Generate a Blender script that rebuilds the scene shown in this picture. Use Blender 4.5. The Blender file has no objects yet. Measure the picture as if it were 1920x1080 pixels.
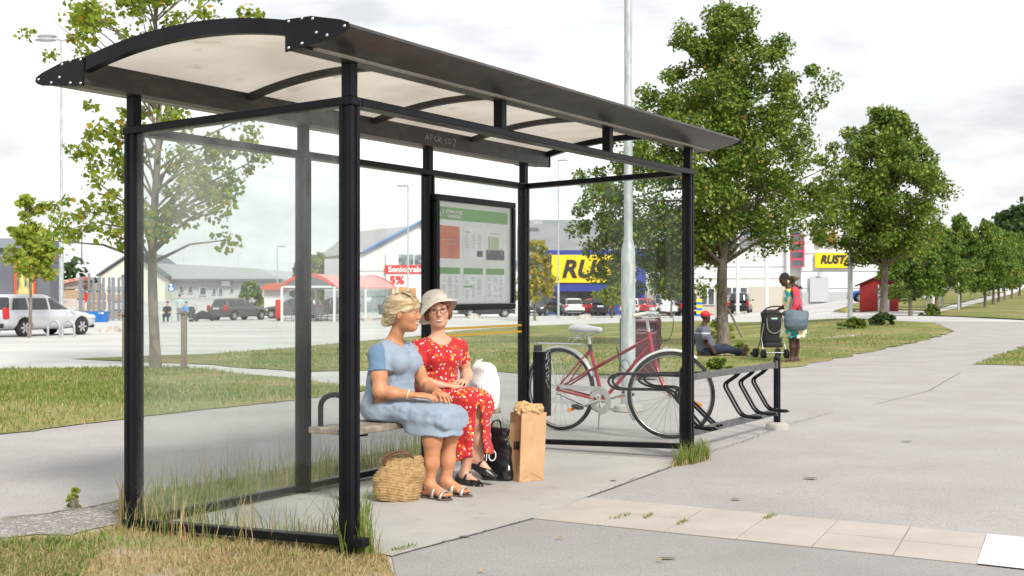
import bpy, bmesh, math, random
import numpy as np
from mathutils import Vector, Matrix
C = bpy.context.scene
# ------------------------------------------------------------------ camera, sky, sun, exposure
HC, F, CY = 1.22, 2348.0, 556.0            # camera height, focal length and horizon measured on the photograph
cam = bpy.data.cameras.new('camera'); camo = bpy.data.objects.new('camera', cam); C.collection.objects.link(camo)
camo.location = (0, 0, HC); camo.rotation_euler = (math.radians(90), 0, 0)
cam.sensor_width = 36; cam.lens = F/1920*36; cam.shift_y = (CY-540)/1920
cam.clip_start = .05; cam.clip_end = 4000
cam.dof.use_dof = True; cam.dof.focus_distance = 8.0; cam.dof.aperture_fstop = 7.0
C.camera = camo
C.view_settings.view_transform = 'Standard'; C.view_settings.look = 'None'
C.view_settings.exposure = 1.08; C.view_settings.gamma = 1
SUN_EL, SUN_AZ = math.radians(40), math.radians(152)   # azimuth from +Y clockwise: behind the camera, to the right
w = bpy.data.worlds.new('World'); C.world = w; w.use_nodes = True
nt = w.node_tree; nt.nodes.clear(); N = nt.nodes.new; Lk = nt.links.new
sky = N('ShaderNodeTexSky'); sky.sky_type = 'NISHITA'; sky.sun_disc = False
sky.sun_elevation = SUN_EL; sky.sun_rotation = SUN_AZ; sky.air_density = 1.2; sky.dust_density = 2.0
tc = N('ShaderNodeTexCoord'); mp = N('ShaderNodeMapping'); mp.inputs['Scale'].default_value = (1, 1, 3.4); mp.inputs['Location'].default_value = (1.7, .3, .55)
nz = N('ShaderNodeTexNoise'); nz.inputs['Scale'].default_value = 3.4; nz.inputs['Detail'].default_value = 7; nz.inputs['Roughness'].default_value = .55
cr = N('ShaderNodeValToRGB'); cr.color_ramp.elements[0].position = .37; cr.color_ramp.elements[1].position = .57
cr.color_ramp.elements[0].color = (3.75, 3.82, 3.95, 1); cr.color_ramp.elements[1].color = (6.3, 6.3, 6.33, 1)
mx = N('ShaderNodeMix'); mx.data_type = 'RGBA'; mx.inputs[0].default_value = .93
bg = N('ShaderNodeBackground'); bg.inputs[1].default_value = .1; wo = N('ShaderNodeOutputWorld')
Lk(tc.outputs['Generated'], mp.inputs[0]); Lk(mp.outputs[0], nz.inputs['Vector']); Lk(nz.outputs[0], cr.inputs[0])
Lk(sky.outputs[0], mx.inputs[6]); Lk(cr.outputs[0], mx.inputs[7]); Lk(mx.outputs[2], bg.inputs[0]); Lk(bg.outputs[0], wo.inputs[0])
sl = bpy.data.lights.new('sun', 'SUN'); sl.energy = 2.1; sl.angle = math.radians(12); sl.color = (1, .95, .88)
so = bpy.data.objects.new('sun', sl); C.collection.objects.link(so)
sd = Vector((math.sin(SUN_AZ)*math.cos(SUN_EL), math.cos(SUN_AZ)*math.cos(SUN_EL), math.sin(SUN_EL)))
so.rotation_euler = sd.to_track_quat('Z', 'Y').to_euler()

# ------------------------------------------------------------------ helpers
PI = math.pi
def lin(c):
    if isinstance(c, str):
        c = [int(c[i:i+2], 16)/255 for i in (0, 2, 4)]
        return tuple(((x+.055)/1.055)**2.4 if x > .04045 else x/12.92 for x in c)
    return tuple(c)
MATS = {}
def mat(name, col, rough=.6, metal=0, col2=None, scale=8, lo=.35, hi=.65, bump=0, bscale=60, col3=None, scale3=2, lo3=.5, hi3=.65,
        spec=.5, trans=0, sss=0, coat=0, det=5, stretch=None, sheen=0):
    """Principled material; base colour mixes up to three colours by noise in object space, plus a noise bump."""
    if name in MATS: return MATS[name]
    m = bpy.data.materials.new(name); m.use_nodes = True; t = m.node_tree; b = t.nodes['Principled BSDF']
    b.inputs['Roughness'].default_value = rough; b.inputs['Metallic'].default_value = metal
    b.inputs['Specular IOR Level'].default_value = spec; b.inputs['Coat Weight'].default_value = coat
    if sheen: b.inputs['Sheen Weight'].default_value = sheen
    if sss: b.inputs['Subsurface Weight'].default_value = sss; b.inputs['Subsurface Radius'].default_value = (.012, .005, .003); b.inputs['Subsurface Scale'].default_value = 1
    c = lin(col)+(1,); b.inputs['Base Color'].default_value = c
    tcn = t.nodes.new('ShaderNodeTexCoord'); vec = tcn.outputs['Object']
    if stretch:
        mpn = t.nodes.new('ShaderNodeMapping'); mpn.inputs['Scale'].default_value = stretch; t.links.new(vec, mpn.inputs[0]); vec = mpn.outputs[0]
    def nzr(scale, lo, hi):
        n = t.nodes.new('ShaderNodeTexNoise'); n.inputs['Scale'].default_value = scale; n.inputs['Detail'].default_value = det
        t.links.new(vec, n.inputs['Vector']); r = t.nodes.new('ShaderNodeMapRange'); r.inputs[1].default_value = lo; r.inputs[2].default_value = hi
        t.links.new(n.outputs[0], r.inputs[0]); return r.outputs[0]
    def mixc(fac, a, bcol):
        x = t.nodes.new('ShaderNodeMix'); x.data_type = 'RGBA'; t.links.new(fac, x.inputs[0])
        for s, v in ((6, a), (7, bcol)):
            if isinstance(v, tuple): x.inputs[s].default_value = v
            else: t.links.new(v, x.inputs[s])
        return x.outputs[2]
    cur = c
    if col2 is not None: cur = mixc(nzr(scale, lo, hi), cur, lin(col2)+(1,))
    if col3 is not None: cur = mixc(nzr(scale3, lo3, hi3), cur, lin(col3)+(1,))
    if not isinstance(cur, tuple): t.links.new(cur, b.inputs['Base Color'])
    if bump:
        n = t.nodes.new('ShaderNodeTexNoise'); n.inputs['Scale'].default_value = bscale; n.inputs['Detail'].default_value = 4
        t.links.new(vec, n.inputs['Vector']); bm_ = t.nodes.new('ShaderNodeBump'); bm_.inputs['Strength'].default_value = bump; bm_.inputs['Distance'].default_value = .01
        t.links.new(n.outputs[0], bm_.inputs['Height']); t.links.new(bm_.outputs[0], b.inputs['Normal'])
    if trans:
        tr = t.nodes.new('ShaderNodeBsdfTranslucent'); ms = t.nodes.new('ShaderNodeMixShader'); ms.inputs[0].default_value = trans
        if isinstance(cur, tuple): tr.inputs[0].default_value = cur
        else: t.links.new(cur, tr.inputs[0])
        out = t.nodes['Material Output']; t.links.new(b.outputs[0], ms.inputs[1]); t.links.new(tr.outputs[0], ms.inputs[2]); t.links.new(ms.outputs[0], out.inputs[0])
    MATS[name] = m; return m
def glass(name, tint=(.93, .97, .95), dirt=.12, dcol=(.8, .82, .8), rough=.0, refl=.6, dlo=.35, dhi=.8, veil_z=None):
    """Thin pane: clear tint + fresnel mirror + uneven dust film, optionally with a painted sky veil."""
    if name in MATS: return MATS[name]
    m = bpy.data.materials.new(name); m.use_nodes = True; t = m.node_tree; t.nodes.clear(); N = t.nodes.new; L = t.links.new
    tr = N('ShaderNodeBsdfTransparent'); tr.inputs[0].default_value = tint+(1,)
    gl = N('ShaderNodeBsdfGlossy'); gl.inputs['Roughness'].default_value = rough
    fr = N('ShaderNodeFresnel'); geo = N('ShaderNodeNewGeometry'); ior = N('ShaderNodeMapRange'); ior.inputs[3].default_value = 1.45; ior.inputs[4].default_value = 1/1.45; L(geo.outputs['Backfacing'], ior.inputs[0]); L(ior.outputs[0], fr.inputs[0])
    mu = N('ShaderNodeMath'); mu.operation = 'MULTIPLY'; mu.inputs[1].default_value = refl; L(fr.outputs[0], mu.inputs[0])
    m1 = N('ShaderNodeMixShader'); L(mu.outputs[0], m1.inputs[0]); L(tr.outputs[0], m1.inputs[1]); L(gl.outputs[0], m1.inputs[2])
    df = N('ShaderNodeBsdfDiffuse'); df.inputs[0].default_value = dcol+(1,); tl = N('ShaderNodeBsdfTranslucent'); tl.inputs[0].default_value = dcol+(1,)
    m2 = N('ShaderNodeMixShader'); m2.inputs[0].default_value = .5; L(df.outputs[0], m2.inputs[1]); L(tl.outputs[0], m2.inputs[2])
    tcn = N('ShaderNodeTexCoord'); mpn = N('ShaderNodeMapping'); mpn.inputs['Scale'].default_value = (1.4, 1.4, .5); L(tcn.outputs['Object'], mpn.inputs[0])
    n1 = N('ShaderNodeTexNoise'); n1.inputs['Scale'].default_value = 1.3; n1.inputs['Detail'].default_value = 8; n1.inputs['Roughness'].default_value = .7; L(mpn.outputs[0], n1.inputs['Vector'])
    r = N('ShaderNodeMapRange'); r.inputs[1].default_value = dlo; r.inputs[2].default_value = dhi; r.inputs[3].default_value = dirt*.25; r.inputs[4].default_value = dirt*2; L(n1.outputs[0], r.inputs[0])
    fac = r.outputs[0]
    if veil_z:      # film thickened upward, painting the sky's milky reflection into the dust colour
        sx = N('ShaderNodeSeparateXYZ'); L(tcn.outputs['Object'], sx.inputs[0]); zr = N('ShaderNodeMapRange'); zr.inputs[1].default_value = veil_z[0]; zr.inputs[2].default_value = veil_z[1]; zr.inputs[3].default_value = .25; zr.inputs[4].default_value = 1.5; L(sx.outputs[2], zr.inputs[0])
        mz = N('ShaderNodeMath'); mz.operation = 'MULTIPLY'; L(fac, mz.inputs[0]); L(zr.outputs[0], mz.inputs[1]); fac = mz.outputs[0]
    m3 = N('ShaderNodeMixShader'); L(fac, m3.inputs[0]); L(m1.outputs[0], m3.inputs[1]); L(m2.outputs[0], m3.inputs[2])
    o = N('ShaderNodeOutputMaterial'); L(m3.outputs[0], o.inputs[0]); MATS[name] = m; return m

def tag(o, label=None, cat=None, group=None, kind=None):
    if label: o['label'] = label
    if cat: o['category'] = cat
    if group: o['group'] = group
    if kind: o['kind'] = kind
    return o
def empty(name, loc=(0, 0, 0), rz=0, label=None, cat=None, group=None, scale=None):
    o = bpy.data.objects.new(name, None); C.collection.objects.link(o); o.location = loc; o.rotation_euler = (0, 0, rz); o.empty_display_size = .2
    if scale: o.scale = (scale,)*3 if not isinstance(scale, tuple) else scale
    return tag(o, label, cat, group)
def copy_tree(o, parent=None):
    c = o.copy(); C.collection.objects.link(c); c.parent = parent
    for ch in list(o.children): copy_tree(ch, c)
    return c
def setl(o, label): o['label'] = label; return o
class MB:
    def __init__(s): s.v = []; s.f = []; s.m = []; s.cm = 0
    def mi(s, i): s.cm = i; return s
    def add(s, vs, fs):
        b = len(s.v); s.v += [tuple(v) for v in vs]; s.f += [tuple(b+i for i in f) for f in fs]; s.m += [s.cm]*len(fs); return s
    def box(s, c, d, rz=0, rx=0, ry=0):
        M = Matrix.Rotation(rz, 3, 'Z') @ Matrix.Rotation(ry, 3, 'Y') @ Matrix.Rotation(rx, 3, 'X'); c = Vector(c)
        vs = [c+M @ Vector((x*d[0]/2, y*d[1]/2, z*d[2]/2)) for x in (-1, 1) for y in (-1, 1) for z in (-1, 1)]
        return s.add(vs, [(0, 1, 3, 2), (4, 6, 7, 5), (0, 4, 5, 1), (2, 3, 7, 6), (0, 2, 6, 4), (1, 5, 7, 3)])
    def tube(s, pts, r, n=8, closed=False, cap=True):
        pts = [Vector(p) for p in pts]; k = len(pts); r = r if isinstance(r, (list, tuple)) else [r]*k
        b = len(s.v); up = None
        for i, p in enumerate(pts):
            if closed: t = pts[(i+1) % k]-pts[i-1]
            else: t = pts[min(i+1, k-1)]-pts[max(i-1, 0)]
            t = t.normalized() if t.length > 1e-9 else Vector((0, 0, 1))
            if up is None: up = t.orthogonal().normalized()
            u = (up-t*up.dot(t)); u = u.normalized() if u.length > 1e-6 else t.orthogonal().normalized(); up = u; w_ = t.cross(u)
            for j in range(n):
                a = 2*PI*j/n; s.v.append(tuple(p+(u*math.cos(a)+w_*math.sin(a))*r[i]))
        for i in range(k if closed else k-1):
            for j in range(n):
                i2 = (i+1) % k; s.f.append((b+i*n+j, b+i*n+(j+1) % n, b+i2*n+(j+1) % n, b+i2*n+j)); s.m.append(s.cm)
        if cap and not closed:
            s.f.append(tuple(b+j for j in range(n))[::-1]); s.m.append(s.cm); s.f.append(tuple(b+(k-1)*n+j for j in range(n))); s.m.append(s.cm)
        return s
    def lathe(s, prof, c=(0, 0, 0), n=24, M=None):
        b = len(s.v); c = Vector(c); M = M or Matrix.Identity(3)
        for (r, z) in prof:
            for j in range(n):
                a = 2*PI*j/n; s.v.append(tuple(c+M @ Vector((r*math.cos(a), r*math.sin(a), z))))
        for i in range(len(prof)-1):
            for j in range(n): s.f.append((b+i*n+j, b+i*n+(j+1) % n, b+(i+1)*n+(j+1) % n, b+(i+1)*n+j)); s.m.append(s.cm)
        return s
    def disc(s, c, r, M=None, n=24):
        b = len(s.v); M = M or Matrix.Identity(3); c = Vector(c)
        for j in range(n): s.v.append(tuple(c+M @ Vector((r*math.cos(2*PI*j/n), r*math.sin(2*PI*j/n), 0))))
        s.f.append(tuple(range(b, b+n))); s.m.append(s.cm); return s
    def prism(s, poly, fn, a, b_):
        """extrude 2-D polygon: fn(u, v, t) -> point, t from a to b_"""
        n = len(poly); b = len(s.v)
        for t in (a, b_): s.v += [tuple(fn(u, v, t)) for u, v in poly]
        for i in range(n): s.f.append((b+i, b+(i+1) % n, b+n+(i+1) % n, b+n+i)); s.m.append(s.cm)
        s.f.append(tuple(range(b, b+n))[::-1]); s.f.append(tuple(range(b+n, b+2*n))); s.m += [s.cm]*2
        return s
    def map(s, fn): s.v = [tuple(fn(*v)) for v in s.v]; return s
    def build(s, name, m, parent=None, smooth=None, bevel=0, seg=2, loc=None, rz=None, recalc=True):
        me = bpy.data.meshes.new(name); me.from_pydata([tuple(map(float, v)) for v in s.v], [], s.f)
        ms = m if isinstance(m, (list, tuple)) else [m]
        for x in ms: me.materials.append(x)
        if len(ms) > 1: me.polygons.foreach_set('material_index', s.m)
        if recalc:
            bm = bmesh.new(); bm.from_mesh(me); bmesh.ops.recalc_face_normals(bm, faces=bm.faces); bm.to_mesh(me); bm.free()
        if smooth:
            me.polygons.foreach_set('use_smooth', [True]*len(me.polygons)); me.set_sharp_from_angle(angle=math.radians(smooth))
        o = bpy.data.objects.new(name, me); C.collection.objects.link(o); o.parent = parent
        if loc: o.location = loc
        if rz: o.rotation_euler = (0, 0, rz)
        if bevel:
            bv = o.modifiers.new('bevel', 'BEVEL'); bv.width = bevel; bv.segments = seg; bv.limit_method = 'ANGLE'; bv.harden_normals = False
        return o
def text_mesh(body, size, depth=0, bold=0, shear=0):
    cu = bpy.data.curves.new('lettering', 'FONT'); cu.body = body; cu.size = size; cu.extrude = depth; cu.offset = bold; cu.shear = shear
    cu.align_x = 'CENTER'; cu.align_y = 'CENTER'; cu.resolution_u = 3
    o = bpy.data.objects.new('lettering', cu); C.collection.objects.link(o)
    bpy.context.view_layer.update(); me = bpy.data.meshes.new_from_object(o.evaluated_get(bpy.context.evaluated_depsgraph_get()))
    bpy.data.objects.remove(o); bpy.data.curves.remove(cu); return me
def text(name, body, size, m, M, parent=None, bold=0, shear=0, width=None, height=None, depth=.002):
    """M: 4x4 placing the text plane (x right, y up, z out)."""
    me = text_mesh(body, size, depth, bold, shear); me.materials.clear(); me.materials.append(m)
    co = np.empty(len(me.vertices)*3); me.vertices.foreach_get('co', co); co = co.reshape(-1, 3)
    lo, hi = co.min(0), co.max(0); co[:, :2] -= (lo[:2]+hi[:2])/2
    if width: co[:, 0] *= width/(hi[0]-lo[0])
    if height: co[:, 1] *= height/(hi[1]-lo[1])
    me.vertices.foreach_set('co', co.ravel()); me.transform(M); me.name = name
    o = bpy.data.objects.new(name, me); C.collection.objects.link(o); o.parent = parent; return o
def frame(o, xdir, ydir):
    """4x4 with origin o, x axis xdir, y axis ydir"""
    x = Vector(xdir).normalized(); y = Vector(ydir).normalized(); z = x.cross(y)
    return Matrix(((x[0], y[0], z[0], o[0]), (x[1], y[1], z[1], o[1]), (x[2], y[2], z[2], o[2]), (0, 0, 0, 1)))
def arc(c, r, a0, a1, n, fn=None):
    return [(c[0]+r*math.cos(a0+(a1-a0)*i/n), c[1]+r*math.sin(a0+(a1-a0)*i/n)) for i in range(n+1)]
def catmull(P, n=6, closed=False):
    P = [Vector(p) for p in P]; out = []; k = len(P)
    rng_ = range(k if closed else k-1)
    for i in rng_:
        p0 = P[i-1] if (i > 0 or closed) else P[0]; p1 = P[i]; p2 = P[(i+1) % k]; p3 = P[(i+2) % k] if (closed or i+2 < k) else P[-1]
        for j in range(n):
            t = j/n; out.append(.5*((2*p1)+(p2-p0)*t+(2*p0-5*p1+4*p2-p3)*t*t+(3*p1-p0-3*p2+p3)*t**3))
    if not closed: out.append(P[-1])
    return out

# ------------------------------------------------------------------ terrain
def ramp(t, a, b): return min(1, max(0, (t-a)/(b-a)))
def zg(x, y):
    """height of the terrain: flat near the shelter, car park slightly lower, hill rising to the right"""
    q = x/max(y, 1); right = ramp(q, .17, .28)
    zl = -.2*ramp(y, 26, 44)-.18*ramp(y, 50, 80)
    if q < 0: zl += 1.0*ramp(y, 95, 150)*ramp(-q, .05, .12)
    zr = .3*ramp(y, 34, 55)+3.4*ramp(y, 62, 260)
    return zl*(1-right)+zr*right
def G(px, py, zoff=0):
    """where the sight line through a photograph pixel meets the terrain (used once to measure positions)"""
    u = (px-960)/F; v = (py-CY)/F; d = 2.0
    prev = d
    while d < 700:
        if HC-v*d <= zg(u*d, d): break
        prev = d; d *= 1.01
    a, b = prev, d
    for _ in range(30):
        m_ = (a+b)/2
        if HC-v*m_ <= zg(u*m_, m_): b = m_
        else: a = m_
    return Vector((u*b, b, zg(u*b, b)+zoff))
def At(px, py, d): return Vector(((px-960)/F*d, d, HC-(py-CY)/F*d))
def sheet(name, pts, m, off, label=None, step=4, px=True, kind='structure', cat=None, jit=0):
    P = [G(*p) if px else Vector((p[0], p[1], 0)) for p in pts]
    if jit:        # crumbling, uneven edge
        rj = random.Random(len(pts)); Q = []
        for a, b in zip(P, P[1:]+P[:1]):
            L_ab = (b-a).length; n = max(1, min(60, int(L_ab/(.16 if a.y < 16 else .5)))) if min(a.y, b.y) < 40 else 1; nrm = Vector((-(b-a).y, (b-a).x, 0)).normalized()
            for i in range(n):
                t = i/n; Q.append(a.lerp(b, t)+nrm*(rj.uniform(-jit, jit)+jit*.8*math.sin(t*L_ab*3+a.x) if i else 0))
        P = Q
    bm = bmesh.new(); vs = [bm.verts.new((p.x, p.y, 0)) for p in P]; bm.faces.new(vs)
    bmesh.ops.triangulate(bm, faces=bm.faces[:])
    ys = [p.y for p in P]; xs = [p.x for p in P]
    if max(ys) > 26:
        for ax, lo, hi in ((1, max(24, min(ys)), max(ys)), (0, min(xs), max(xs))):
            t = math.ceil(lo/step)*step
            while t < hi:
                n = [0, 0, 0]; n[ax] = 1; c = [0, 0, 0]; c[ax] = t
                bmesh.ops.bisect_plane(bm, geom=bm.verts[:]+bm.edges[:]+bm.faces[:], plane_co=c, plane_no=n, dist=1e-4); t += step
    for v in bm.verts: v.co.z = zg(v.co.x, v.co.y)+off*(1 if v.co.y < 24 else 1+min(3, (v.co.y-24)/10))
    bmesh.ops.recalc_face_normals(bm, faces=bm.faces[:])
    for f_ in bm.faces:
        if f_.normal.z < 0: f_.normal_flip()
    me = bpy.data.meshes.new(name); bm.to_mesh(me); bm.free(); me.materials.append(m)
    o = bpy.data.objects.new(name, me); C.collection.objects.link(o); return tag(o, label, cat, None, kind)
# shelter frame: origin at its near front post, sx along its length, sy towards its glass back wall
EX = Vector((.5077, .8616, 0)); EY = Vector((-.8616, .5077, 0)); B0 = Vector((-.744, 5.79, 0))
def S(sx, sy, z=0): return B0+EX*sx+EY*sy+Vector((0, 0, z))
def SZ(sx, sy, z): return S(sx, sy, z+.0046*sx-.0297*sy)      # the shelter stands slightly out of level
# ------------------------------------------------------------------ ground sheets
def asphalt(name, c1, c2, c3, stain=.0):
    return mat(name, c1, .92, col2=c2, scale=1.1, lo=.3, hi=.7, col3=c3, scale3=130, lo3=.52, hi3=.66, bump=.35, bscale=150, spec=.2, det=6)
M_lot = mat('car park asphalt', (.42, .41, .4), .95, col2=(.53, .52, .5), scale=.25, bump=.2, bscale=30, spec=.2)
M_path = asphalt('path asphalt', (.335, .315, .302), (.40, .38, .366), (.235, .22, .21))
M_near = asphalt('road asphalt', (.285, .270, .262), (.345, .33, .32), (.195, .184, .176))
M_slab = mat('concrete slab', (.41, .395, .365), .9, col2=(.335, .325, .305), scale=1.6, lo=.35, hi=.72, col3=(.29, .28, .265), scale3=9, lo3=.6, hi3=.8, bump=.2, bscale=90, spec=.2)
M_kerb = mat('kerb flags', (.44, .40, .355), .9, col2=(.39, .355, .315), scale=3, bump=.2, bscale=80, spec=.2)
M_joint = mat('joint', (.27, .24, .19), .95)
M_mark = mat('road paint', (.8, .8, .79), .7, col2=(.7, .7, .69), scale=14)
M_lawn = mat('lawn', (.125, .165, .04), .95, col2=(.28, .245, .11), scale=.55, lo=.36, hi=.66, col3=(.09, .125, .03), scale3=1.7, lo3=.52, hi3=.75, bump=.6, bscale=40, spec=.1, det=9)
M_dry = mat('dry turf', (.36, .28, .16), .95, col2=(.2, .19, .08), scale=1.4, lo=.35, hi=.65, col3=(.36, .31, .24), scale3=5, lo3=.55, hi3=.7, bump=.6, bscale=50, spec=.1, det=9)
M_gravel = mat('gravel', (.30, .28, .255), .9, col2=(.15, .14, .13), scale=70, lo=.45, hi=.6, col3=(.42, .40, .37), scale3=38, lo3=.55, hi3=.6, bump=1, bscale=70, spec=.2)
# base: one sheet to the horizon
bm = bmesh.new(); ys = [-30, -10, 0, 12, 24]+list(range(28, 160, 4))+[170, 180, 200, 220, 240, 260, 320, 450, 700, 1200, 2500]
xs = [-2500, -900, -400, -200]+list(range(-120, 124, 4))+[200, 400, 900, 2500]
gv = [[bm.verts.new((x, y, zg(x, y)-(0 if y < 500 else .3))) for x in xs] for y in ys]
for j in range(len(ys)-1):
    for i in range(len(xs)-1): bm.faces.new((gv[j][i], gv[j][i+1], gv[j+1][i+1], gv[j+1][i]))
me = bpy.data.meshes.new('ground'); bm.to_mesh(me); bm.free(); me.materials.append(M_lot)
go = bpy.data.objects.new('ground', me); C.collection.objects.link(go); tag(go, kind='structure')
PTH = [(-700, 905), (0, 815), (320, 776), (640, 741), (780, 725), (870, 693), (1000, 703), (1180, 705), (1300, 698), (1480, 690), (1660, 655), (1790, 622), (1755, 606), (1700, 603), (1960, 604), (2600, 606), (2600, 1080),
       (1850, 1005), (1100, 935), (1290, 866), (1012, 849), (985, 806), (790, 836), (300, 922), (150, 955), (0, 975), (-700, 1120)]
sheet('footpath', PTH, M_path, .004)
sheet('footpath', [(-300, 688), (130, 674), (360, 684), (560, 699), (690, 696), (870, 693), (780, 725), (700, 729), (560, 713), (400, 696), (340, 690), (0, 693), (-300, 700)], M_lot, .006)
sheet('lawn', [(-500, 702), (0, 692), (200, 690), (340, 689), (400, 695), (560, 712), (700, 729), (640, 742), (320, 777), (0, 816), (-500, 880)], M_lawn, .012, jit=.05, label= 'sunburnt lawn between the parking access road and the cycle path', cat='lawn', kind='structure')
sheet('lawn', [(130, 674), (400, 664), (560, 652), (690, 640), (870, 621), (1000, 612), (1200, 606), (1310, 602), (1440, 605), (1570, 599), (1680, 603), (1750, 607), (1790, 622), (1660, 655), (1480, 690), (1300, 698), (1180, 704), (1000, 702), (870, 692), (690, 695), (560, 698), (360, 683)], M_lawn, .012, jit=.09, kind='structure')
sheet('lawn', [(1720, 592), (1960, 603), (2500, 606), (2500, 540), (1925, 538), (1900, 551), (1800, 578)], M_lawn, .012, kind='structure')
sheet('lawn', [(1560, 585), (1740, 583), (1885, 548), (1740, 541), (1640, 560)], M_lawn, .012, kind='structure')
sheet('lawn', [(1822, 684), (1930, 648), (2100, 640), (2100, 690)], M_lawn, .012, jit=.09, kind='structure')
sheet('footpath', [(1490, 668), (1000, 990), (1001, 990)], M_path, .004) if False else None
sheet('verge', [(0, 975), (150, 955), (300, 922), (790, 836), (985, 806), (962, 836), (790, 871), (570, 925), (268, 988), (300, 1001), (640, 1026), (728, 1046), (742, 1085), (760, 1500), (-900, 1500), (-900, 1130)], M_dry, .008, jit=.035, kind='structure')
sheet('concrete_slab', [(268, 988), (570, 925), (790, 871), (962, 836), (1012, 849), (1290, 866), (1100, 935), (1000, 975), (735, 1046), (640, 1026), (300, 1001)], M_slab, .010, kind='structure')
sheet('road', [(735, 1046), (1000, 975), (1836, 1062), (1960, 1076), (2600, 1140), (2600, 2600), (760, 2600), (742, 1085)], M_near, .006, kind='structure')
sheet('gravel_patch', [(-300, 1040), (-60, 1000), (0, 978), (120, 958), (235, 945), (230, 985), (130, 1008), (0, 1014), (-60, 1022)], M_gravel, .013, jit=.04, kind='structure')
# two courses of kerb flags, each flag its own stone, laid across from the slab
ka, kb, kc, kd = G(1030, 968), G(1100, 935), G(1850, 1005), G(1836, 1062)
ka = G(1000, 975); mb = MB(); jb = MB()
n = 6; rnd = random.Random(3)
jb.add([p+Vector((0, 0, .008)) for p in (ka, kd, kc, kb)], [(0, 1, 2, 3)])
jb.build('kerb_joint', M_joint); bpy.context.scene.collection.objects['kerb_joint']['kind'] = 'structure'
for row in range(2):
    for i in range(n):
        t0, t1 = i/n+.0016, (i+1)/n-.0016; s0, s1 = row*.5+.005, (row+1)*.5-.005
        q = lambda t, s_: (ka.lerp(kd, t)).lerp(kb.lerp(kc, t), s_)
        if i == 0: t0 = .0
        b4 = [q(t0, s0), q(t1, s0), q(t1, s1), q(t0, s1)]; dz = rnd.uniform(.010, .014)
        mb.add([p+Vector((0, 0, dz)) for p in b4]+[p+Vector((0, 0, .001)) for p in b4], [(0, 1, 2, 3), (0, 4, 5, 1), (1, 5, 6, 2), (2, 6, 7, 3), (3, 7, 4, 0)])
tag(mb.build('kerb', M_kerb, bevel=.002), kind='structure')
sheet('road_marking', [(1851, 1006), (1990, 1019), (1990, 1080), (1832, 1062)], M_mark, .014)
# faint line paint on the car park
M_line = mat('worn line', (.62, .62, .6), .8, col2=(.5, .5, .48), scale=3)
for a in () and ([(20, 662), (60, 663), (62, 666), (10, 665)], [(300, 648), (640, 622), (640, 624), (300, 651)]): sheet('parking_marking', a, M_line, .012)
# hill with dark wood behind the avenue, far right

# cracks and repairs in the paving
M_crk = mat('crack', (.07, .065, .06), .95); rc_ = random.Random(31)
def crack(pts, w_):
    P = [G(*p) for p in pts]; Q = []
    for a, b in zip(P, P[1:]):
        n = max(2, int((b-a).length/.05))
        for i in range(n): Q.append(a.lerp(b, i/n)+Vector((rc_.uniform(-.014, .014), rc_.uniform(-.014, .014), .0)))
    Q.append(P[-1]); V = []; nq = len(Q)
    for i, q in enumerate(Q):
        t = (Q[min(i+1, nq-1)]-Q[max(i-1, 0)]).normalized(); nn = Vector((-t.y, t.x, 0)); ww = w_*rc_.uniform(.25, 1); V += [q+nn*ww+Vector((0, 0, .016)), q-nn*ww+Vector((0, 0, .016))]
    m_ = MB(); m_.add(V, [(2*i, 2*i+1, 2*i+3, 2*i+2) for i in range(nq-1)]); tag(m_.build('pavement_crack', M_crk), kind='structure')
crack([(1012, 848), (1100, 851), (1200, 857), (1288, 864)], .007); crack([(0, 976), (80, 968), (160, 957), (240, 940)], .012); crack([(1290, 862), (1400, 828), (1470, 800), (1560, 775)], .005)
crack([(1000, 976), (900, 1003), (800, 1030), (738, 1046)], .004); crack([(1640, 760), (1740, 735), (1800, 700)], .006); crack([(1098, 937), (1180, 906), (1290, 866)], .0035)
for px, py, a_, b_ in ((1250, 1052, .045, .02), (1520, 900, .05, .03), (1700, 830, .04, .03), (870, 1010, .03, .02), (1380, 940, .03, .02), (1150, 905, .025, .018)):
    g = G(px, py, .0155 if px > 1000 else .012); m_ = MB(); m_.add([g+Vector((a_*math.cos(t)*rc_.uniform(.7, 1.2), b_*math.sin(t)*rc_.uniform(.7, 1.2), 0)) for t in np.linspace(0, 2*PI, 13)[:-1]], [tuple(range(12))]); tag(m_.build('pavement_stain', mat('tar stain', (.13, .125, .12), .8)), kind='structure')
# ------------------------------------------------------------------ bus shelter
M_blk = mat('black powder coat', (.0045, .005, .0075), .36, col2=(.009, .009, .011), scale=5, spec=.16, bump=.06, bscale=70)
M_brn = mat('weathered dark beam', (.022, .018, .015), .42, col2=(.06, .048, .04), scale=9, lo=.45, hi=.8, stretch=(1, 1, 3), bump=.08, bscale=60)
M_strip = mat('pale soffit strip', (.42, .38, .34), .5, col2=(.3, .27, .24), scale=3)
M_roof = mat('opal roof sheet', (.78, .75, .70), .35, col2=(.68, .645, .59), scale=1.6, lo=.35, hi=.62, trans=.72, col3=(.55, .5, .43), scale3=7, lo3=.62, hi3=.8)
M_bolt = mat('steel', (.6, .6, .6), .25, metal=1)
M_gl = glass('shelter glass', tint=(.96, .98, .97), dirt=.014)
M_gl_dust_veil = glass('dusty shelter glass with painted sky veil', tint=(.945, .965, .957), dirt=.10, dlo=.42, dhi=.70, veil_z=(.95, 2.1))  # real dust plus a painted sky-reflection veil, denser towards the top
M_wht = mat('white', (.8, .8, .8), .5)
L_, W_ = 4.175, 1.505; ZB = .101; ZT = ZB+2.05
R = empty('bus_shelter', B0, 0, 'long black framed bus shelter with glass walls and cream arched roof, beside the pavement', 'bus shelter')
def sh(m_): return m_.map(lambda x, y, z: SZ(x, y, z)-B0)
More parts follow.
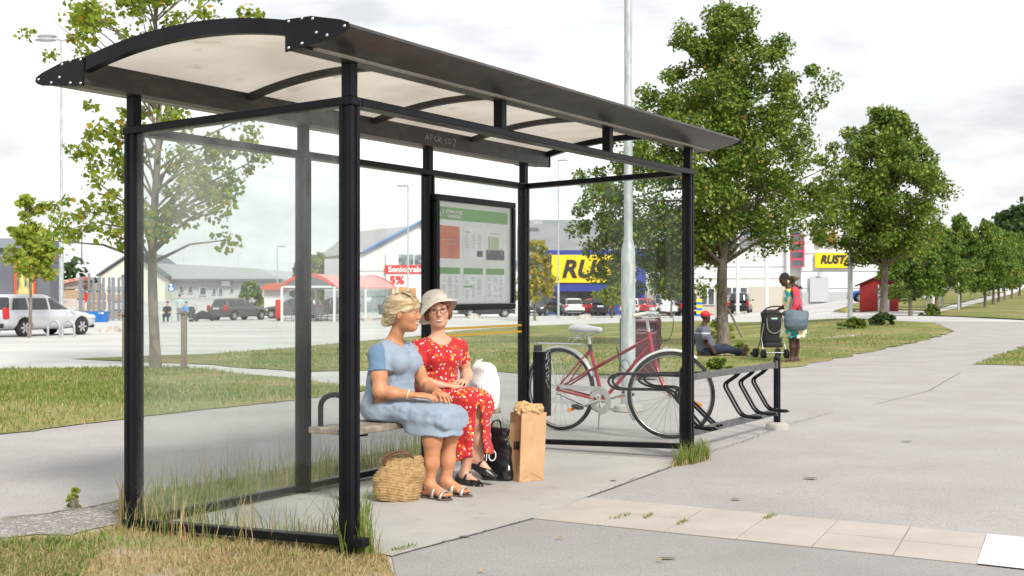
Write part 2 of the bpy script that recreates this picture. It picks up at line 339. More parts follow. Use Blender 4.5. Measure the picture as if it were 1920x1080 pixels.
def post(sx, sy, z0, z1, w=.072, flute=True):
    m_ = MB(); h = w/2
    if flute:    # fluted extrusion: square core with a groove down each face
        g = w*.12; q = [(-h, -h), (-g*1.3, -h), (-g*1.3, -h+g), (g*1.3, -h+g), (g*1.3, -h), (h, -h)]
        poly = []
        for k in range(4):
            a = k*PI/2; c_, s_ = round(math.cos(a)), round(math.sin(a))
            poly += [(x*c_-y*s_, x*s_+y*c_) for x, y in q[:-1]]
    else: poly = [(-h, -h), (h, -h), (h, h), (-h, h)]
    m_.prism(poly, lambda u, v, t: (sx+u, sy+v, t), z0, z1)
    return sh(m_)
mg = .042
pz = [(mg, mg, 1), (L_-mg, mg, 1), (L_-mg, W_-mg, 1)]+[(mg+(L_-2*mg)*k/3, W_-mg, 1) for k in range(3)]
for (x, y, _) in pz:
    o = post(x, y, .0-.02+.03*y, ZT-.041).build('post', M_blk, R, bevel=.0035)
    post(x, y, ZT+.001, ZB+2.232-.0, .055, False).build('upright', M_blk, R, bevel=.003)
for k in (1, 2): post(mg+(L_-2*mg)*k/3, mg, ZT+.001, ZB+2.232, .055, False).build('upright', M_blk, R, bevel=.003)
def rail(x0, x1, y0, y1, z, h=.04): return sh(MB().box(((x0+x1)/2, (y0+y1)/2, z-h/2), (abs(x1-x0), abs(y1-y0), h)))
rw = .088
for nm, a in (('top_rail', (rw, L_+.012, 0, rw)), ('top_rail', (rw, L_+.012, W_-rw, W_)), ('top_rail', (0, rw-.001, 0, W_))):
    rail(*a, ZT).build(nm, M_blk, R, bevel=.006)
rail(L_-rw, L_, rw+.001, W_-rw-.001, ZT-.001).build('top_rail', M_blk, R, bevel=.006)
for a in ((.002, .062, -.06, mg-.037), (.002, .062, mg+.037, W_-.084), (-.02, mg-.037, W_-.068, W_-.012), (L_-.066, L_-.006, mg+.037, W_-.084)):
    rail(*a, ZB).build('bottom_rail', M_blk, R, bevel=.004)
for k in range(3):
    xa = mg+(L_-2*mg)*k/3+.037; xb = mg+(L_-2*mg)*(k+1)/3-.037
    rail(xa, xb, W_-.07, W_-.012, ZB).build('bottom_rail', M_blk, R, bevel=.004)
    rail(xa+.002, xb-.002, W_-.046, W_-.036, ZT-.042, ZT-ZB-.05).build('glass_pane', M_gl, R)
setl(rail(.027, .037, .082, W_-.082, ZT-.042, ZT-ZB-.05).build('glass_pane', M_gl_dust_veil, R), 'dusty end pane nearest the viewer, streaked with dried dirt and a painted sky veil')
rail(L_-.042, L_-.032, .082, W_-.082, ZT-.042, ZT-ZB-.05).build('glass_pane', M_gl, R)
# roof: two eave beams, arched ribs, opal sheet
XA, XB = -.352, 4.43; YM = .7345; ZE = ZB+2.21      # underside of the eave beams
rc = 2.95; zc = ZE+.195-rc
def arch(y, off=0):
    return zc+off+math.sqrt(rc*rc-(y-YM)**2)
def prof(side):     # eave beam section, y measured outwards from the inner face
    P = [(0, 0), (.085, .0), (.085, .012), (.11, .012), (.11, .008), (.17, .012), (.28, .03), (.325, .045), (.345, .058), (.338, .074), (.30, .088), (.14, .124), (0, arch(.082)-ZE-.002)]
    return [((.082-u) if side < 0 else (YM*2-.082+u), ZE+v) for u, v in P]
for side in (-1, 1):
    pr = prof(side)
    o = sh(MB().prism(pr, lambda u, v, t: (t, u, v), XA+.006, XB)).build('eave_beam', M_brn, R, smooth=35)
    yy = [(.082-u) if side < 0 else (YM*2-.082+u) for u in (.088, .118)]
    ya, yb = min(yy), max(yy); sh(MB().box(((XA+XB)/2+.02, (ya+yb)/2, ZE+.006), (XB-XA-.1, yb-ya, .012))).build('soffit_strip', M_strip, R)
    # end plate with its screws
    for xe, dx in ((XA, -1), (XB, 1)):
        P = [(-.006, -.008), (.0, -.008), (.30, .028), (.335, .04), (.352, .055), (.345, .076), (.30, .094), (.14, .131), (.0, arch(.082)-ZE+.014), (-.006, arch(.082)-ZE+.01)]
        P = [((.082-u) if side < 0 else (YM*2-.082+u), ZE+v) for u, v in P]
        e = sh(MB().prism(P, lambda u, v, t: (t, u, v), xe, xe+.006*(-dx)*(-1))).build('end_plate', M_blk, R)
        for (u, v) in ((.015, .008), (.015, .125), (.09, .018), (.09, .128), (.15, .118), (.17, .055), (.23, .035), (.325, .062)):
            yv = (.082-u) if side < 0 else (YM*2-.082+u)
            sh(MB().lathe([(.0075, 0), (.0065, .003), (.003, .005), (0, .0052)], (xe+.006*dx, yv, ZE+v), 10, Matrix.Rotation(dx*PI/2, 3, 'Y'))).build('screw', M_bolt, e, smooth=50)
def archband(x0, x1, ya, yb, dz, th, n=28, bot=True):
    m_ = MB()
    poly = [(ya+(yb-ya)*i/n, arch(ya+(yb-ya)*i/n, dz)) for i in range(n+1)]
    poly += [(y, z-th) for y, z in poly[::-1]]
    m_.prism(poly, lambda u, v, t: (t, u, v), x0, x1); return sh(m_)
archband(XA, XA+.05, .083, YM*2-.083, .012, .068).build('roof_arch', M_blk, R, smooth=30)
archband(XB-.05, XB, .083, YM*2-.083, .012, .06).build('roof_arch', M_blk, R, smooth=30)
for k in (1, 2, 3):
    x = XA+(XB-XA)*k/4; archband(x-.022, x+.022, .084, YM*2-.084, -.008, .036).build('roof_rib', M_brn, R, smooth=30)
archband(XA+.052, XB-.052, .05, YM*2-.05, .002, .006).build('roof_sheet', M_roof, R, smooth=30)
# timetable case on the far bay of the back wall
X0, X1 = 2.765, 3.88; Z0, Z1 = ZB+1.045, ZB+1.878; yf = W_-.115
T = MB(); fw = .045
for a in (((X0+X1)/2, Z1-fw/2, X1-X0, fw), ((X0+X1)/2, Z0+fw/2, X1-X0, fw), (X0+fw/2, (Z0+Z1)/2, fw, Z1-Z0-2*fw-.002), (X1-fw/2, (Z0+Z1)/2, fw, Z1-Z0-2*fw-.002)):
    T.box((a[0], yf+.02, a[1]), (a[2], .05, a[3]))
tcase = sh(T).build('timetable_case', M_blk, R, bevel=.006)
def pnl(x0, x1, z0, z1, y, m_, nm, par):
    return sh(MB().box(((x0+x1)/2, y, (z0+z1)/2), (x1-x0, .002, z1-z0))).build(nm, m_, par)
M_paper = mat('printed paper', (.86, .87, .86), .5, col2=(.76, .78, .78), scale=6)
M_pgreen = mat('print green', (.16, .36, .10), .5, col2=(.2, .42, .14), scale=4); M_porange = mat('print orange', (.62, .17, .09), .5, col2=(.7, .25, .15), scale=5)
M_pgrey = mat('print grey', (.1, .11, .13), .5); M_pline = mat('print small text', (.42, .43, .43), .6); M_psheet = mat('paper sheet', (.88, .89, .89), .5, col2=(.78, .80, .82), scale=9)
bx0, bx1, bz0, bz1 = X0+.05, X1-.10, Z0+.05, Z1-.075
board = pnl(bx0, bx1, bz0, bz1, yf+.018, M_paper, 'timetable_board', tcase); bw = bx1-bx0; bh = bz1-bz0
pnl(X0+.046, X1-.046, Z0+.046, Z1-.046, yf+.024, M_wht, 'backing_board', tcase)
pnl(bx0, bx1, bz1-.10, bz1-.01, yf+.0155, M_pgreen, 'header_band', board)
TM = lambda cx, cz, y: frame(SZ(cx, y, cz)-B0, EX, (0, 0, 1))
text('lettering', 'S\u00d6RMLANDS\nTRAFIKEN', .04, M_wht, TM(bx0+.2, bz1-.055, yf+.0125), board, width=.22, height=.062, bold=.0006)
lg = MB()
for s_ in (-1, 1):
    pts = [(bx0+.04+s_*.004+math.cos(a)*.016*s_, yf+.0125, bz1-.055+s_*.008+math.sin(a)*.022) for a in np.linspace(-1.1, 1.1, 7)]
    lg.tube(pts, [.002, .004, .005, .0055, .005, .004, .002], 6)
sh(lg).build('emblem', M_wht, board)
cols = [bx0+.02+i*(bw-.02)/3 for i in range(3)]; cw = (bw-.02)/3-.055; lines = MB(); rnd = random.Random(5)
for i, cx in enumerate(cols):
    top = bz1-.145; h1 = .235
    pnl(cx, cx+cw, top-h1, top, yf+.0155, [M_porange, M_psheet, M_psheet][i], 'notice', board)
    t2 = top-h1-.06; h2 = t2-bz0-.02
    pnl(cx-.005, cx+cw+.005, t2-h2, t2, yf+.0155, M_psheet, 'timetable_sheet', board)
    pnl(cx, cx+cw, t2-.052, t2-.006, yf+.013, M_pgreen, 'sheet_header', board)
    if i == 1: pnl(cx+cw*.7, cx+cw, top-h1+.02, top-h1+.065, yf+.013, M_pgrey, 'notice_panel', board)
    if i == 2: pnl(cx, cx+cw, top-h1, top-h1+.075, yf+.013, M_pgrey, 'notice_panel', board); pnl(cx+cw*.25, cx+cw*.7, top-.2, top-.06, yf+.0135, mat('print lime', (.5, .6, .36), .5), 'notice_panel', board)
    if i == 2:
        lines.box((cx+cw*.16, yf+.0125, top-.12), (.018, .001, .13)); lines.box((cx+cw*.84, yf+.0125, top-.17), (.02, .001, .05))
    if i < 2: pnl(cx+cw*(.0+.6*(i == 0)), cx+cw*(.45+.55*(i == 0)), t2-.15-.16*(i == 0), t2-.137-.16*(i == 0), yf+.013, M_pgreen, 'sheet_header', board)
    for c2 in range(3):
        z = t2-.075
        while z > t2-h2+.02:
            if rnd.random() < .8: lines.box((cx+cw*(.17+.33*c2)+rnd.uniform(-.004, .004), yf+.0138, z), (cw*.25*rnd.uniform(.5, 1), .001, .0035))
            z -= .0105
        if i == 1:
            z = top-.05
            while z > top-h1+.08:
                lines.box((cx+cw*(.17+.33*c2), yf+.0138, z), (cw*.25*rnd.uniform(.5, 1), .001, .003)); z -= .011
for k in range(2): lines.box((cols[0]+cw*.5, yf+.0138, bz1-.245-.03*k), (cw*(.8-.1*k), .001, .006))
lines.box((cols[1]+cw*.2, yf+.0138, bz1-.18), (cw*.3, .001, .008)); lines.box((cols[2]+cw*.45, yf+.0138, bz1-.18), (cw*.5, .001, .006))
sh(lines).build('small_print', M_pline, board)
pnl(X0+.046, X1-.046, Z0+.046, Z1-.046, yf+.006, glass('case glass', tint=(.98, .99, .985), dirt=.03), 'case_glass', tcase)
# yellow warning stripes on the glass
M_yel = mat('yellow tape', (.85, .5, .03), .5)
for k in range(3):
    xa = mg+(L_-2*mg)*k/3+.04; xb = mg+(L_-2*mg)*(k+1)/3-.04
    if k == 2:
        for z in (.905, .855): pnl(xa, xb, ZB+z, ZB+z+.018, W_-.048, M_yel, 'warning_stripe', R)
# slim litter cabinet with scratched tag beside the far back post
cb = MB().box((4.155, W_-.2, ZB+.44), (.13, .1, .52))
cab = sh(cb).build('cabinet', M_blk, R, bevel=.006)
M_scr = mat('chalk scratch', (.5, .5, .52), .7)
def scribble(pts, nm, par, r=.0022, m_=M_scr):
    MB().tube([SZ(*p)-B0 for p in pts], r, 5).build(nm, m_, par)
yy = W_-.253; sc = [(.0, .20), (.03, .19), (.01, .16), (.035, .15), (.015, .2), (-.01, .15), (.02, .11), (.04, .12), (.03, .08), (.0, .1), (-.01, .06), (.03, .05), (.02, .02), (-.01, .04), (.0, 0.0), (.035, .01), (.01, -.04), (-.015, -.06)]
scribble([(4.155-a*1.2+.01, yy+.001, ZB+.47+b*1.1) for a, b in sc], 'scratched_tag', cab)
yb = YM*2-.082-.0015
gr = [[(0, 0), (.02, .035), (.035, 0), (.03, .012), (.008, .014)], [(.05, 0), (.05, .035), (.075, .03), (.06, .018)], [(.10, .03), (.085, .018), (.10, .0), (.115, .01)], [(.125, .04), (.125, 0), (.15, .03), (.13, .017), (.155, -.005)],
      [(.2, .03), (.185, .015), (.2, .02), (.19, 0), (.21, .002)], [(.225, 0), (.225, .033), (.25, .02), (.235, 0)], [(.262, .033), (.29, .034), (.272, -.01)]]
bmx = MB()
for g_ in gr: bmx.tube([SZ(2.62+a*1.35, yb, ZE+.035+b*1.2)-B0 for a, b in g_], .0017, 5)
bmx.build('scratched_tag', M_scr, R)

# ------------------------------------------------------------------ bench
M_wood = mat('weathered bench wood', (.27, .215, .165), .8, col2=(.15, .12, .095), scale=5, stretch=(1, 1, 1), bump=.4, bscale=30, col3=(.34, .3, .25), scale3=14)
BN = empty('bench', S(1.95, 1.03), math.atan2(EX.y, EX.x), 'wooden slatted bench with black tube armrests under the back wall of the shelter', 'bench')
for i in range(3):
    MB().box((0, .105-i*.112, .436), (1.66, .104, .036)).build('seat_slat', M_wood, BN, bevel=.006)
for sx_ in (-.70, .58):
    MB().tube([(sx_, -.03, 0), (sx_, -.03, .40)], .024, 12).build('leg', M_blk, BN, smooth=40)
    MB().box((sx_, .0, .411), (.05, .33, .012)).build('seat_bracket', M_blk, BN)
    P = [(sx_-.06, -.10, .455), (sx_-.06, -.10, .56)]+[(sx_-.06, .01+.11*math.cos(a), .57+.075*math.sin(a)) for a in np.linspace(PI, 0, 9)]+[(sx_-.06, .12, .56), (sx_-.06, .12, .455)]
    MB().tube(P, .0165, 12).build('armrest', M_blk, BN, smooth=50)
# ------------------------------------------------------------------ implicit surfaces: smooth bodies, clothes, car shells as single continuous meshes
class SDF:
    def __init__(s, lo, hi, h):
        s.lo = np.array(lo, float); s.h = h; s.n = np.ceil((np.array(hi)-s.lo)/h).astype(int)+1
        s.F = np.full(s.n, 9.0, np.float32)
        s.ax = [s.lo[i]+h*np.arange(s.n[i]) for i in range(3)]
    def blk(s, lo, hi, pad):
        a = np.clip(((np.array(lo)-pad-s.lo)/s.h).astype(int), 0, s.n-1); b = np.clip(((np.array(hi)+pad-s.lo)/s.h).astype(int)+2, 1, s.n)
        sl = tuple(slice(a[i], b[i]) for i in range(3))
        return sl, s.ax[0][sl[0]][:, None, None], s.ax[1][sl[1]][None, :, None], s.ax[2][sl[2]][None, None, :]
    def comb(s, sl, d, k, op):
        a = s.F[sl]
        if op == 'sub': d = -d; hh = np.maximum(k-np.abs(a-d), 0)/k; s.F[sl] = np.maximum(a, d)+hh*hh*k*.25
        elif op == 'and': hh = np.maximum(k-np.abs(a-d), 0)/k; s.F[sl] = np.maximum(a, d)+hh*hh*k*.25
        else: hh = np.maximum(k-np.abs(a-d), 0)/k; s.F[sl] = np.minimum(a, d)-hh*hh*k*.25
    def cap(s, a, b, ra, rb, k=.02, op='u'):
        a = np.array(a, float); b = np.array(b, float); r = max(ra, rb); sl, X, Y, Z = s.blk(np.minimum(a, b)-r, np.maximum(a, b)+r, k+3*s.h)
        ab = b-a; L2 = max(ab@ab, 1e-9); t = np.clip(((X-a[0])*ab[0]+(Y-a[1])*ab[1]+(Z-a[2])*ab[2])/L2, 0, 1)
        d = np.sqrt((X-a[0]-t*ab[0])**2+(Y-a[1]-t*ab[1])**2+(Z-a[2]-t*ab[2])**2)-(ra+(rb-ra)*t)
        s.comb(sl, d, k, op); return s
    def path(s, P, R, k=.02, op='u'):
        for i in range(len(P)-1): s.cap(P[i], P[i+1], R[i], R[i+1], k, op)
        return s
    def ell(s, c, r, k=.02, M=None, op='u'):
        c = np.array(c, float); r = np.array(r, float); m = r.max(); sl, X, Y, Z = s.blk(c-m, c+m, k+3*s.h)
        x, y, z = X-c[0], Y-c[1], Z-c[2]
        if M is not None: x, y, z = (M[0][0]*x+M[1][0]*y+M[2][0]*z, M[0][1]*x+M[1][1]*y+M[2][1]*z, M[0][2]*x+M[1][2]*y+M[2][2]*z)
        k0 = np.sqrt((x/r[0])**2+(y/r[1])**2+(z/r[2])**2)+1e-6; k1 = np.sqrt((x/r[0]**2)**2+(y/r[1]**2)**2+(z/r[2]**2)**2)+1e-6
        s.comb(sl, k0*(k0-1)/k1, k, op); return s
    def box(s, c, r, rad=.01, k=.01, M=None, op='u'):
        c = np.array(c, float); r = np.array(r, float); m = np.linalg.norm(r); e = r if M is None else np.array([m]*3)
        sl, X, Y, Z = s.blk(c-e, c+e, k+3*s.h); x, y, z = X-c[0], Y-c[1], Z-c[2]
        if M is not None: x, y, z = (M[0][0]*x+M[1][0]*y+M[2][0]*z, M[0][1]*x+M[1][1]*y+M[2][1]*z, M[0][2]*x+M[1][2]*y+M[2][2]*z)
        qx, qy, qz = np.abs(x)-r[0]+rad, np.abs(y)-r[1]+rad, np.abs(z)-r[2]+rad
        d = np.sqrt(np.maximum(qx, 0)**2+np.maximum(qy, 0)**2+np.maximum(qz, 0)**2)+np.minimum(np.maximum(qx, np.maximum(qy, qz)), 0)-rad
        s.comb(sl, d, k, op); return s
    def loft(s, rings, axis=2, k=.02, p=2.0, op='u', yaw=0):
        """rings: (t, cu, cv, ru, rv) along an axis; u,v are the two other axes in xyz order"""
        R = np.array(sorted(rings), float); u_, v_ = [i for i in range(3) if i != axis]
        lo = [0]*3; hi = [0]*3; lo[axis] = R[0, 0]; hi[axis] = R[-1, 0]; lo[u_] = (R[:, 1]-R[:, 3]).min(); hi[u_] = (R[:, 1]+R[:, 3]).max(); lo[v_] = (R[:, 2]-R[:, 4]).min(); hi[v_] = (R[:, 2]+R[:, 4]).max()
        if yaw: m = max(hi[u_]-lo[u_], hi[v_]-lo[v_])*.2; lo[u_] -= m; lo[v_] -= m; hi[u_] += m; hi[v_] += m
        sl, X, Y, Z = s.blk(lo, hi, k+3*s.h); A = [X, Y, Z]; t = A[axis]
        f_ = lambda j: np.interp(t.ravel(), R[:, 0], R[:, j]).reshape(t.shape)
        du, dv = A[u_]-f_(1), A[v_]-f_(2)
        if yaw: c_, s_ = math.cos(yaw), math.sin(yaw); du, dv = du*c_+dv*s_, -du*s_+dv*c_
        ru, rv = f_(3), f_(4); q = (np.abs(du/ru)**p+np.abs(dv/rv)**p)**(1/p)
        d = (q-1)*np.minimum(ru, rv); e = np.maximum(R[0, 0]-t, t-R[-1, 0])+np.zeros_like(d)
        hh = np.maximum(.02-np.abs(d-e), 0)/.02; d = np.maximum(d, e)+hh*hh*.02*.25
        s.comb(sl, d, k, op); return s
    def noise(s, amp, fr, seed=0, aniso=(1, 1, 1), n=7, where=None, ridge=0):
        rn = np.random.RandomState(seed); X, Y, Z = s.ax[0][:, None, None], s.ax[1][None, :, None], s.ax[2][None, None, :]
        acc = 0
        for i in range(n):
            d = rn.normal(size=3); d /= np.linalg.norm(d); f = fr*(.6+1.6*i/n); d = d*f*np.array(aniso)
            q_ = np.sin(d[0]*X+d[1]*Y+d[2]*Z+rn.rand()*6.28+1.3*np.sin(.7*f*(Y if i % 2 else Z)+rn.rand()*6))
            if ridge: q_ = (1-ridge)*q_+ridge*(1.2-2.2*np.abs(q_))
            acc = acc+q_/(1+i*.3)
        acc = acc*amp/2
        if where is not None: acc = acc*where(X, Y, Z)
        s.F = s.F+acc.astype(np.float32); return s
    def mesh(s, name, mats, parent=None, mf=None, smooth=True, relax=1):
        F_ = s.F; ins = F_ < 0
        c = [ins[i:ins.shape[0]-1+i, j:ins.shape[1]-1+j, k:ins.shape[2]-1+k] for i in (0, 1) for j in (0, 1) for k in (0, 1)]
        al = c[0].copy(); an = c[0].copy()
        for q in c[1:]: al &= q; an |= q
        act = np.argwhere(an & ~al); idx = -np.ones(an.shape, np.int32); idx[tuple(act.T)] = np.arange(len(act))
        cv = np.stack([F_[act[:, 0]+i, act[:, 1]+j, act[:, 2]+k] for i in (0, 1) for j in (0, 1) for k in (0, 1)], 1)
        off = np.array([(i, j, k) for i in (0, 1) for j in (0, 1) for k in (0, 1)], float)
        P = np.zeros((len(act), 3)); cnt = np.zeros(len(act))
        for a in range(8):
            for b in range(a+1, 8):
                if np.abs(off[a]-off[b]).sum() == 1:
                    m = (cv[:, a] < 0) != (cv[:, b] < 0); t = np.where(m, cv[:, a]/np.where(m, cv[:, a]-cv[:, b], 1), 0)
                    P += np.where(m[:, None], off[a]+(off[b]-off[a])*t[:, None], 0); cnt += m
        P = P/cnt[:, None]+act
        fs = []
        for ax in range(3):
            u, v = (ax+1) % 3, (ax+2) % 3
            sa = [slice(None)]*3; sb = [slice(None)]*3; sa[ax] = slice(0, -1); sb[ax] = slice(1, None)
            A, Bq = ins[tuple(sa)], ins[tuple(sb)]; e = np.argwhere(A != Bq); e = e[(e[:, u] > 0) & (e[:, v] > 0) & (e[:, u] < ins.shape[u]-1) & (e[:, v] < ins.shape[v]-1)]
            if not len(e): continue
            flip = A[tuple(e.T)]; q = []
            for du, dv in ((0, 0), (1, 0), (1, 1), (0, 1)):
                g = e.copy(); g[:, u] -= du; g[:, v] -= dv; q.append(idx[tuple(g.T)])
            q = np.stack(q, 1); q[~flip] = q[~flip][:, ::-1]; fs.append(q)
        fs = np.concatenate(fs); co = s.lo+P*s.h
        for _ in range(relax):     # light smoothing
            nb = np.zeros_like(co); ct = np.zeros(len(co))
            for a in range(4):
                i0, i1 = fs[:, a], fs[:, (a+1) % 4]; np.add.at(nb, i0, co[i1]); np.add.at(ct, i0, 1); np.add.at(nb, i1, co[i0]); np.add.at(ct, i1, 1)
            co = co*.5+.5*nb/np.maximum(ct, 1)[:, None]
        me = bpy.data.meshes.new(name); me.vertices.add(len(co)); me.vertices.foreach_set('co', co.ravel().astype(np.float32))
        me.loops.add(fs.size); me.loops.foreach_set('vertex_index', fs.ravel().astype(np.int32))
        me.polygons.add(len(fs)); me.polygons.foreach_set('loop_start', np.arange(0, fs.size, 4, dtype=np.int32)); me.polygons.foreach_set('loop_total', np.full(len(fs), 4, np.int32))
        me.update(calc_edges=True); me.validate()
        for x in (mats if isinstance(mats, (list, tuple)) else [mats]): me.materials.append(x)
        if mf is not None:
            ce = co[fs].mean(1)
            if len(me.polygons) == len(fs): me.polygons.foreach_set('material_index', mf(ce[:, 0], ce[:, 1], ce[:, 2]).astype(np.int32))
        me.polygons.foreach_set('use_smooth', [smooth]*len(me.polygons))
        o = bpy.data.objects.new(name, me); C.collection.objects.link(o); o.parent = parent; return o
def rotz(a): c_, s_ = math.cos(a), math.sin(a); return np.array([[c_, -s_, 0], [s_, c_, 0], [0, 0, 1.]])
def rotx(a): c_, s_ = math.cos(a), math.sin(a); return np.array([[1., 0, 0], [0, c_, -s_], [0, s_, c_]])
def roty(a): c_, s_ = math.cos(a), math.sin(a); return np.array([[c_, 0, s_], [0, 1., 0], [-s_, 0, c_]])

# ------------------------------------------------------------------ people
def skin(name, c, c2): return mat(name, c, .5, col2=c2, scale=14, lo=.4, hi=.75, sss=.12, bump=.04, bscale=400, spec=.35)
M_skA = skin('tanned skin', (.47, .21, .105), (.56, .275, .15)); M_skB = skin('fair skin', (.56, .31, .21), (.66, .36, .255)); M_skD = skin('dark brown skin', (.055, .026, .016), (.08, .04, .025))
M_lip = mat('lips', (.42, .12, .10), .4); M_teeth = mat('teeth', (.75, .72, .66), .25); M_eyew = mat('eye white', (.65, .63, .6), .2); M_iris = mat('iris', (.03, .03, .035), .15)
M_brow = mat('eyebrow', (.22, .13, .07), .8)
M_blond = mat('blond hair', (.58, .44, .25), .45, col2=(.36, .25, .13), scale=50, lo=.42, hi=.66, stretch=(.3, .35, 1.6), bump=.6, bscale=120, col3=(.74, .62, .42), scale3=30, lo3=.48, hi3=.62)
M_auburn = mat('auburn hair', (.22, .085, .035), .5, col2=(.12, .045, .02), scale=70, lo=.42, hi=.6, stretch=(1, 1, .35), bump=.5, bscale=160)
M_blackhair = mat('black hair', (.012, .011, .011), .8, bump=.8, bscale=200)
M_linen = mat('blue linen', (.33, .40, .50), .85, col2=(.43, .49, .57), scale=16, lo=.35, hi=.65, bump=.25, bscale=500, sheen=.25, col3=(.27, .34, .44), scale3=5, lo3=.5, hi3=.75)
M_linen2 = mat('dark blue linen', (.13, .23, .36), .85, col2=(.18, .29, .42), scale=12, bump=.25, bscale=500, sheen=.2)
def headpts(c, yaw, pitch=0, roll=0, sc=1.0):
    M = rotz(yaw) @ roty(roll) @ rotx(pitch)
    return lambda x, y, z: np.array(c)+M @ (np.array([x, y, z])*sc), M
def head(s, c, yaw, pitch=0, roll=0, sc=1.0, smile=0, fem=1):
    T, M = headpts(c, yaw, pitch, roll, sc); q = lambda *r: [x*sc for x in r]
    s.ell(T(0, -.012, .032), q(.075, .094, .083), .02, M); s.ell(T(0, .028, -.022), q(.062, .062, .083), .03, M)
    s.ell(T(0, .060, -.090), q(.030, .026, .020), .03, M); s.ell(T(0, .03, -.07), q(.05, .045, .035), .03, M)
    for e in (-1, 1):
        s.ell(T(e*.038, .058, -.030+.004*smile), q(.024, .026, .022+.003*smile), .02, M)
        s.ell(T(e*.077, -.008, -.006), q(.008, .018, .031), .008, M)
        s.ell(T(e*.030, .095, .008), q(.017, .009, .009), .01, M, 'sub')
    s.ell(T(0, .072, .030), q(.052, .020, .016), .02, M)
    s.cap(T(0, .086, .014), T(0, .103, -.024), .0085*sc, .0115*sc, .010); s.ell(T(0, .096, -.030), q(.017, .012, .008), .008, M)
    # lips: two rolls either side of the mouth line
    pts = [T(x, .089-11*x*x, -.056+smile*5*x*x) for x in (-.026, -.013, 0, .013, .026)]; pts2 = [T(x, .087-11*x*x, -.067+smile*8*x*x) for x in (-.024, -.012, 0, .012, .024)]
    s.path(pts, q(.003, .0055, .006, .0055, .003), .006); s.path(pts2, q(.003, .0065, .0075, .0065, .003), .006)
    return T, M
def face_bits(T, M, par, sc=1.0, smile=1, brow=M_brow, lid=.5):
    RM = Matrix(M.tolist())
    for e in (-1, 1):
        SQ = Matrix.Diagonal((1, 1, .52)); ey = MB().lathe([(0.0001, .0120)]+[(.0120*math.sin(a), .0120*math.cos(a)) for a in np.linspace(.25, PI, 8)], T(e*.030, .0775, .0065), 12, RM @ SQ @ Matrix.Rotation(-PI/2, 3, 'X')).build('eye', M_eyew, par, smooth=60)
        MB().lathe([(.0001, .0127), (.0045, .0123), (.0066, .0112)], T(e*.030, .0775, .0065), 10, RM @ SQ @ Matrix.Rotation(-PI/2, 3, 'X')).build('iris', M_iris, ey, smooth=60)
        MB().tube([T(e*x, y, z) for x, y, z in ((.014, .0895, .0105), (.022, .0925, .0135), (.032, .091, .0130), (.042, .084, .006))], [.0012, .0024, .0024, .001], 6).build('eyelash', brow, par, smooth=60)
        MB().tube([T(e*x, y, z) for x, y, z in ((.012, .096, .027), (.024, .0945, .033), (.036, .087, .032), (.046, .077, .026))], [.0018, .003, .0026, .001], 6).build('eyebrow', brow, par, smooth=60)
    ups = [(-.029, .0765, -.0500), (-.018, .0895, -.0545), (-.006, .0950, -.0565), (0, .0950, -.0572), (.006, .0950, -.0565), (.018, .0895, -.0545), (.029, .0765, -.0500)]
    MB().tube([T(x, y, z+(.0012 if smile else 0)) for x, y, z in ups], [.0008, .0026, .0034, .003, .0034, .0026, .0008], 8).build('upper_lip', M_lip, par, smooth=60)
    MB().tube([T(x, .0930-16*x*x, -.0705+22*x*x-(.001 if smile else -.003)) for x in (-.028, -.017, -.008, 0, .008, .017, .028)], [.0008, .003, .0042, .0046, .0042, .003, .0008], 8).build('lower_lip', M_lip, par, smooth=60)
    if smile:
        MB().tube([T(x, .0940-13*x*x, -.0625+11*x*x) for x in (-.023, -.012, 0, .012, .023)], [.0020, .0046, .0052, .0046, .0020], 8).build('teeth', M_teeth, par, smooth=60)
def lipfn(T, M, c, sc=1.0):
    Mi = M.T; c = np.array(c)
    def f(x, y, z):
        p = (np.stack([x, y, z], 1)-c) @ M/sc
        return np.zeros(len(p), int)
    return f
def hand(s, wrist, fdir, back, side, curl=.5, sc=1.0, spread=.09, thumb=.5):
    """fdir: along the hand, back: out of the back of the hand, side=+1 when the thumb points to cross(fdir, back)"""
    f_ = np.array(fdir, float); f_ /= np.linalg.norm(f_); b = np.array(back, float); b -= f_*(b@f_); b /= np.linalg.norm(b); t = np.cross(f_, b)*side; w_ = np.array(wrist, float)
    P = lambda x, y, z: w_+(f_*x+t*y+b*z)*sc
    M = np.stack([f_, t, b], 1)
    s.ell(P(.045, 0, 0), [.052*sc, .041*sc, .0145*sc], .014, M); s.ell(P(.07, 0, .001), [.03*sc, .04*sc, .012*sc], .01, M)
    for j, (y, L, r) in enumerate(((.029, .072, .0088), (.0095, .080, .009), (-.0105, .074, .0086), (-.0295, .058, .0076))):
        a = curl*(.35+.06*j); p = P(.083-abs(j-1)*.004, y, 0); d_ = f_*math.cos(spread*(1.2-j)*1)+t*math.sin(spread*(1.2-j)); r0 = r*sc
        for seg, q in ((.46, 1), (.30, 1.5), (.24, 1.3)):
            d2 = d_*math.cos(a)-b*math.sin(a); p2 = p+d2*L*seg*sc; s.cap(p, p2, r0, r0*.92, .003); p = p2; r0 *= .92; a += curl*.55*q
    p0, p1, p2, p3 = P(.012, .026, -.003), P(.040, .044, -.010), P(.068, .052-.02*thumb, -.016), P(.090, .050-.036*thumb, -.018)
    s.path([p0, p1, p2, p3], [.013*sc, .0115*sc, .0098*sc, .0082*sc], .007)
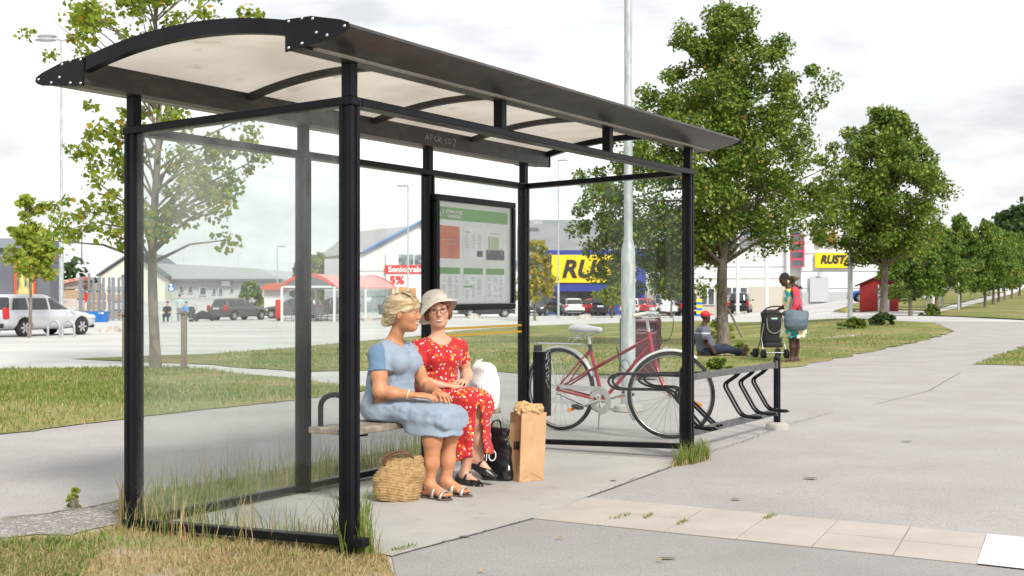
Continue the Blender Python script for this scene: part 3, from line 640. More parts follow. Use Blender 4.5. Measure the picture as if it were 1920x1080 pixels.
def foot(s, ankle, toe_dir, pitch=0, L=.235, sc=1.0, k=.02):
    a = np.array(ankle, float); f_ = np.array([toe_dir[0], toe_dir[1], 0.]); f_ /= np.linalg.norm(f_); u = np.array([0, 0, 1.]); f2 = f_*math.cos(pitch)+u*math.sin(pitch); u2 = u*math.cos(pitch)-f_*math.sin(pitch)
    P = lambda x, z: a+(f2*x+u2*z)*sc
    s.cap(P(0, 0), P(-.03, -.045), .034*sc, .028*sc, k); s.cap(P(0, -.01), P(.09, -.045), .034*sc, .025*sc, k); s.cap(P(-.03, -.05), P(.10, -.055), .024*sc, .022*sc, k)
    r_ = np.cross(f2, u2)
    for j in range(5):
        y = (j-2)*.0155; l = .158-.006*abs(j-1)-.005*j*(j > 1); s.cap(P(.10, -.056)+r_*y*sc, P(l, -.061)+r_*y*sc, .0125*sc, .009*sc, .006)
    return P, f2, u2, r_
RZ_SEAT = math.atan2(-EX.y, -EX.x)        # person-local x (their right) points back along the shelter, y out of it
def cutM(s, a, b, t):
    a, b = np.array(a), np.array(b); d = (b-a)/np.linalg.norm(b-a); u = np.cross(d, (0, 1, 0)); u /= np.linalg.norm(u); v = np.cross(d, u); s.box(a+(b-a)*t+d*.09, (.078, .078, .09), .004, .004, np.stack([u, v, d], 1), 'sub')
# ---------------------------------------- woman in blue
PA = empty('person', S(1.7, .86), RZ_SEAT, 'blonde woman in a blue linen dress on the bench, laughing towards her friend', 'person')
hc = (0, -.055, 1.118); hy = math.radians(21)
s = SDF((-.33, -.36, -.01), (.33, .46, 1.27), .0045)
torsoA = [(.47, 0, -.145, .185, .135), (.56, 0, -.15, .185, .14), (.66, 0, -.16, .158, .122), (.74, 0, -.155, .150, .118), (.82, 0, -.135, .155, .115), (.875, 0, -.13, .142, .094), (.915, 0, -.135, .105, .068), (.95, 0, -.135, .06, .048)]
s.loft([(z, a_, b_, c_-.012, d_-.012) for z, a_, b_, c_, d_ in torsoA], k=.03)
s.cap((0, -.135, .93), (0, -.082, 1.04), .047, .043, .035)
T, M = head(s, hc, hy, -.02, 0, 1.0, smile=1); fbA = (T, M)
for e, sh_, el, wr in ((1, (.150, -.135, .868), (.205, -.085, .648), (.128, .095, .628)), (-1, (-.150, -.135, .868), (-.205, -.03, .655), (-.105, .13, .632))):
    s.cap((e*.06, -.135, .905), sh_, .046, .048, .04); s.path([sh_, tuple(np.array(sh_)*.45+np.array(el)*.55), el], [.050, .047, .040], .03)
    m_ = np.array(el)*.62+np.array(wr)*.38; s.path([el, tuple(m_), wr], [.039, .036, .024], .025)
hand(s, (.128, .095, .628), (-.62, .78, -.06), (.1, .15, 1), -1, curl=.42, thumb=.6, sc=1.05)
hand(s, (-.105, .13, .632), (.55, .83, -.16), (.05, .2, 1), 1, curl=.42, thumb=.6, sc=1.05)
for e, kn, an in ((1, (.085, .262, .492), (.082, .19, .10)), (-1, (-.082, .262, .492), (-.062, .215, .10))):
    s.path([(e*.085, -.11, .525), (e*.085, .12, .505), kn], [.070, .060, .045], .04)
    s.path([kn, tuple(np.array(kn)*.66+np.array(an)*.34+np.array((0, -.02, 0))), tuple(np.array(kn)*.3+np.array(an)*.7), an], [.046, .055, .043, .034], .03)
    foot(s, an, (.12*e, 1), L=.24)
s.mesh('body', [M_skA, M_lip], PA, lipfn(T, M, hc)); face_bits(T, M, PA)
# dress: bodice, skirt over the lap, hem hanging over the knees
s = SDF((-.30, -.36, .34), (.30, .46, 1.0), .0055)
s.loft([(z, cx, cy, rx+.011, ry+.011) for z, cx, cy, rx, ry in torsoA[:-1]]+[(.935, 0, -.135, .085, .058)], k=.03)
for e in (-1, 1): s.ell((e*.072, -.035, .82), (.068, .055, .062), .05)
s.loft([(-.29, 0, .53, .14, .06), (-.2, 0, .53, .182, .082), (.0, 0, .525, .18, .082), (.16, 0, .508, .160, .074), (.28, 0, .498, .152, .070), (.338, 0, .478, .136, .056)], axis=1, k=.03, p=2.9)
s.loft([(.33, .005, .175, .165, .165), (.40, 0, .170, .160, .162), (.45, 0, .150, .155, .165), (.50, 0, .13, .145, .165)], k=.02, p=2.7)
s.loft([(.30, 0, .175, .146, .146), (.405, 0, .165, .136, .135)], k=.01, p=2.6, op='sub')
for e, sh_, el in ((1, (.150, -.135, .868), (.205, -.085, .648)), (-1, (-.150, -.135, .868), (-.205, -.03, .655))):
    m_ = np.array(sh_)*.50+np.array(el)*.50; s.cap((e*.065, -.135, .895), sh_, .054, .057, .04); s.cap(sh_, tuple(m_+(m_-np.array(sh_))*.25), .057, .062, .03); cutM(s, sh_, el, .47)
s.ell((0, -.06, .995), (.085, .105, .085), .01, op='sub'); s.ell((0, -.13, 1.02), (.085, .09, .09), .01, op='sub')
s.noise(.0030, 28, 4, (1, .9, 1.3)); s.noise(.0042, 22, 9, (1.7, .35, 1), ridge=.7, where=lambda X, Y, Z: np.clip((Y+.1)*4, 0, 1)*np.clip((.62-Z)*12, 0, 1))
s.noise(.0042, 24, 2, (.4, 1.0, 2.0), ridge=.7, where=lambda X, Y, Z: np.clip(1-np.abs(Z-.66)*7, 0, 1)*np.clip((.05-Y)*8, 0, 1)); s.noise(.0022, 40, 12, (1.2, 1, .6), ridge=.8)
X, Y, Z = s.ax[0][:, None, None], s.ax[1][None, :, None], s.ax[2][None, None, :]; s.F = np.maximum(s.F, (.392-.05*(Y-.2)+.006*np.sin(X*38)+.005*np.sin(Y*31))-Z).astype(np.float32)
m = bpy.data.materials.new('two tone linen'); m.use_nodes = True; t = m.node_tree; b = t.nodes['Principled BSDF']; b.inputs['Roughness'].default_value = .85; b.inputs['Sheen Weight'].default_value = .2; N_ = t.nodes.new; L2 = t.links.new
def mth(op, a, c_=None):
    x = N_('ShaderNodeMath'); x.operation = op
    for i_, v in enumerate((a, c_)):
        if v is None: continue
        if isinstance(v, (int, float)): x.inputs[i_].default_value = v
        else: L2(v, x.inputs[i_])
    return x.outputs[0]
tcn = N_('ShaderNodeTexCoord'); sx = N_('ShaderNodeSeparateXYZ'); L2(tcn.outputs['Object'], sx.inputs[0])
slv = mth('MULTIPLY', mth('GREATER_THAN', mth('ADD', mth('ABSOLUTE', sx.outputs[0]), mth('MULTIPLY', mth('ADD', sx.outputs[1], .135), -.75)), .122), mth('GREATER_THAN', sx.outputs[2], .735))
nz_ = N_('ShaderNodeTexNoise'); nz_.inputs['Scale'].default_value = 9; nz_.inputs['Detail'].default_value = 6; L2(tcn.outputs['Object'], nz_.inputs['Vector'])
wv = N_('ShaderNodeTexNoise'); wv.inputs['Scale'].default_value = 420; L2(tcn.outputs['Object'], wv.inputs['Vector'])
mp_ = N_('ShaderNodeMapping'); mp_.inputs['Scale'].default_value = (1, 1, .08); L2(tcn.outputs['Object'], mp_.inputs[0]); st_ = N_('ShaderNodeTexNoise'); st_.inputs['Scale'].default_value = 160; L2(mp_.outputs[0], st_.inputs['Vector'])
def mx3(f_, a, c_):
    x = N_('ShaderNodeMix'); x.data_type = 'RGBA'; L2(f_, x.inputs[0]); 
    for i_, v in ((6, a), (7, c_)):
        if isinstance(v, tuple): x.inputs[i_].default_value = v
        else: L2(v, x.inputs[i_])
    return x.outputs[2]
cA = mx3(nz_.outputs[0], (.15, .215, .30, 1), (.29, .355, .44, 1)); cA = mx3(mth('MULTIPLY', st_.outputs[0], .45), cA, (.36, .42, .50, 1)); cB = mx3(nz_.outputs[0], (.08, .155, .255, 1), (.16, .26, .38, 1))
L2(mx3(slv, cA, cB), b.inputs['Base Color']); bp = N_('ShaderNodeBump'); bp.inputs['Strength'].default_value = .3; bp.inputs['Distance'].default_value = .004; L2(wv.outputs[0], bp.inputs['Height']); L2(bp.outputs[0], b.inputs['Normal'])
s.mesh('dress', m, PA)
# hair: swept back into a low knot, feathered fringe
T, M = fbA
s = SDF((-.16, -.22, 1.0), (.16, .12, 1.28), .0035)
def hd(s, x, y, z, r, k=.02, op='u'): s.ell(T(x, y, z), r, k, M, op)
hd(s, 0, -.018, .046, (.086, .104, .084)); hd(s, 0, -.070, .0, (.068, .048, .075), .03); hd(s, 0, -.100, -.045, (.045, .036, .040), .03); hd(s, .015, -.112, -.060, (.028, .026, .026), .012)
hd(s, .0, .055, .074, (.060, .036, .030), .03)
for e in (-1, 1): hd(s, e*.058, .035, .045, (.026, .040, .042), .02); hd(s, e*.070, -.02, .02, (.02, .05, .055), .02)
hd(s, 0, .085, -.045, (.070, .068, .085), .012, 'sub')
for e in (-1, 1): hd(s, e*.080, .0, -.028, (.024, .026, .040), .01, 'sub')
T0, Mi = T, M
X, Y, Z = s.ax[0][:, None, None], s.ax[1][None, :, None], s.ax[2][None, None, :]
c0 = T(0, -.10, -.03); ang = np.arctan2(Z-c0[2], np.sqrt((X-c0[0])**2+(Y-c0[1])**2)*1.0+.02); a2 = np.arctan2(X-c0[0], Y-c0[1])
s.F = (s.F+.0016*np.sin(ang*40+2.0*np.sin(a2*2))).astype(np.float32)
s.noise(.0035, 30, 3)
hr = s.mesh('hair', M_blond, PA)
rnd = random.Random(8); st = MB()       # loose strands
for i in range(90):
    a = rnd.uniform(-1.2, 1.2); x0 = rnd.uniform(-.055, .055); p = [T(x0*.8, -.03, .138), T(x0, .045, .118+rnd.uniform(-.005, .005)), T(x0*1.25, .095+rnd.uniform(-.006, .006)-x0*x0*6, .065+rnd.uniform(-.01, .01)), T(x0*1.5+.01*a, .092-x0*x0*9, .030+rnd.uniform(-.012, .014))]
    st.tube(catmull(p, 4), [.0016]*12+[.0004], 4)
for i in range(24):
    e = rnd.choice((-1, 1)); z0 = rnd.uniform(-.06, .06); p = [T(e*.076, .03+rnd.uniform(-.01, .01), .05+z0*.3), T(e*.088, -.03, .02+z0*.5), T(e*.055, -.10, -.02+z0*.6), T(e*.02, -.128+rnd.uniform(-.008, .006), -.045+z0*.5)]
    st.tube(catmull(p, 4), [.0015]*12+[.0004], 4)
st.build('loose_strands', M_blond, hr)
M_tort = mat('tortoise plastic', (.09, .05, .03), .2); M_lens = mat('lens', (.5, .5, .52), .08, metal=.6)
for e in (-1, 1): MB().lathe([(.001, .002), (.016, .002), (.019, -.001), (.016, -.004)], T(e*.024, .040, .124), 14, Matrix(M.tolist()) @ Matrix.Rotation(-.9, 3, 'X')).build('sunglasses_lens', M_lens, hr, smooth=50)
M_silver = mat('silver', (.75, .74, .7), .2, metal=1)
pn = MB().tube([(x, y, z) for x, y, z in [(math.cos(a)*.066-.0, -.125+math.sin(a)*.075+.03, .945-.03*math.sin(a)) for a in np.linspace(-.3, PI+.3, 15)]], .0009, 5).build('necklace', M_silver, PA)
MB().tube([(.0+.011*math.cos(a), -.013, .868+.016*math.sin(a)) for a in np.linspace(0, 2*PI, 17)[:-1]], .0022, 6, closed=True).build('pendant', M_silver, pn)
wv = np.array((-.093, .155, -.057)); wv /= np.linalg.norm(wv)
u_ = np.cross(wv, (0, 0, 1)); u_ /= np.linalg.norm(u_); v_ = np.cross(wv, u_); cc = np.array((.142, .073, .601))
cc = np.array((.137, .076, .631)); MB().tube([tuple(cc+(u_*math.cos(a)+v_*math.sin(a))*.029) for a in np.linspace(0, 2*PI, 17)[:-1]], .0035, 6, closed=True).build('bracelet', mat('pearl', (.7, .62, .5), .3), PA)
# sandals
M_sole = mat('cork sole', (.10, .075, .05), .8); M_strap = mat('pewter strap', (.42, .40, .36), .35, metal=.4, col2=(.6, .58, .55), scale=120)
for e, an in ((1, (.082, .19, .10)), (-1, (-.062, .215, .10))):
    a = math.atan2(.12*e, 1); c_, s_ = math.cos(-a), math.sin(-a); fn = lambda x, y, z, an=an, c_=c_, s_=s_: (an[0]+x*c_-y*s_, an[1]+x*s_+y*c_, z)
    so_ = MB(); o2 = [(.0, -.062), (.026, -.052), (.031, -.02), (.030, .03), (.038, .08), (.043, .12), (.038, .16), (.018, .178), (-.010, .178), (-.034, .16), (-.043, .12), (-.038, .08), (-.030, .03), (-.031, -.02), (-.026, -.052)]
    so_.prism(o2, lambda u, v, t: fn(u, v, t), .0, .020); sn = so_.build('sandal', M_sole, PA, bevel=.004)
    for y0, hh, ww in ((.125, .060, .044), (.055, .082, .036)):
        st = MB(); n = 10
        for i in range(n+1):
            t = i/n*PI
            for yy in (y0-.011, y0+.011): st.v.append(fn(ww*math.cos(t), yy, .018+(hh-.018)*math.sin(t)**.8))
        st.f = [(2*i, 2*i+1, 2*i+3, 2*i+2) for i in range(n)]; st.m = [0]*n
        o = st.build('strap', M_strap, sn, smooth=60); md = o.modifiers.new('thickness', 'SOLIDIFY'); md.thickness = .005; md.offset = 1
    MB().tube([fn(0, y_, z_) for y_, z_ in ((.135, .063), (.10, .070), (.06, .086), (.02, .108))], [.007, .009, .008, .006], 8).build('strap', M_strap, sn, smooth=60)
    MB().tube([fn(x, y_, z_) for x, y_, z_ in ((.036, .0, .075), (.0, -.048, .078), (-.036, .0, .075), (0, .037, .108))], .006, 6, closed=True).build('strap', M_strap, sn, smooth=60)

# ---------------------------------------- woman in red
PB = empty('person', S(2.2, .86), RZ_SEAT, 'smiling woman in red flowered dress, glasses and pale sun hat, legs crossed on the bench', 'person')
hcB = (0, -.137, 1.128); hyB = math.radians(-52); ty = math.radians(-28)
def Rt(x, y, z, c=(0, -.13)):
    return (c[0]+x*math.cos(ty)-y*math.sin(ty), c[1]+x*math.sin(ty)+y*math.cos(ty), z)
s = SDF((-.33, -.36, -.01), (.33, .40, 1.27), .0045)
torsoB = [(.46, 0, -.16, .165, .125), (.56, 0, -.16, .168, .128), (.66, 0, -.15, .132, .105), (.72, 0, -.14, .126, .102), (.80, 0, -.13, .138, .105), (.87, 0, -.13, .142, .092), (.915, 0, -.13, .112, .066), (.95, 0, -.13, .06, .045)]
s.loft([(z, a_, b_, c_-.010, d_-.010) for z, a_, b_, c_, d_ in torsoB], k=.03, yaw=ty)
s.cap((0, -.132, .93), (.004, -.135, 1.05), .045, .042, .04)
T, M = head(s, hcB, hyB, -.03, math.radians(5), .98, smile=1); fbB = (T, M)
ARM = ((1, Rt(.150, 0, .885), (.232, -.155, .68), (.112, -.02, .650)), (-1, Rt(-.150, 0, .885), (-.225, -.055, .70), (-.075, .03, .668)))
for e, sh_, el, wr in ARM:
    s.cap(Rt(e*.06, 0, .915), sh_, .042, .046, .035); s.path([sh_, tuple(np.array(sh_)*.5+np.array(el)*.5), el], [.048, .043, .036], .03)
    m_ = np.array(el)*.6+np.array(wr)*.4; s.path([el, tuple(m_), wr], [.036, .035, .023], .025)
hand(s, ARM[0][3], (-.75, .66, -.02), (.2, .1, 1), -1, curl=.45, thumb=.7)
hand(s, ARM[1][3], (.9, .30, .02), (0, .25, 1), 1, curl=.55, thumb=.7)
knR, anR = (.0, .188, .552), (-.022, .165, .178); knL, anL = (-.06, .17, .50), (.018, .085, .085)
s.path([(.08, -.12, .53), (.05, .06, .555), knR], [.066, .062, .054], .04); s.path([(-.08, -.12, .52), (-.07, .04, .50), knL], [.066, .062, .052], .04)
for kn, an in ((knR, anR), (knL, anL)): s.path([kn, tuple(np.array(kn)*.66+np.array(an)*.34+np.array((0, -.018, 0))), tuple(np.array(kn)*.3+np.array(an)*.7), an], [.053, .052, .038, .031], .03)
FT = [foot(s, anR, (-.1, 1), -.40, sc=.94), foot(s, anL, (.12, 1), -.12, sc=.94)]
s.mesh('body', [M_skB, M_lip], PB, lipfn(T, M, hcB, .98)); face_bits(T, M, PB, .98)
# floral print
m = bpy.data.materials.new('red floral cotton'); m.use_nodes = True; t = m.node_tree; b = t.nodes['Principled BSDF']; b.inputs['Roughness'].default_value = .8; b.inputs['Sheen Weight'].default_value = .15; N_ = t.nodes.new; L2 = t.links.new
tcn = N_('ShaderNodeTexCoord'); warp = N_('ShaderNodeTexNoise'); warp.inputs['Scale'].default_value = 60; vm = N_('ShaderNodeVectorMath'); vm.operation = 'MULTIPLY_ADD'; vm.inputs[1].default_value = (.012,)*3
L2(tcn.outputs['Object'], warp.inputs['Vector']); L2(warp.outputs['Color'], vm.inputs[0]); L2(tcn.outputs['Object'], vm.inputs[2])
def vor(scale, vec, rnd_=.9):
    v = N_('ShaderNodeTexVoronoi'); v.inputs['Scale'].default_value = scale; v.inputs['Randomness'].default_value = rnd_; L2(vec, v.inputs['Vector']); return v
def thr(a, val, op='LESS_THAN'):
    x = N_('ShaderNodeMath'); x.operation = op; L2(a, x.inputs[0]); x.inputs[1].default_value = val; return x.outputs[0]
def mul(a, b_):
    x = N_('ShaderNodeMath'); x.operation = 'MULTIPLY'; L2(a, x.inputs[0]); L2(b_, x.inputs[1]); return x.outputs[0]
def mixf(f_, a, bc):
    x = N_('ShaderNodeMix'); x.data_type = 'RGBA'; L2(f_, x.inputs[0])
    for i_, v in ((6, a), (7, bc)):
        if isinstance(v, tuple): x.inputs[i_].default_value = v
        else: L2(v, x.inputs[i_])
    return x.outputs[2]
v1 = vor(43, tcn.outputs['Object'], .8); v2 = vor(31, vm.outputs[0], .8); v3 = vor(48, vm.outputs[0])
sep = N_('ShaderNodeSeparateColor'); L2(v1.outputs['Color'], sep.inputs[0]); sep2 = N_('ShaderNodeSeparateColor'); L2(v2.outputs['Color'], sep2.inputs[0]); sep3 = N_('ShaderNodeSeparateColor'); L2(v3.outputs['Color'], sep3.inputs[0])
cur = (.44, .008, .013, 1)
cur = mixf(mul(thr(v3.outputs['Distance'], .27), thr(sep3.outputs[1], .42)), cur, (.10, .10, .02, 1))
cur = mixf(mul(thr(v2.outputs['Distance'], .36), thr(sep2.outputs[0], .48)), cur, (.80, .20, .015, 1))
cur = mixf(mul(thr(v2.outputs['Distance'], .12), thr(sep2.outputs[0], .48)), cur, (.75, .42, .04, 1))
cur = mixf(mul(thr(v1.outputs['Distance'], .29), thr(sep.outputs[0], .60)), cur, (.78, .70, .66, 1))
cur = mixf(mul(thr(v1.outputs['Distance'], .15), thr(sep.outputs[0], .60)), cur, (.12, .05, .06, 1))
L2(cur, b.inputs['Base Color']); M_floral = m
s = SDF((-.30, -.36, .12), (.32, .36, .99), .0055)
s.loft([(z, cx, cy, rx+.010, ry+.010) for z, cx, cy, rx, ry in torsoB[:-1]]+[(.935, 0, -.13, .085, .055)], k=.03, yaw=ty)
for e in (-1, 1): s.ell(Rt(e*.062, .075, .82), (.060, .050, .055), .05)
for e, sh_, el, wr in ARM:
    m_ = np.array(sh_)*.45+np.array(el)*.55; s.cap(Rt(e*.065, 0, .905), sh_, .050, .054, .035); s.cap(sh_, tuple(m_+(m_-np.array(sh_))*.3), .053, .055, .03); cutM(s, sh_, el, .52)
s.loft([(-.28, 0, .535, .15, .08), (-.15, 0, .55, .185, .11), (.0, .015, .552, .150, .088), (.13, .015, .552, .128, .084), (.20, .0, .545, .10, .078), (.248, -.005, .53, .075, .06)], axis=1, k=.05, p=2.5)
s.loft([(.14, .035, .135, .165, .140), (.25, .03, .135, .148, .122), (.36, .02, .138, .126, .108), (.46, .012, .14, .110, .104), (.54, .005, .13, .10, .105)], k=.05, p=2.6)
# slit at the front over the crossed shin, and the hollow inside the skirt
Ms = np.array([[.51, .86, 0], [-.86, .51, 0], [0, 0, 1.]])
for z0, z1, hw in ((.08, .20, .046), (.18, .30, .038), (.28, .40, .029), (.38, .48, .020), (.46, .53, .010)): cx_ = -.012+.02*(z0-.2); s.box((cx_+.86*.155, .175+.51*.155, (z0+z1)/2), (hw, .165, (z1-z0)/2), .008, .012, Ms, 'sub')
s.loft([(.08, .035, .135, .142, .118), (.25, .03, .135, .124, .100), (.36, .02, .138, .104, .088), (.45, .01, .14, .084, .078)], k=.01, op='sub')
s.ell((.06, .02, .985), (.075, .075, .085), .01, op='sub'); s.ell(Rt(0, .05, .985), (.085, .085, .085), .01, op='sub'); s.ell((0, -.14, 1.02), (.07, .075, .08), .01, op='sub')
s.noise(.003, 32, 14, (1, 1, 1.2), ridge=.5); s.noise(.0085, 28, 19, (1.6, 1.3, .16), ridge=.6, where=lambda X, Y, Z: np.clip((.52-Z)*4, 0, 1)); s.noise(.004, 28, 5, (.5, .8, 2.4), ridge=.6, where=lambda X, Y, Z: np.clip(1-np.abs(Z-.68)*9, 0, 1))
X, Y, Z = s.ax[0][:, None, None], s.ax[1][None, :, None], s.ax[2][None, None, :]; s.F = np.maximum(s.F, (.185+.30*(Y-.15)*(Y > .15)+.008*np.sin(X*40)+.008*np.sin(Y*33+1))-Z).astype(np.float32)
dr = s.mesh('dress', M_floral, PB)
for i in range(6): MB().lathe([(.0001, .003), (.004, .0025), (.0055, 0)], Rt(.002, .118-.006*abs(i-1), .90-.034*i), 10, Matrix(rotz(ty).tolist()) @ Matrix.Rotation(-PI/2, 3, 'X')).build('button', mat('shell button', (.7, .62, .55), .3), dr, smooth=60)
# hair
T, M = fbB
s = SDF((-.18, -.28, .98), (.18, .02, 1.26), .0035)
hd(s, 0, -.018, .010, (.082, .088, .066))
for e in (-1, 1): hd(s, e*.072, .005, -.010, (.022, .045, .055), .03); hd(s, e*.062, .045, .045, (.022, .03, .03), .02)
hd(s, 0, .066, .048, (.052, .022, .018), .02); hd(s, 0, .088, -.040, (.064, .060, .088), .01, 'sub')
s.noise(.004, 70, 6, (1.4, 1.4, .4)); TH0, MH0 = headpts(hcB, hyB, .20, math.radians(15), 1.0); s.box(TH0(0, 0, .148), (.2, .2, .1), .01, .006, MH0, 'sub'); s.mesh('hair', M_auburn, PB)
# glasses
M_gf = mat('spectacle frame', (.05, .035, .03), .3)
for e in (-1, 1):
    pts = [T(e*(.0325+.0235*math.copysign(abs(math.cos(a))**.8, math.cos(a))), .102-.25*abs(.0235*math.cos(a)+.01)*(1 if math.cos(a) > 0 else .3), .001+.0165*math.copysign(abs(math.sin(a))**.8, math.sin(a))) for a in np.linspace(0, 2*PI, 21)[:-1]]
    MB().tube(pts, .0017, 6, closed=True).build('spectacles', M_gf, PB, smooth=60)
    MB().tube([T(e*.055, .096, .008), T(e*.074, .07, .010), T(e*.080, -.005, .010)], .0016, 6).build('spectacles_arm', M_gf, PB, smooth=60)
MB().tube([T(-.011, .102, .005), T(0, .106, .009), T(.011, .102, .005)], .0016, 6).build('spectacles_bridge', M_gf, PB, smooth=60)
# straw hat: crown, flared soft brim with woven rows
M_straw = mat('pale straw', (.86, .79, .69), .8, col2=(.74, .65, .54), scale=120, lo=.45, hi=.6, stretch=(1, 1, 2.2), bump=.5, bscale=300)
hb = MB(); TH, MH = headpts(hcB, hyB, .20, math.radians(15), 1.0); na = 48
prof = [(.002, .143), (.035, .141), (.060, .132), (.078, .114), (.087, .09), (.091, .066), (.094, .054), (.104, .048), (.118, .038), (.131, .024), (.140, .010), (.143, .005)]
for (r, z) in prof:
    for j in range(na):
        a = 2*PI*j/na; out = max(0, (r-.094)/.049); flop = -.045*out*max(0, math.cos(a))-.006*out*math.sin(3*a+1)-.035*out*max(0, -math.sin(a)); flop += .022*out*max(0, math.sin(a))+.012*out*max(0, -math.cos(a))
        hb.v.append(tuple(TH(r*math.cos(a)*(.97+.04*out*math.sin(a*3)), r*math.sin(a)*1.13-.018, z+flop+.0025*math.sin(r*420)*(1 if r > .1 else .5))))
for i in range(len(prof)-1):
    for j in range(na): hb.f.append((i*na+j, i*na+(j+1) % na, (i+1)*na+(j+1) % na, (i+1)*na+j)); hb.m.append(0)
hat = hb.build('sun_hat', M_straw, PB, smooth=70); sd_ = hat.modifiers.new('weave', 'SUBSURF'); sd_.levels = sd_.render_levels = 1; md = hat.modifiers.new('thickness', 'SOLIDIFY'); md.thickness = .003
rb = [TH(.0925*math.cos(a), .097*math.sin(a)-.022, .062) for a in np.linspace(0, 2*PI, 41)[:-1]]
MB().tube(rb, .0022, 6, closed=True).build('hat_cord', mat('cord', (.35, .26, .18), .8), hat)
bw_ = [TH(.096*math.cos(a)+x, .100*math.sin(a)-.022, z) for a, x, z in ((.95, .0, .055), (1.05, 0, .075), (1.25, 0, .085), (1.32, 0, .066), (1.1, 0, .055))]
MB().tube(catmull(bw_, 4, True), .0016, 6, closed=True).build('hat_bow', mat('dark thread', (.03, .025, .02), .6), hat)
# black strap shoes with a low heel
M_shoe = mat('black leather', (.012, .012, .013), .3, bump=.1, bscale=200)
for (P_, f2, u2, r_), an in zip(FT, (anR, anL)):
    s = SDF(tuple(np.array(an)+(-.12, -.14, -.16)), tuple(np.array(an)+(.12, .24, .06)), .004)
    Q = lambda x, z, y=0: P_(x, z)+r_*y
    s.cap(Q(-.035, -.045), Q(.09, -.060), .036, .034, .02); s.cap(Q(.09, -.060, -.006), Q(.145, -.066, .004), .036, .024, .02); s.cap(Q(.09, -.060, .008), Q(.14, -.066, 0), .034, .022, .02)
    Mx = np.stack([r_, f2, u2], 1); s.ell(Q(.055, -.012), (.030, .062, .034), .008, Mx, 'sub'); s.ell(Q(-.01, -.0), (.032, .042, .042), .008, Mx, 'sub')
    s.cap(Q(.035, -.020, -.030), Q(.038, -.002, -.012), .007, .006, .004); s.path([Q(.03, -.03, -.033), Q(.034, -.01, -.027), Q(.04, .012, 0), Q(.034, -.01, .027), Q(.03, -.03, .033)], [.008]*5, .004)
    s.cap(Q(-.042, -.085), Q(-.048, -.100), .024, .020, .01)
    s.mesh('shoe', M_shoe, PB)
# ------------------------------------------------------------------ bags
def gnd(px, py): g = G(px, py); return Vector((g.x, g.y, g.z+.011))
M_strawbag = mat('woven raffia', (.42, .27, .12), .8, col2=(.28, .165, .065), scale=40, lo=.4, hi=.65, bump=.7, bscale=260, col3=(.52, .36, .18), scale3=90, lo3=.55, hi3=.7)
g = gnd(744, 941); SB = empty('straw_bag', g, math.radians(12), 'slouching woven straw tote bag on the slab at the feet of the woman in blue', 'bag')
s = SDF((-.20, -.13, -.01), (.22, .13, .30), .0045)
s.loft([(.0, 0, 0, .125, .075), (.05, .0, 0, .145, .085), (.13, .01, 0, .148, .08), (.19, .025, 0, .13, .068), (.235, .04, 0, .115, .05), (.262, .055, 0, .08, .03)], k=.03, p=2.4)
s.ell((.12, -.02, .16), (.045, .05, .05), .03); s.ell((.09, -.01, .235), (.05, .035, .03), .03)
s.loft([(.16, .02, .005, .105, .045), (.23, .035, .005, .092, .030), (.30, .05, .005, .09, .03)], k=.01, op='sub')
s.noise(.007, 24, 3)
X, Y, Z = s.ax[0][:, None, None], s.ax[1][None, :, None], s.ax[2][None, None, :]
s.F = (s.F+.0017*np.sin((Z+.012*np.sin(X*17)+.02*X)*390)).astype(np.float32)
s.mesh('woven_body', M_strawbag, SB, relax=0)
M_lea = mat('brown leather cord', (.12, .05, .025), .5)
for y_ in (-.035, .03):
    MB().tube(catmull([(-.07, y_, .20), (-.075, y_*1.3, .245), (-.02, y_*1.6, .275), (.04, y_*1.5, .283), (.085, y_*1.2, .262), (.10, y_, .23)], 5), .0065, 8).build('handle', M_lea, SB, smooth=60)
# brown paper carrier
M_kraft = mat('kraft paper', (.50, .31, .165), .75, col2=(.44, .265, .135), scale=7, bump=.12, bscale=30)
M_ink = mat('black ink', (.015, .015, .016), .6); M_chr = mat('crochet cotton', (.62, .43, .22), .85, col2=(.42, .26, .11), scale=60, lo=.4, hi=.6, bump=1, bscale=130)
g = gnd(986, 903); PBG = empty('paper_bag', g, math.radians(32), 'tall brown paper carrier bag with a crocheted piece sticking out of its top', 'bag')
w_, d_, h_ = .19, .14, .445; pb = MB()
cr_ = lambda z, k: .006*math.sin(z*31+k)
lv = [0, .055, .13, .2, .3, .39, h_]; ring = []
for i, z in enumerate(lv):
    ln = z*.055; gz = 0 if i == 0 else .028*min(1, z/.2)
    r = [(-w_/2+ln, -d_/2), (-.01+ln+cr_(z, 0), -d_/2-.004+.006*(i % 2)), (.0+ln, -d_/2+.001), (w_/2+ln+.01*z, -d_/2), (w_/2-gz*.4+ln, 0), (w_/2+ln+.01*z, d_/2), (-w_/2+ln, d_/2), (-w_/2+ln+gz, 0)]
    ring.append([(x, y+.02*z, z) for x, y in r])
n = 8
for r in ring: pb.v += r
for i in range(len(lv)-1):
    for j in range(n): pb.f.append((i*n+j, i*n+(j+1) % n, (i+1)*n+(j+1) % n, (i+1)*n+j)); pb.m.append(0)
pb.f.append(tuple(range(n))[::-1]); pb.m.append(0)
o = pb.build('bag_body', M_kraft, PBG); md = o.modifiers.new('thickness', 'SOLIDIFY'); md.thickness = .0015
for a, b_ in (((-w_/2+.004, -d_/2-.003, .004), (.0, -d_/2-.003, .058)), ((w_/2-.004, -d_/2-.003, .004), (.0, -d_/2-.003, .058))): MB().tube([a, b_], .0012, 4).build('fold', M_kraft, o)
text('lettering', 'RUSTA', .06, M_ink, frame((-w_/2-.001+.03, .0, .23), (.05, -1, 0), (.055, 0, 1)), o, width=.125, height=.055, shear=.1, bold=.002)
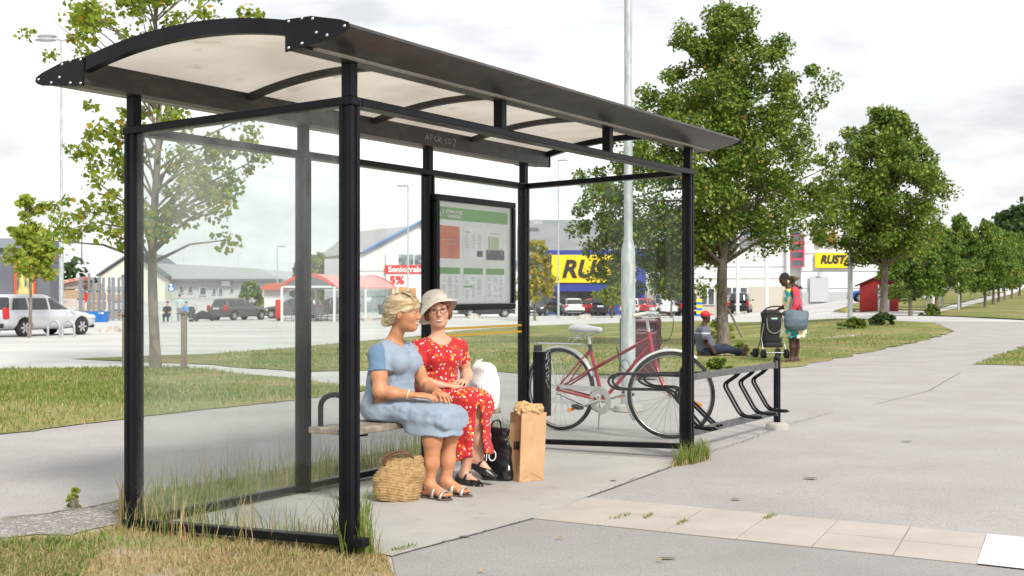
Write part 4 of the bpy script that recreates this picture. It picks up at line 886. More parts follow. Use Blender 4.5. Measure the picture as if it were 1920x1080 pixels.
s = SDF((-.13, -.12, .38), (.17, .14, .56), .005); s.ell((.01, .0, .44), (.085, .055, .05), .02); s.ell((.075, .0, .455), (.05, .045, .045), .03); s.ell((-.04, 0, .465), (.045, .045, .045), .03); s.ell((-.03, .01, .49), (.03, .03, .03), .02)
s.noise(.012, 60, 5); s.noise(.005, 170, 6); s.mesh('crochet_piece', M_chr, empty('crocheted_cloth', PBG.location, math.radians(32), 'crumpled beige crocheted cloth stuffed in the top of the brown paper bag', 'cloth'), relax=0)
# black gloss carrier
g = gnd(936, 902); BB = empty('black_bag', g, math.radians(-14), 'glossy black carrier bag with white letters, between the red dress and the brown paper bag', 'bag')
M_bplast = mat('black plastic', (.008, .008, .009), .18, bump=.25, bscale=14)
s = SDF((-.16, -.12, -.01), (.16, .12, .40), .005); s.loft([(.0, 0, 0, .115, .075), (.10, -.005, 0, .10, .055), (.22, -.012, 0, .085, .032), (.345, -.02, 0, .072, .012)], k=.01, p=5); s.noise(.005, 30, 8); s.noise(.003, 75, 9)
o = s.mesh('bag_body', M_bplast, BB); text('lettering', 'i\u00eeO', .09, M_wht, frame((-.045, -.066, .165), (1, 0, 0), (0, .18, 1)), o, height=.075, width=.085, bold=-.001)
for y_ in (-.008, .008): MB().tube(catmull([(-.05, y_, .33), (-.045, y_, .375), (0, y_, .39), (.015, y_, .33)], 4), .004, 6).build('handle', M_bplast, BB)
# white knitted bag on the bench
g = S(2.70, .95, .456); WB = empty('white_bag', g, RZ_SEAT+.9, 'white ribbed knitted bag standing on the bench right of the woman in red', 'bag', None, 1.12)
M_knit = mat('white knit', (.84, .82, .80), .9, col2=(.78, .76, .73), scale=30, bump=.2, bscale=150)
s = SDF((-.17, -.12, -.01), (.17, .13, .34), .0045); s.loft([(0, 0, 0, .10, .05), (.04, 0, 0, .125, .07), (.15, .005, 0, .128, .075), (.25, .0, 0, .115, .05), (.285, -.005, 0, .10, .02)], k=.02, p=2.8); s.noise(.008, 22, 5)
X, Y, Z = s.ax[0][:, None, None], s.ax[1][None, :, None], s.ax[2][None, None, :]
s.F = (s.F+.0022*np.sin(X*330+8*np.sin(Z*9))).astype(np.float32); s.mesh('bag_body', M_knit, WB, relax=0)
fr_ = MB(); rnd = random.Random(4)
for i in range(70):
    x = rnd.uniform(-.115, -.08); z = rnd.uniform(.24, .29); fr_.tube([(x, rnd.uniform(-.02, .02), z), (x-rnd.uniform(.01, .03), rnd.uniform(-.03, .03), z-rnd.uniform(-.01, .03))], .0014, 4)
fr_.build('fringe', M_knit, WB)

# ------------------------------------------------------------------ bicycle
BK = empty('bicycle', (.44, 11.40, .005), math.atan2(-.60, .80), 'old red and white ladies bicycle with grey saddle parked in the cycle stand', 'bicycle', None, 1.07)
M_red = mat('worn crimson enamel', (.36, .014, .035), .3, col2=(.30, .02, .04), scale=14, coat=.3, col3=(.05, .02, .02), scale3=9, lo3=.66, hi3=.72)
M_fblk = mat('worn dark enamel', (.03, .02, .025), .4, col2=(.2, .02, .04), scale=20, lo=.55, hi=.65)
M_tyre = mat('rubber', (.018, .018, .018), .85, bump=.3, bscale=120); M_alu = mat('dull aluminium', (.62, .62, .6), .35, metal=.85); M_fend = mat('silver mudguard', (.62, .62, .62), .35, metal=.3)
M_oran = mat('orange reflector', (.95, .30, .01), .25); M_sad = mat('grey vinyl saddle', (.58, .58, .60), .45, bump=.1, bscale=60); M_spk = mat('spoke', (.45, .45, .45), .35, metal=.8)
def wheel(par, c, Mr, refl_ang):
    MX = Mr @ Matrix.Rotation(PI/2, 3, 'X'); r = .348
    tp = [(r-.018+.019*math.cos(a), .019*math.sin(a)) for a in np.linspace(0, 2*PI, 13)]
    ty_ = MB().lathe(tp, c, 56, MX).build('tyre', M_tyre, par, smooth=60)
    MB().lathe([(r-.034, -.013), (r-.030, -.015), (r-.022, -.013), (r-.022, .013), (r-.030, .015), (r-.034, .013), (r-.034, -.013)], c, 56, MX).build('rim', M_alu, par, smooth=30)
    MB().lathe([(0, -.045), (.009, -.045), (.018, -.035), (.012, -.03), (.012, .03), (.018, .035), (.009, .045), (0, .045)], c, 14, MX).build('hub', M_alu, par, smooth=30)
    sp = MB(); c = Vector(c)
    for i in range(32):
        a = 2*PI*i/32; sgn = 1 if i % 2 else -1; a2 = a+sgn*(1 if i % 4 < 2 else -1)*.38*3
        sp.tube([c+MX @ Vector((.017*math.cos(a2), .017*math.sin(a2), sgn*.033)), c+MX @ Vector(((r-.034)*math.cos(a), (r-.034)*math.sin(a), 0))], .0014, 4, cap=False)
    o = sp.build('spokes', M_spk, par); o['kind'] = 'stuff' if False else 'part'; del o['kind']
    for da in refl_ang:
        a = da; m_ = MB().box((0, 0, 0), (.028, .006, .085), rz=0); T_ = Matrix.Rotation(0, 3, 'X')
        q = MB()
        for (u, v) in ((-.012, -.042), (.012, -.042), (.016, 0), (.010, .042), (-.010, .042), (-.016, 0)): pass
        poly = [(-.012, -.042), (.012, -.042), (.016, 0), (.010, .042), (-.010, .042), (-.016, 0)]
        def fn(u, v, t): R0 = Matrix.Rotation(a, 3, 'Y'); return c+Mr @ (R0 @ Vector((u, t, v+.215)))
        q.prism(poly, fn, -.02, -.028); q.build('reflector', M_oran, par)
rwl = empty('rear_wheel'); rwl.parent = BK; I3 = Matrix.Identity(3); wheel(rwl, (0, 0, .348), I3, [])
FH = Vector((1.075, 0, .348)); turn = Matrix.Rotation(math.radians(26), 3, 'Z'); ftop = Vector((.905, 0, .67))
fwl = empty('front_wheel'); fwl.parent = BK; wheel(fwl, FH, turn, [math.radians(108)])
def fender(c, Mr, a0, a1, par):
    m_ = MB(); n = 26; c = Vector(c)
    for i in range(n+1):
        a = a0+(a1-a0)*i/n
        for yy, rr in ((-.030, .352), (-.022, .366), (0, .372), (.022, .366), (.030, .352)): m_.v.append(tuple(c+Mr @ Vector((rr*math.cos(a), yy, rr*math.sin(a)))))
    for i in range(n):
        for j in range(4): m_.f.append((i*5+j, i*5+j+1, (i+1)*5+j+1, (i+1)*5+j)); m_.m.append(0)
    o = m_.build('mudguard', M_fend, par, smooth=60); md = o.modifiers.new('thickness', 'SOLIDIFY'); md.thickness = .002
    return o
fender((0, 0, .348), I3, math.radians(20), math.radians(188), BK); fender(FH, turn, math.radians(55), math.radians(215), BK)
for a in (60, 110, 165):
    aa = math.radians(a)
    for yy in (-.035, .035): MB().tube([(0, yy*1.3, .348), (.365*math.cos(aa), yy, .348+.365*math.sin(aa))], .0022, 5).build('mudguard_stay', M_spk, BK)
fr2 = MB(); t_ = fr2.tube
t_([(.43, 0, .275), (.305, 0, .70)], .0155, 10); t_([(.43, 0, .275), (.888, 0, .745)], .0155, 10)
for yy in (-1, 1): t_([(.878, yy*.010, .80), (.36, yy*.026, .545), (0, yy*.06, .350)], [.011, .0095, .0085], 8); t_([(.43, yy*.02, .275), (.38, yy*.045, .285), (0, yy*.062, .348)], [.011, .011, .009], 8); t_([(.305, yy*.012, .69), (0, yy*.062, .350)], .0075, 8)
t_([(.868, 0, .85), (.905, 0, .665)], .0185, 12); fr2.tube([(.43, -.04, .275), (.43, .04, .275)], .022, 12)
fr2.build('frame', M_red, BK, smooth=50)
MB().tube([(.312, 0, .675), (.298, 0, .735)], .018, 10).tube([(.437, 0, .26), (.42, 0, .335)], .0165, 10).build('frame_lug', M_fblk, BK, smooth=50)
fk = MB()
for yy in (-1, 1):
    P = [Vector((.908, yy*.045, .65)), Vector((.945, yy*.048, .56)), Vector((1.0, yy*.05, .44)), Vector((1.075, yy*.052, .348))]
    P = [FH+turn @ (p-Vector((1.075, 0, .348))) if i == 3 else (ftop+turn @ (p-ftop)) if i < 2 else (ftop+turn @ (p-ftop)).lerp(FH+turn @ (p-FH), .6) for i, p in enumerate(P)]
    fk.tube(catmull(P, 4), [.0125]*9+[.011, .010, .009, .0085], 10)
fk.tube([ftop+turn @ Vector((0, -.05, -.01)), ftop+turn @ Vector((0, .05, -.01))], .014, 8); fk.build('fork', M_red, BK, smooth=50)
MB().tube([(.303, 0, .72), (.288, 0, .81)], .0125, 10).build('seat_post', M_alu, BK, smooth=50)
s = SDF((.10, -.14, .78), (.46, .14, .94), .006); s.loft([(.13, 0, .86, .085, .030), (.17, 0, .868, .105, .034), (.24, 0, .868, .09, .034), (.31, 0, .862, .045, .028), (.42, 0, .858, .022, .02)], axis=0, k=.02, p=2.6); s.box((.25, 0, .83), (.2, .2, .012), .005, .01, op='u') if False else None
s.mesh('saddle', M_sad, BK)
sp = MB()
for yy in (-.05, .05): sp.tube([(.20, yy, .825)]+[(.20+.022*math.cos(a), yy+.022*math.sin(a), .825-.006*a/2) for a in np.linspace(0, 18, 40)], .003, 5)
sp.tube([(.16, -.05, .80), (.3, -.02, .805), (.4, 0, .84)], .004, 6).tube([(.16, .05, .80), (.3, .02, .805), (.4, 0, .84)], .004, 6); sp.build('saddle_spring', M_alu, BK)
MB().tube([(.872, 0, .84), (.855, 0, .935), (.88, 0, .985)], .013, 10).build('stem', M_alu, BK, smooth=50)
hbp = [(.78, -.29, .985), (.86, -.27, 1.0), (.93, -.17, 1.0), (.90, -.06, .99), (.88, 0, .985), (.90, .06, .99), (.93, .17, 1.0), (.86, .27, 1.0), (.78, .29, .985)]
c0 = Vector((.872, 0, 0)); hbp = [c0+turn @ (Vector(p)-c0) for p in hbp]
MB().tube(catmull(hbp, 5), .0115, 10).build('handlebar', M_alu, BK, smooth=50)
for a, b_ in ((hbp[0], hbp[1]), (hbp[8], hbp[7])): MB().tube([a-(b_-a)*.15, a.lerp(b_, .85)], .0175, 10).build('grip', mat('pale grip', (.55, .5, .42), .6), BK, smooth=50)
for k, sgn in ((2, -1), (6, 1)):
    p = hbp[k]; MB().tube([p, p+turn @ Vector((.02, sgn*.02, -.03)), p+turn @ Vector((-.09, sgn*.10, -.035))], [.008, .007, .005], 8).build('brake_lever', M_alu, BK, smooth=50)
bl = hbp[6]+Vector((-.03, -.04, .02)); MB().lathe([(.0, .03), (.018, .026), (.027, .012), (.027, 0), (0, 0)], bl, 16).build('bell', M_alu, BK, smooth=50)
for P in ([hbp[2], (1.0, -.1, .93), (1.02, -.05, .78), (.93, 0, .70)], [hbp[6], (1.06, .05, .98), (1.05, .02, .80), (.90, .02, .76), (.72, 0, .60)], [(.60, -.03, .47), (.62, -.04, .58), (.68, -.05, .62), (.72, -.04, .56), (.66, -.03, .50)], [(.62, -.05, .66), (.60, -.06, .72), (.62, -.04, .60), (.68, -.03, .52)]):
    MB().tube(catmull(P, 6), .003, 6).build('cable', M_tyre, BK)
MB().lathe([(0, -.02), (.02, -.018), (.036, .01), (.040, .02), (0, .024)], (1.02, -.0, .70), 16, turn @ Matrix.Rotation(PI/2, 3, 'Y')).build('headlamp', M_alu, BK, smooth=50)
MB().tube([(.93, 0, .70), (1.01, 0, .70)], .005, 6).build('lamp_bracket', M_fblk, BK)
# drivetrain
MRX = Matrix.Rotation(PI/2, 3, 'X')
ch = MB(); ch.lathe([(.060, .003), (.098, .003), (.10, 0), (.098, -.003), (.060, -.003), (.060, .003)], (.43, -.052, .275), 40, MRX)
ch.build('chainring', M_alu, BK, smooth=30); sp5 = MB()
for i in range(5): a = i*2*PI/5; sp5.tube([(.43, -.052, .275), (.43+.065*math.cos(a), -.052, .275+.065*math.sin(a))], [.012, .006], 6)
sp5.build('chainring_spider', M_alu, BK)
cgp = [(.0, .03), (-.012, .0), (.0, -.03)]; gp = arc((.43, .275), .112, -1.35, 1.45, 16)+[(.0, .348+.036)]+[(-.03, .348), (.0, .348-.036)]
hole = arc((.43, .275), .112, -1.35, 1.45, 16)
gd = MB(); inner = [(.43+(x-.43)*.80, .275+(z-.275)*.80) for x, z in arc((.43, .275), .112, -1.35, 1.45, 16)]
# chain guard: band round the ring plus upper bar
gd.v += [(x, -.062, z) for x, z in arc((.43, .275), .118, -1.5, 2.2, 24)]+[(x, -.062, z) for x, z in arc((.43, .275), .094, -1.5, 2.2, 24)]; gd.f += [(i, i+1, 26+i, 25+i) for i in range(24)]; gd.m += [0]*24
gd.add([(.43, -.062, .392), (.03, -.062, .392), (.03, -.062, .365), (.36, -.062, .345)], [(0, 1, 2, 3)])
o = gd.build('chain_guard', M_alu, BK); md = o.modifiers.new('thickness', 'SOLIDIFY'); md.thickness = .002
MB().tube([(.43, -.053, .376), (0, -.053, .385)], .004, 5).tube([(.43, -.053, .177), (0, -.053, .312)], .004, 5).build('chain', M_fblk, BK)
cd_ = Vector((-.165, 0, -.055)); bbp = Vector((.43, -.078, .275))
MB().tube([bbp, bbp+cd_], [.011, .008], 8).build('crank', M_alu, BK, smooth=50); MB().tube([(.43, .075, .275), Vector((.43, .075, .275))-cd_], [.011, .008], 8).build('crank', M_alu, BK, smooth=50)
for c_, yy in ((bbp+cd_, -.055), (Vector((.43, .075, .275))-cd_, .055)):
    pd = MB().box(c_+Vector((0, yy, 0)), (.075, .085, .022), ry=.35).build('pedal', M_tyre, BK, bevel=.004)
    MB().box(c_+Vector((-.058, yy*1.0, -.024)), (.05, .07, .018), ry=-.35).build('pedal_reflector', M_oran, pd)
# carrier
ca = MB()
for yy in (-.055, -.02, .02, .055): ca.tube([(-.24, yy, .735), (.20, yy, .735)], .0035, 6)
for x in (-.24, -.1, .05, .2): ca.tube([(x, -.058, .735), (x, .058, .735)], .0035, 6)
for yy in (-.06, .06): ca.tube([(-.08, yy, .735), (0, yy*1.1, .35)], .0035, 6); ca.tube([(.2, yy, .735), (.30, yy*.3, .70)], .0035, 6)
ca.tube([(.10, -.04, .74), (.12, -.04, .79), (.2, -.04, .79), (.2, .04, .79), (.12, .04, .79), (.10, .04, .74)], .003, 6); ca.build('carrier', M_alu, BK, smooth=50)
MB().box((-.235, 0, .69), (.035, .09, .055)).build('rear_light', M_tyre, BK, bevel=.008)
MB().tube([(.37, .05, .26), (.30, .13, .012)], .007, 8).build('kickstand', M_alu, BK)

# ------------------------------------------------------------------ cycle stand
M_gal = mat('weathered steel', (.10, .10, .105), .5, metal=.35, col2=(.15, .145, .14), scale=30)
RK = empty('cycle_stand', S(4.3, .15), math.atan2(EX.y, EX.x), 'dark steel cycle stand with bent tube wheel holders, right of the shelter', 'cycle stand')
for sx_ in (0, 2.2):
    p_ = MB().lathe([(.032, 0), (.032, .64), (.030, .662), (.020, .680), (0, .686)], (sx_, 0, 0), 20).build('post', M_blk, RK, smooth=40)
    if sx_ > 1: setl(MB().lathe([(.11, 0), (.105, .045), (.08, .065), (.03, .07), (0, .07)], (sx_+.01, 0, .002), 14).build('concrete_foot', mat('rough concrete', (.36, .34, .31), .95, bump=.8, bscale=25), RK, smooth=50), 'round rough concrete footing')
MB().box((1.10, -.0, .595), (2.14, .012, .054)).build('top_bar', M_gal, RK, bevel=.003); MB().box((1.10, .0, .165), (2.14, .012, .062)).build('bottom_bar', M_gal, RK, bevel=.003)
for x_ in (.06, 2.14): 
    for z_ in (.60, .165):
        MB().box((x_+(.03 if x_ > 1 else -.02), -.012, z_), (.07, .012, .07)).build('bracket', M_gal, RK, bevel=.002)
def arcpath(P, r=.045, n=5):
    P = [Vector(p) for p in P]; out = [P[0]]
    for i in range(1, len(P)-1):
        a = P[i]+(P[i-1]-P[i]).normalized()*r; b_ = P[i]+(P[i+1]-P[i]).normalized()*r
        for k in range(n+1): t = k/n; out.append(a*(1-t)**2+P[i]*2*t*(1-t)+b_*t*t)
    return out+[P[-1]]
for sx_, hi_ in ((.20, 0), (.72, 1), (1.25, 0), (1.62, 0), (1.95, 0)):
    for e in (-.035, .035):
        x_ = sx_+e
        if hi_: P = [(x_, 0, .60), (x_, .05, .60), (x_+e*.3, .62, .575), (x_+e*.6, .70, .52), (x_+e*.3, .60, .47), (x_, .36, .47), (x_, .02, .17), (x_, -.03, .17)]
        else: P = [(x_, .0, .60), (x_, .03, .55), (x_, .15, .47), (x_, -.0, .22), (x_, -.05, .20), (x_, -.17, .20)]
        MB().tube(arcpath(P), .0105, 8).build('wheel_holder', M_blk, RK, smooth=60)
        if not hi_: MB().box((x_, -.15, .192), (.03, .07, .008)).build('holder_foot', M_blk, RK)
# and the long loop at the near slot seen through the end pane
for e in (-.04, .04):
    P = [(.45+e, .0, .60), (.45+e, .10, .585), (.45+e, .78, .585), (.45+e, .86, .52), (.45+e, .78, .455), (.45+e, .30, .47), (.45+e, .03, .17), (.45+e, -.03, .17)]
    MB().tube(arcpath(P, .06), .0105, 8).build('wheel_holder', M_blk, RK, smooth=60)

# ------------------------------------------------------------------ lamp column, litter bin
M_galv = mat('galvanised steel', (.34, .37, .37), .45, metal=.35, col2=(.46, .49, .49), scale=16, lo=.4, hi=.6, bump=.05, bscale=60, stretch=(1, 1, .3))
g = gnd(1178, 772); LP = empty('street_lamp', g, 0, 'thick galvanised lamp column behind the bicycle, rising out of the picture', 'street lamp')
MB().lathe([(.078, 0), (.074, 1.66), (.066, 1.72), (.046, 1.80), (.045, 2.0)], (0, 0, .02), 24).build('lower_column', M_galv, LP, smooth=40)
MB().lathe([(.046, 2.0), (.038, 8.0)], (0, 0, .02), 20).build('upper_column', M_galv, LP, smooth=40)
MB().tube([(0, 0, 8.0), (.1, 0, 8.3), (1.2, 0, 8.5)], .03, 8).build('arm', M_galv, LP, smooth=50)
MB().box((1.45, 0, 8.5), (.6, .25, .1)).build('lamp_head', M_galv, LP, bevel=.03)
MB().lathe([(.16, 0), (.15, .055), (.10, .075), (.08, .075)], (0, 0, 0), 12).build('concrete_foot', mat('rough concrete', (.36, .34, .31), .95), LP, smooth=40)
g = gnd(1206, 712); BN2 = empty('litter_bin', g, .1, 'dark maroon litter bin standing on the grass behind the lamp column', 'litter bin')
M_bin = mat('maroon bin', (.07, .012, .018), .4, col2=(.05, .01, .014), scale=8)
s = SDF((-.34, -.28, .0), (.34, .28, .98), .014); s.loft([(.03, 0, 0, .22, .19), (.85, 0, 0, .25, .215), (.90, 0, 0, .235, .2)], k=.02, p=5); s.box((0, -.22, .76), (.15, .08, .06), .02, .01, op='sub'); s.mesh('bin_body', M_bin, BN2)
MB().box((-.285, 0, .46), (.06, .40, .86)).build('side_frame', M_blk, BN2, bevel=.01); MB().box((0, 0, .945), (.60, .46, .03)).build('lid', M_bin, BN2, bevel=.012)
# ------------------------------------------------------------------ man sitting on the grass
g = G(1334, 668); PM = empty('person', g, 0, 'man in red cap, grey polo shirt and dark jeans sitting on the grass', 'person')
M_polo = mat('slate polo', (.085, .10, .15), .85, col2=(.11, .125, .17), scale=10); M_jean = mat('dark jeans', (.012, .016, .038), .85, col2=(.02, .025, .05), scale=12)
M_wstr = mat('white stripe', (.6, .62, .66), .8); M_rcap = mat('red cap', (.55, .012, .02), .7)
# local: x right in the photograph, y away from the camera
s = SDF((-.50, -.35, -.03), (.75, .40, 1.08), .011)
s.loft([(.02, -.12, 0, .17, .18), (.15, -.13, 0, .165, .18), (.3, -.16, 0, .15, .17), (.45, -.18, 0, .14, .19), (.55, -.18, 0, .115, .20), (.62, -.18, 0, .07, .12)], k=.04)
s.cap((-.17, 0, .60), (-.13, 0, .72), .06, .055, .04)
hc = (-.12, 0, .80); T, M = head(s, hc, math.radians(-75), -.03, 0, 1.0)
for e, P in ((-1, [(-.18, -.20, .54), (-.17, -.30, .33), (-.02, -.27, .14)]), (1, [(-.20, .2, .54), (-.33, .25, .30), (-.40, .22, .06)])): s.path(P, [.062, .052, .034], .03)
hand(s, (-.02, -.27, .14), (.6, .2, -.5), (.3, -.5, .6), 1, .3); hand(s, (-.40, .22, .06), (-.7, .1, -.3), (0, 0, 1), -1, .2)
for yy in (-.10, .10): s.path([(-.08, yy, .10), (.28, yy*1.2, .17), (.62, yy*.9, .06)], [.095, .07, .045], .04)
s.mesh('body', M_skD, PM)
s = SDF((-.45, -.35, .05), (.2, .36, .68), .011)
s.loft([(.10, -.12, 0, .20, .19), (.20, -.11, 0, .205, .195), (.3, -.13, 0, .185, .19), (.45, -.17, 0, .155, .205), (.56, -.18, 0, .125, .205), (.62, -.17, 0, .085, .11)], k=.04)
s.cap((-.18, -.19, .54), (-.175, -.27, .40), .078, .078, .03); s.cap((-.20, .19, .54), (-.28, .24, .40), .075, .078, .03); s.noise(.006, 18, 3)
s.mesh('polo_shirt', [M_polo, M_wstr], PM, lambda x, y, z: ((z > .468) & (z < .488) & (y < .3)).astype(int))
s = SDF((-.4, -.32, -.02), (.75, .32, .32), .012)
for yy in (-.10, .10): s.path([(-.12, yy, .10), (.28, yy*1.2, .165), (.58, yy*.9, .07)], [.12, .085, .065], .04)
s.noise(.008, 20, 5); s.mesh('jeans', M_jean, PM)
for yy in (-.10, .09):
    s = SDF((.5, yy-.12, -.02), (.85, yy+.12, .26), .01); s.cap((.62, yy, .06), (.68, yy, .17), .055, .045, .03); s.cap((.62, yy, .05), (.66, yy, .05), .05, .05, .02); s.mesh('shoe', mat('brown shoe', (.09, .05, .03), .6), PM)
s = SDF((-.30, -.2, .75), (.12, .2, 1.02), .009); hd(s, 0, -.01, .055, (.086, .105, .078)); hd(s, 0, .12, .058, (.062, .07, .010), .02); hd(s, 0, .01, -.045, (.2, .2, .065), .01, 'sub')
s.mesh('cap', M_rcap, PM)
s = SDF((-.2, -.12, .70), (.05, .12, .9), .009); hd(s, 0, .05, -.085, (.05, .05, .038)); s.mesh('beard', M_blackhair, PM)
# ------------------------------------------------------------------ woman with pushchair
g = G(1484, 679); PW = empty('person', g, 0, 'standing woman in yellow and turquoise dress and red cardigan by a pushchair', 'person')
m = bpy.data.materials.new('yellow turquoise print'); m.use_nodes = True; t = m.node_tree; b = t.nodes['Principled BSDF']; b.inputs['Roughness'].default_value = .85; N_ = t.nodes.new; L2 = t.links.new; tcn = N_('ShaderNodeTexCoord')
v1 = vor(9, tcn.outputs['Object']); sp_ = N_('ShaderNodeSeparateColor'); L2(v1.outputs['Color'], sp_.inputs[0]); v2 = vor(26, tcn.outputs['Object'])
cur = mixf(thr(sp_.outputs[0], .35), (.62, .55, .30, 1), (.02, .36, .38, 1)); cur = mixf(mul(thr(sp_.outputs[1], .25), thr(v2.outputs['Distance'], .5)), cur, (.06, .05, .10, 1)); cur = mixf(thr(sp_.outputs[2], .22), cur, (.75, .70, .58, 1)); L2(cur, b.inputs['Base Color']); M_print = m
s = SDF((-.32, -.30, -.02), (.32, .32, 1.72), .012)
s.loft([(.75, .02, 0, .15, .17), (.88, .04, 0, .165, .175), (1.0, .03, 0, .13, .15), (1.15, .0, 0, .13, .16), (1.30, -.02, 0, .11, .19), (1.38, -.03, 0, .07, .12)], k=.04)
s.cap((-.03, 0, 1.36), (-.10, 0, 1.46), .052, .048, .03); hc = (-.14, -.01, 1.535); T, M = head(s, hc, math.radians(100), -.45, 0, .98)
for e, P in ((-1, [(.0, -.19, 1.31), (.02, -.25, 1.05), (-.12, -.20, .92)]), (1, [(-.02, .19, 1.31), (-.02, .24, 1.07), (-.2, .18, .98)])): s.path(P, [.052, .043, .028], .03)
hand(s, (-.12, -.20, .92), (-.9, .1, -.3), (0, -1, .3), 1, .7); hand(s, (-.2, .18, .98), (-.9, 0, -.2), (0, 0, 1), -1, .7)
for yy, x_ in ((-.09, -.03), (.10, .09)): s.path([(.03, yy, .8), (x_+.02, yy, .46), (x_+.03, yy, .28), (x_+.02, yy, .09)], [.09, .062, .056, .036], .03); foot(s, (x_+.02, yy, .09), (-1, -.15))
s.mesh('body', M_skD, PW)
s = SDF((-.32, -.30, .40), (.36, .32, 1.5), .012)
s.loft([(.46, .03, 0, .24, .25), (.6, .04, 0, .225, .235), (.80, .045, 0, .195, .205), (.92, .04, 0, .17, .18), (1.0, .02, 0, .145, .165), (1.15, -.01, 0, .15, .175), (1.30, -.025, 0, .125, .195), (1.37, -.03, 0, .085, .14)], k=.04); s.loft([(.40, .03, 0, .21, .22), (.56, .04, 0, .18, .19)], k=.01, op='sub')
X, Y, Z = s.ax[0][:, None, None], s.ax[1][None, :, None], s.ax[2][None, None, :]; s.F = (s.F+.012*np.sin(np.arctan2(Y, X)*11)*np.clip((.95-Z)*2, 0, 1)).astype(np.float32); s.noise(.006, 16, 4)
s.mesh('dress', [M_print, mat('yellow collar', (.72, .58, .10), .8)], PW, lambda x, y, z: (z > 1.28-.9*(x+.05)).astype(int)*(x < .2))
s = SDF((-.25, -.36, .85), (.32, .34, 1.45), .012)
s.path([(.03, -.17, 1.33), (.03, -.25, 1.07), (-.03, -.235, .97)], [.075, .066, .055], .03); s.path([(.0, .17, 1.33), (.0, .24, 1.09), (-.1, .22, 1.02)], [.07, .062, .05], .03)
s.loft([(.88, .10, -.02, .12, .17), (1.05, .07, -.02, .12, .19), (1.3, .05, 0, .09, .2), (1.36, .04, 0, .06, .15)], k=.03); s.noise(.008, 18, 8); s.mesh('cardigan', mat('red cardigan', (.58, .045, .075), .85), PW)
s = SDF((-.3, -.16, 1.4), (.06, .16, 1.72), .009); hd(s, 0, -.028, .042, (.088, .098, .082)); hd(s, 0, .085, -.03, (.07, .055, .09), .01, 'sub'); s.noise(.005, 90, 4); s.mesh('hair', M_blackhair, PW)
for yy, x_ in ((-.09, -.03), (.10, .09)): MB().box((x_-.03, yy, .018), (.25, .085, .025)).box((x_+.03, yy, .06), (.09, .088, .06)).build('shoe', mat('brown shoe', (.09, .05, .03), .6), PW, bevel=.012)
hb_ = empty('shoulder_bag', g+Vector((.0, -.30, 0)), 0, 'slate blue shoulder bag hanging from the arm of the woman with the pushchair', 'bag')
M_sbag = mat('slate bag', (.085, .125, .15), .6, col2=(.06, .095, .12), scale=9)
s = SDF((-.30, -.14, .55), (.36, .14, 1.05), .011); s.loft([(.60, .03, 0, .17, .06), (.68, .03, 0, .225, .09), (.80, .025, 0, .235, .085), (.92, .02, 0, .25, .05), (.97, .02, 0, .23, .03)], k=.03, p=2.6); s.noise(.012, 16, 3); s.mesh('bag_body', M_sbag, hb_)
for yy in (-.03, .03): MB().tube(catmull([(-.10, yy, .95), (-.05, yy+.05, 1.12), (.02, yy+.06, 1.22), (.08, yy+.04, 1.1), (.13, yy, .95)], 5), .012, 8).build('handle', M_sbag, hb_, smooth=60)
g = G(1447, 672); PC = empty('pushchair', g, math.radians(8), 'black pushchair with hooped handle in front of the standing woman', 'pushchair')
M_pf = mat('black pushchair fabric', (.012, .012, .013), .8, bump=.2, bscale=60)
s = SDF((-.30, -.4, .2), (.30, .4, 1.05), .013); s.loft([(.32, 0, .06, .20, .16), (.5, 0, .02, .21, .14), (.75, 0, -.02, .215, .13), (.90, 0, .02, .20, .13), (.965, 0, .06, .13, .08)], k=.03, p=3); s.noise(.006, 20, 3); s.mesh('seat_shell', M_pf, PC)
MB().tube(catmull([(-.20, -.10, .70), (-.215, -.22, .93), (-.17, -.26, 1.0), (0, -.27, 1.03), (.17, -.26, 1.0), (.215, -.22, .93), (.20, -.10, .70)], 5), .015, 8).build('handle', M_pf, PC, smooth=60)
MB().tube(catmull([(-.15, -.14, .80), (-.13, -.155, .58), (0, -.16, .50), (.13, -.155, .58), (.15, -.14, .80)], 5), .006, 6).build('pocket_trim', mat('grey trim', (.3, .3, .31), .6), PC)
MB().box((0, -.155, .79), (.12, .006, .03)).build('label_tab', mat('mint tab', (.35, .6, .5), .6), PC)
fr3 = MB()
for e in (-1, 1): fr3.tube([(e*.19, -.10, .70), (e*.22, -.02, .40), (e*.23, -.18, .12)], .013, 8).tube([(e*.20, .0, .45), (e*.2, .30, .12)], .013, 8)
fr3.tube([(-.23, -.18, .12), (.23, -.18, .12)], .012, 8); fr3.build('chassis', mat('chassis grey', (.3, .3, .32), .35, metal=.7), PC, smooth=60)
MB().box((0, .0, .27), (.36, .32, .10)).build('basket', M_pf, PC, bevel=.03)
for e in (-1, 1):
    for y_ in (-.19, .30):
        for q_ in (-.022, .022): MB().lathe([(.0, .014), (.085, .014), (.095, .008), (.095, -.008), (.085, -.014), (0, -.014)], (e*.235+q_, y_, .095), 20, Matrix.Rotation(PI/2, 3, 'Y')).build('wheel', M_tyre, PC, smooth=40)
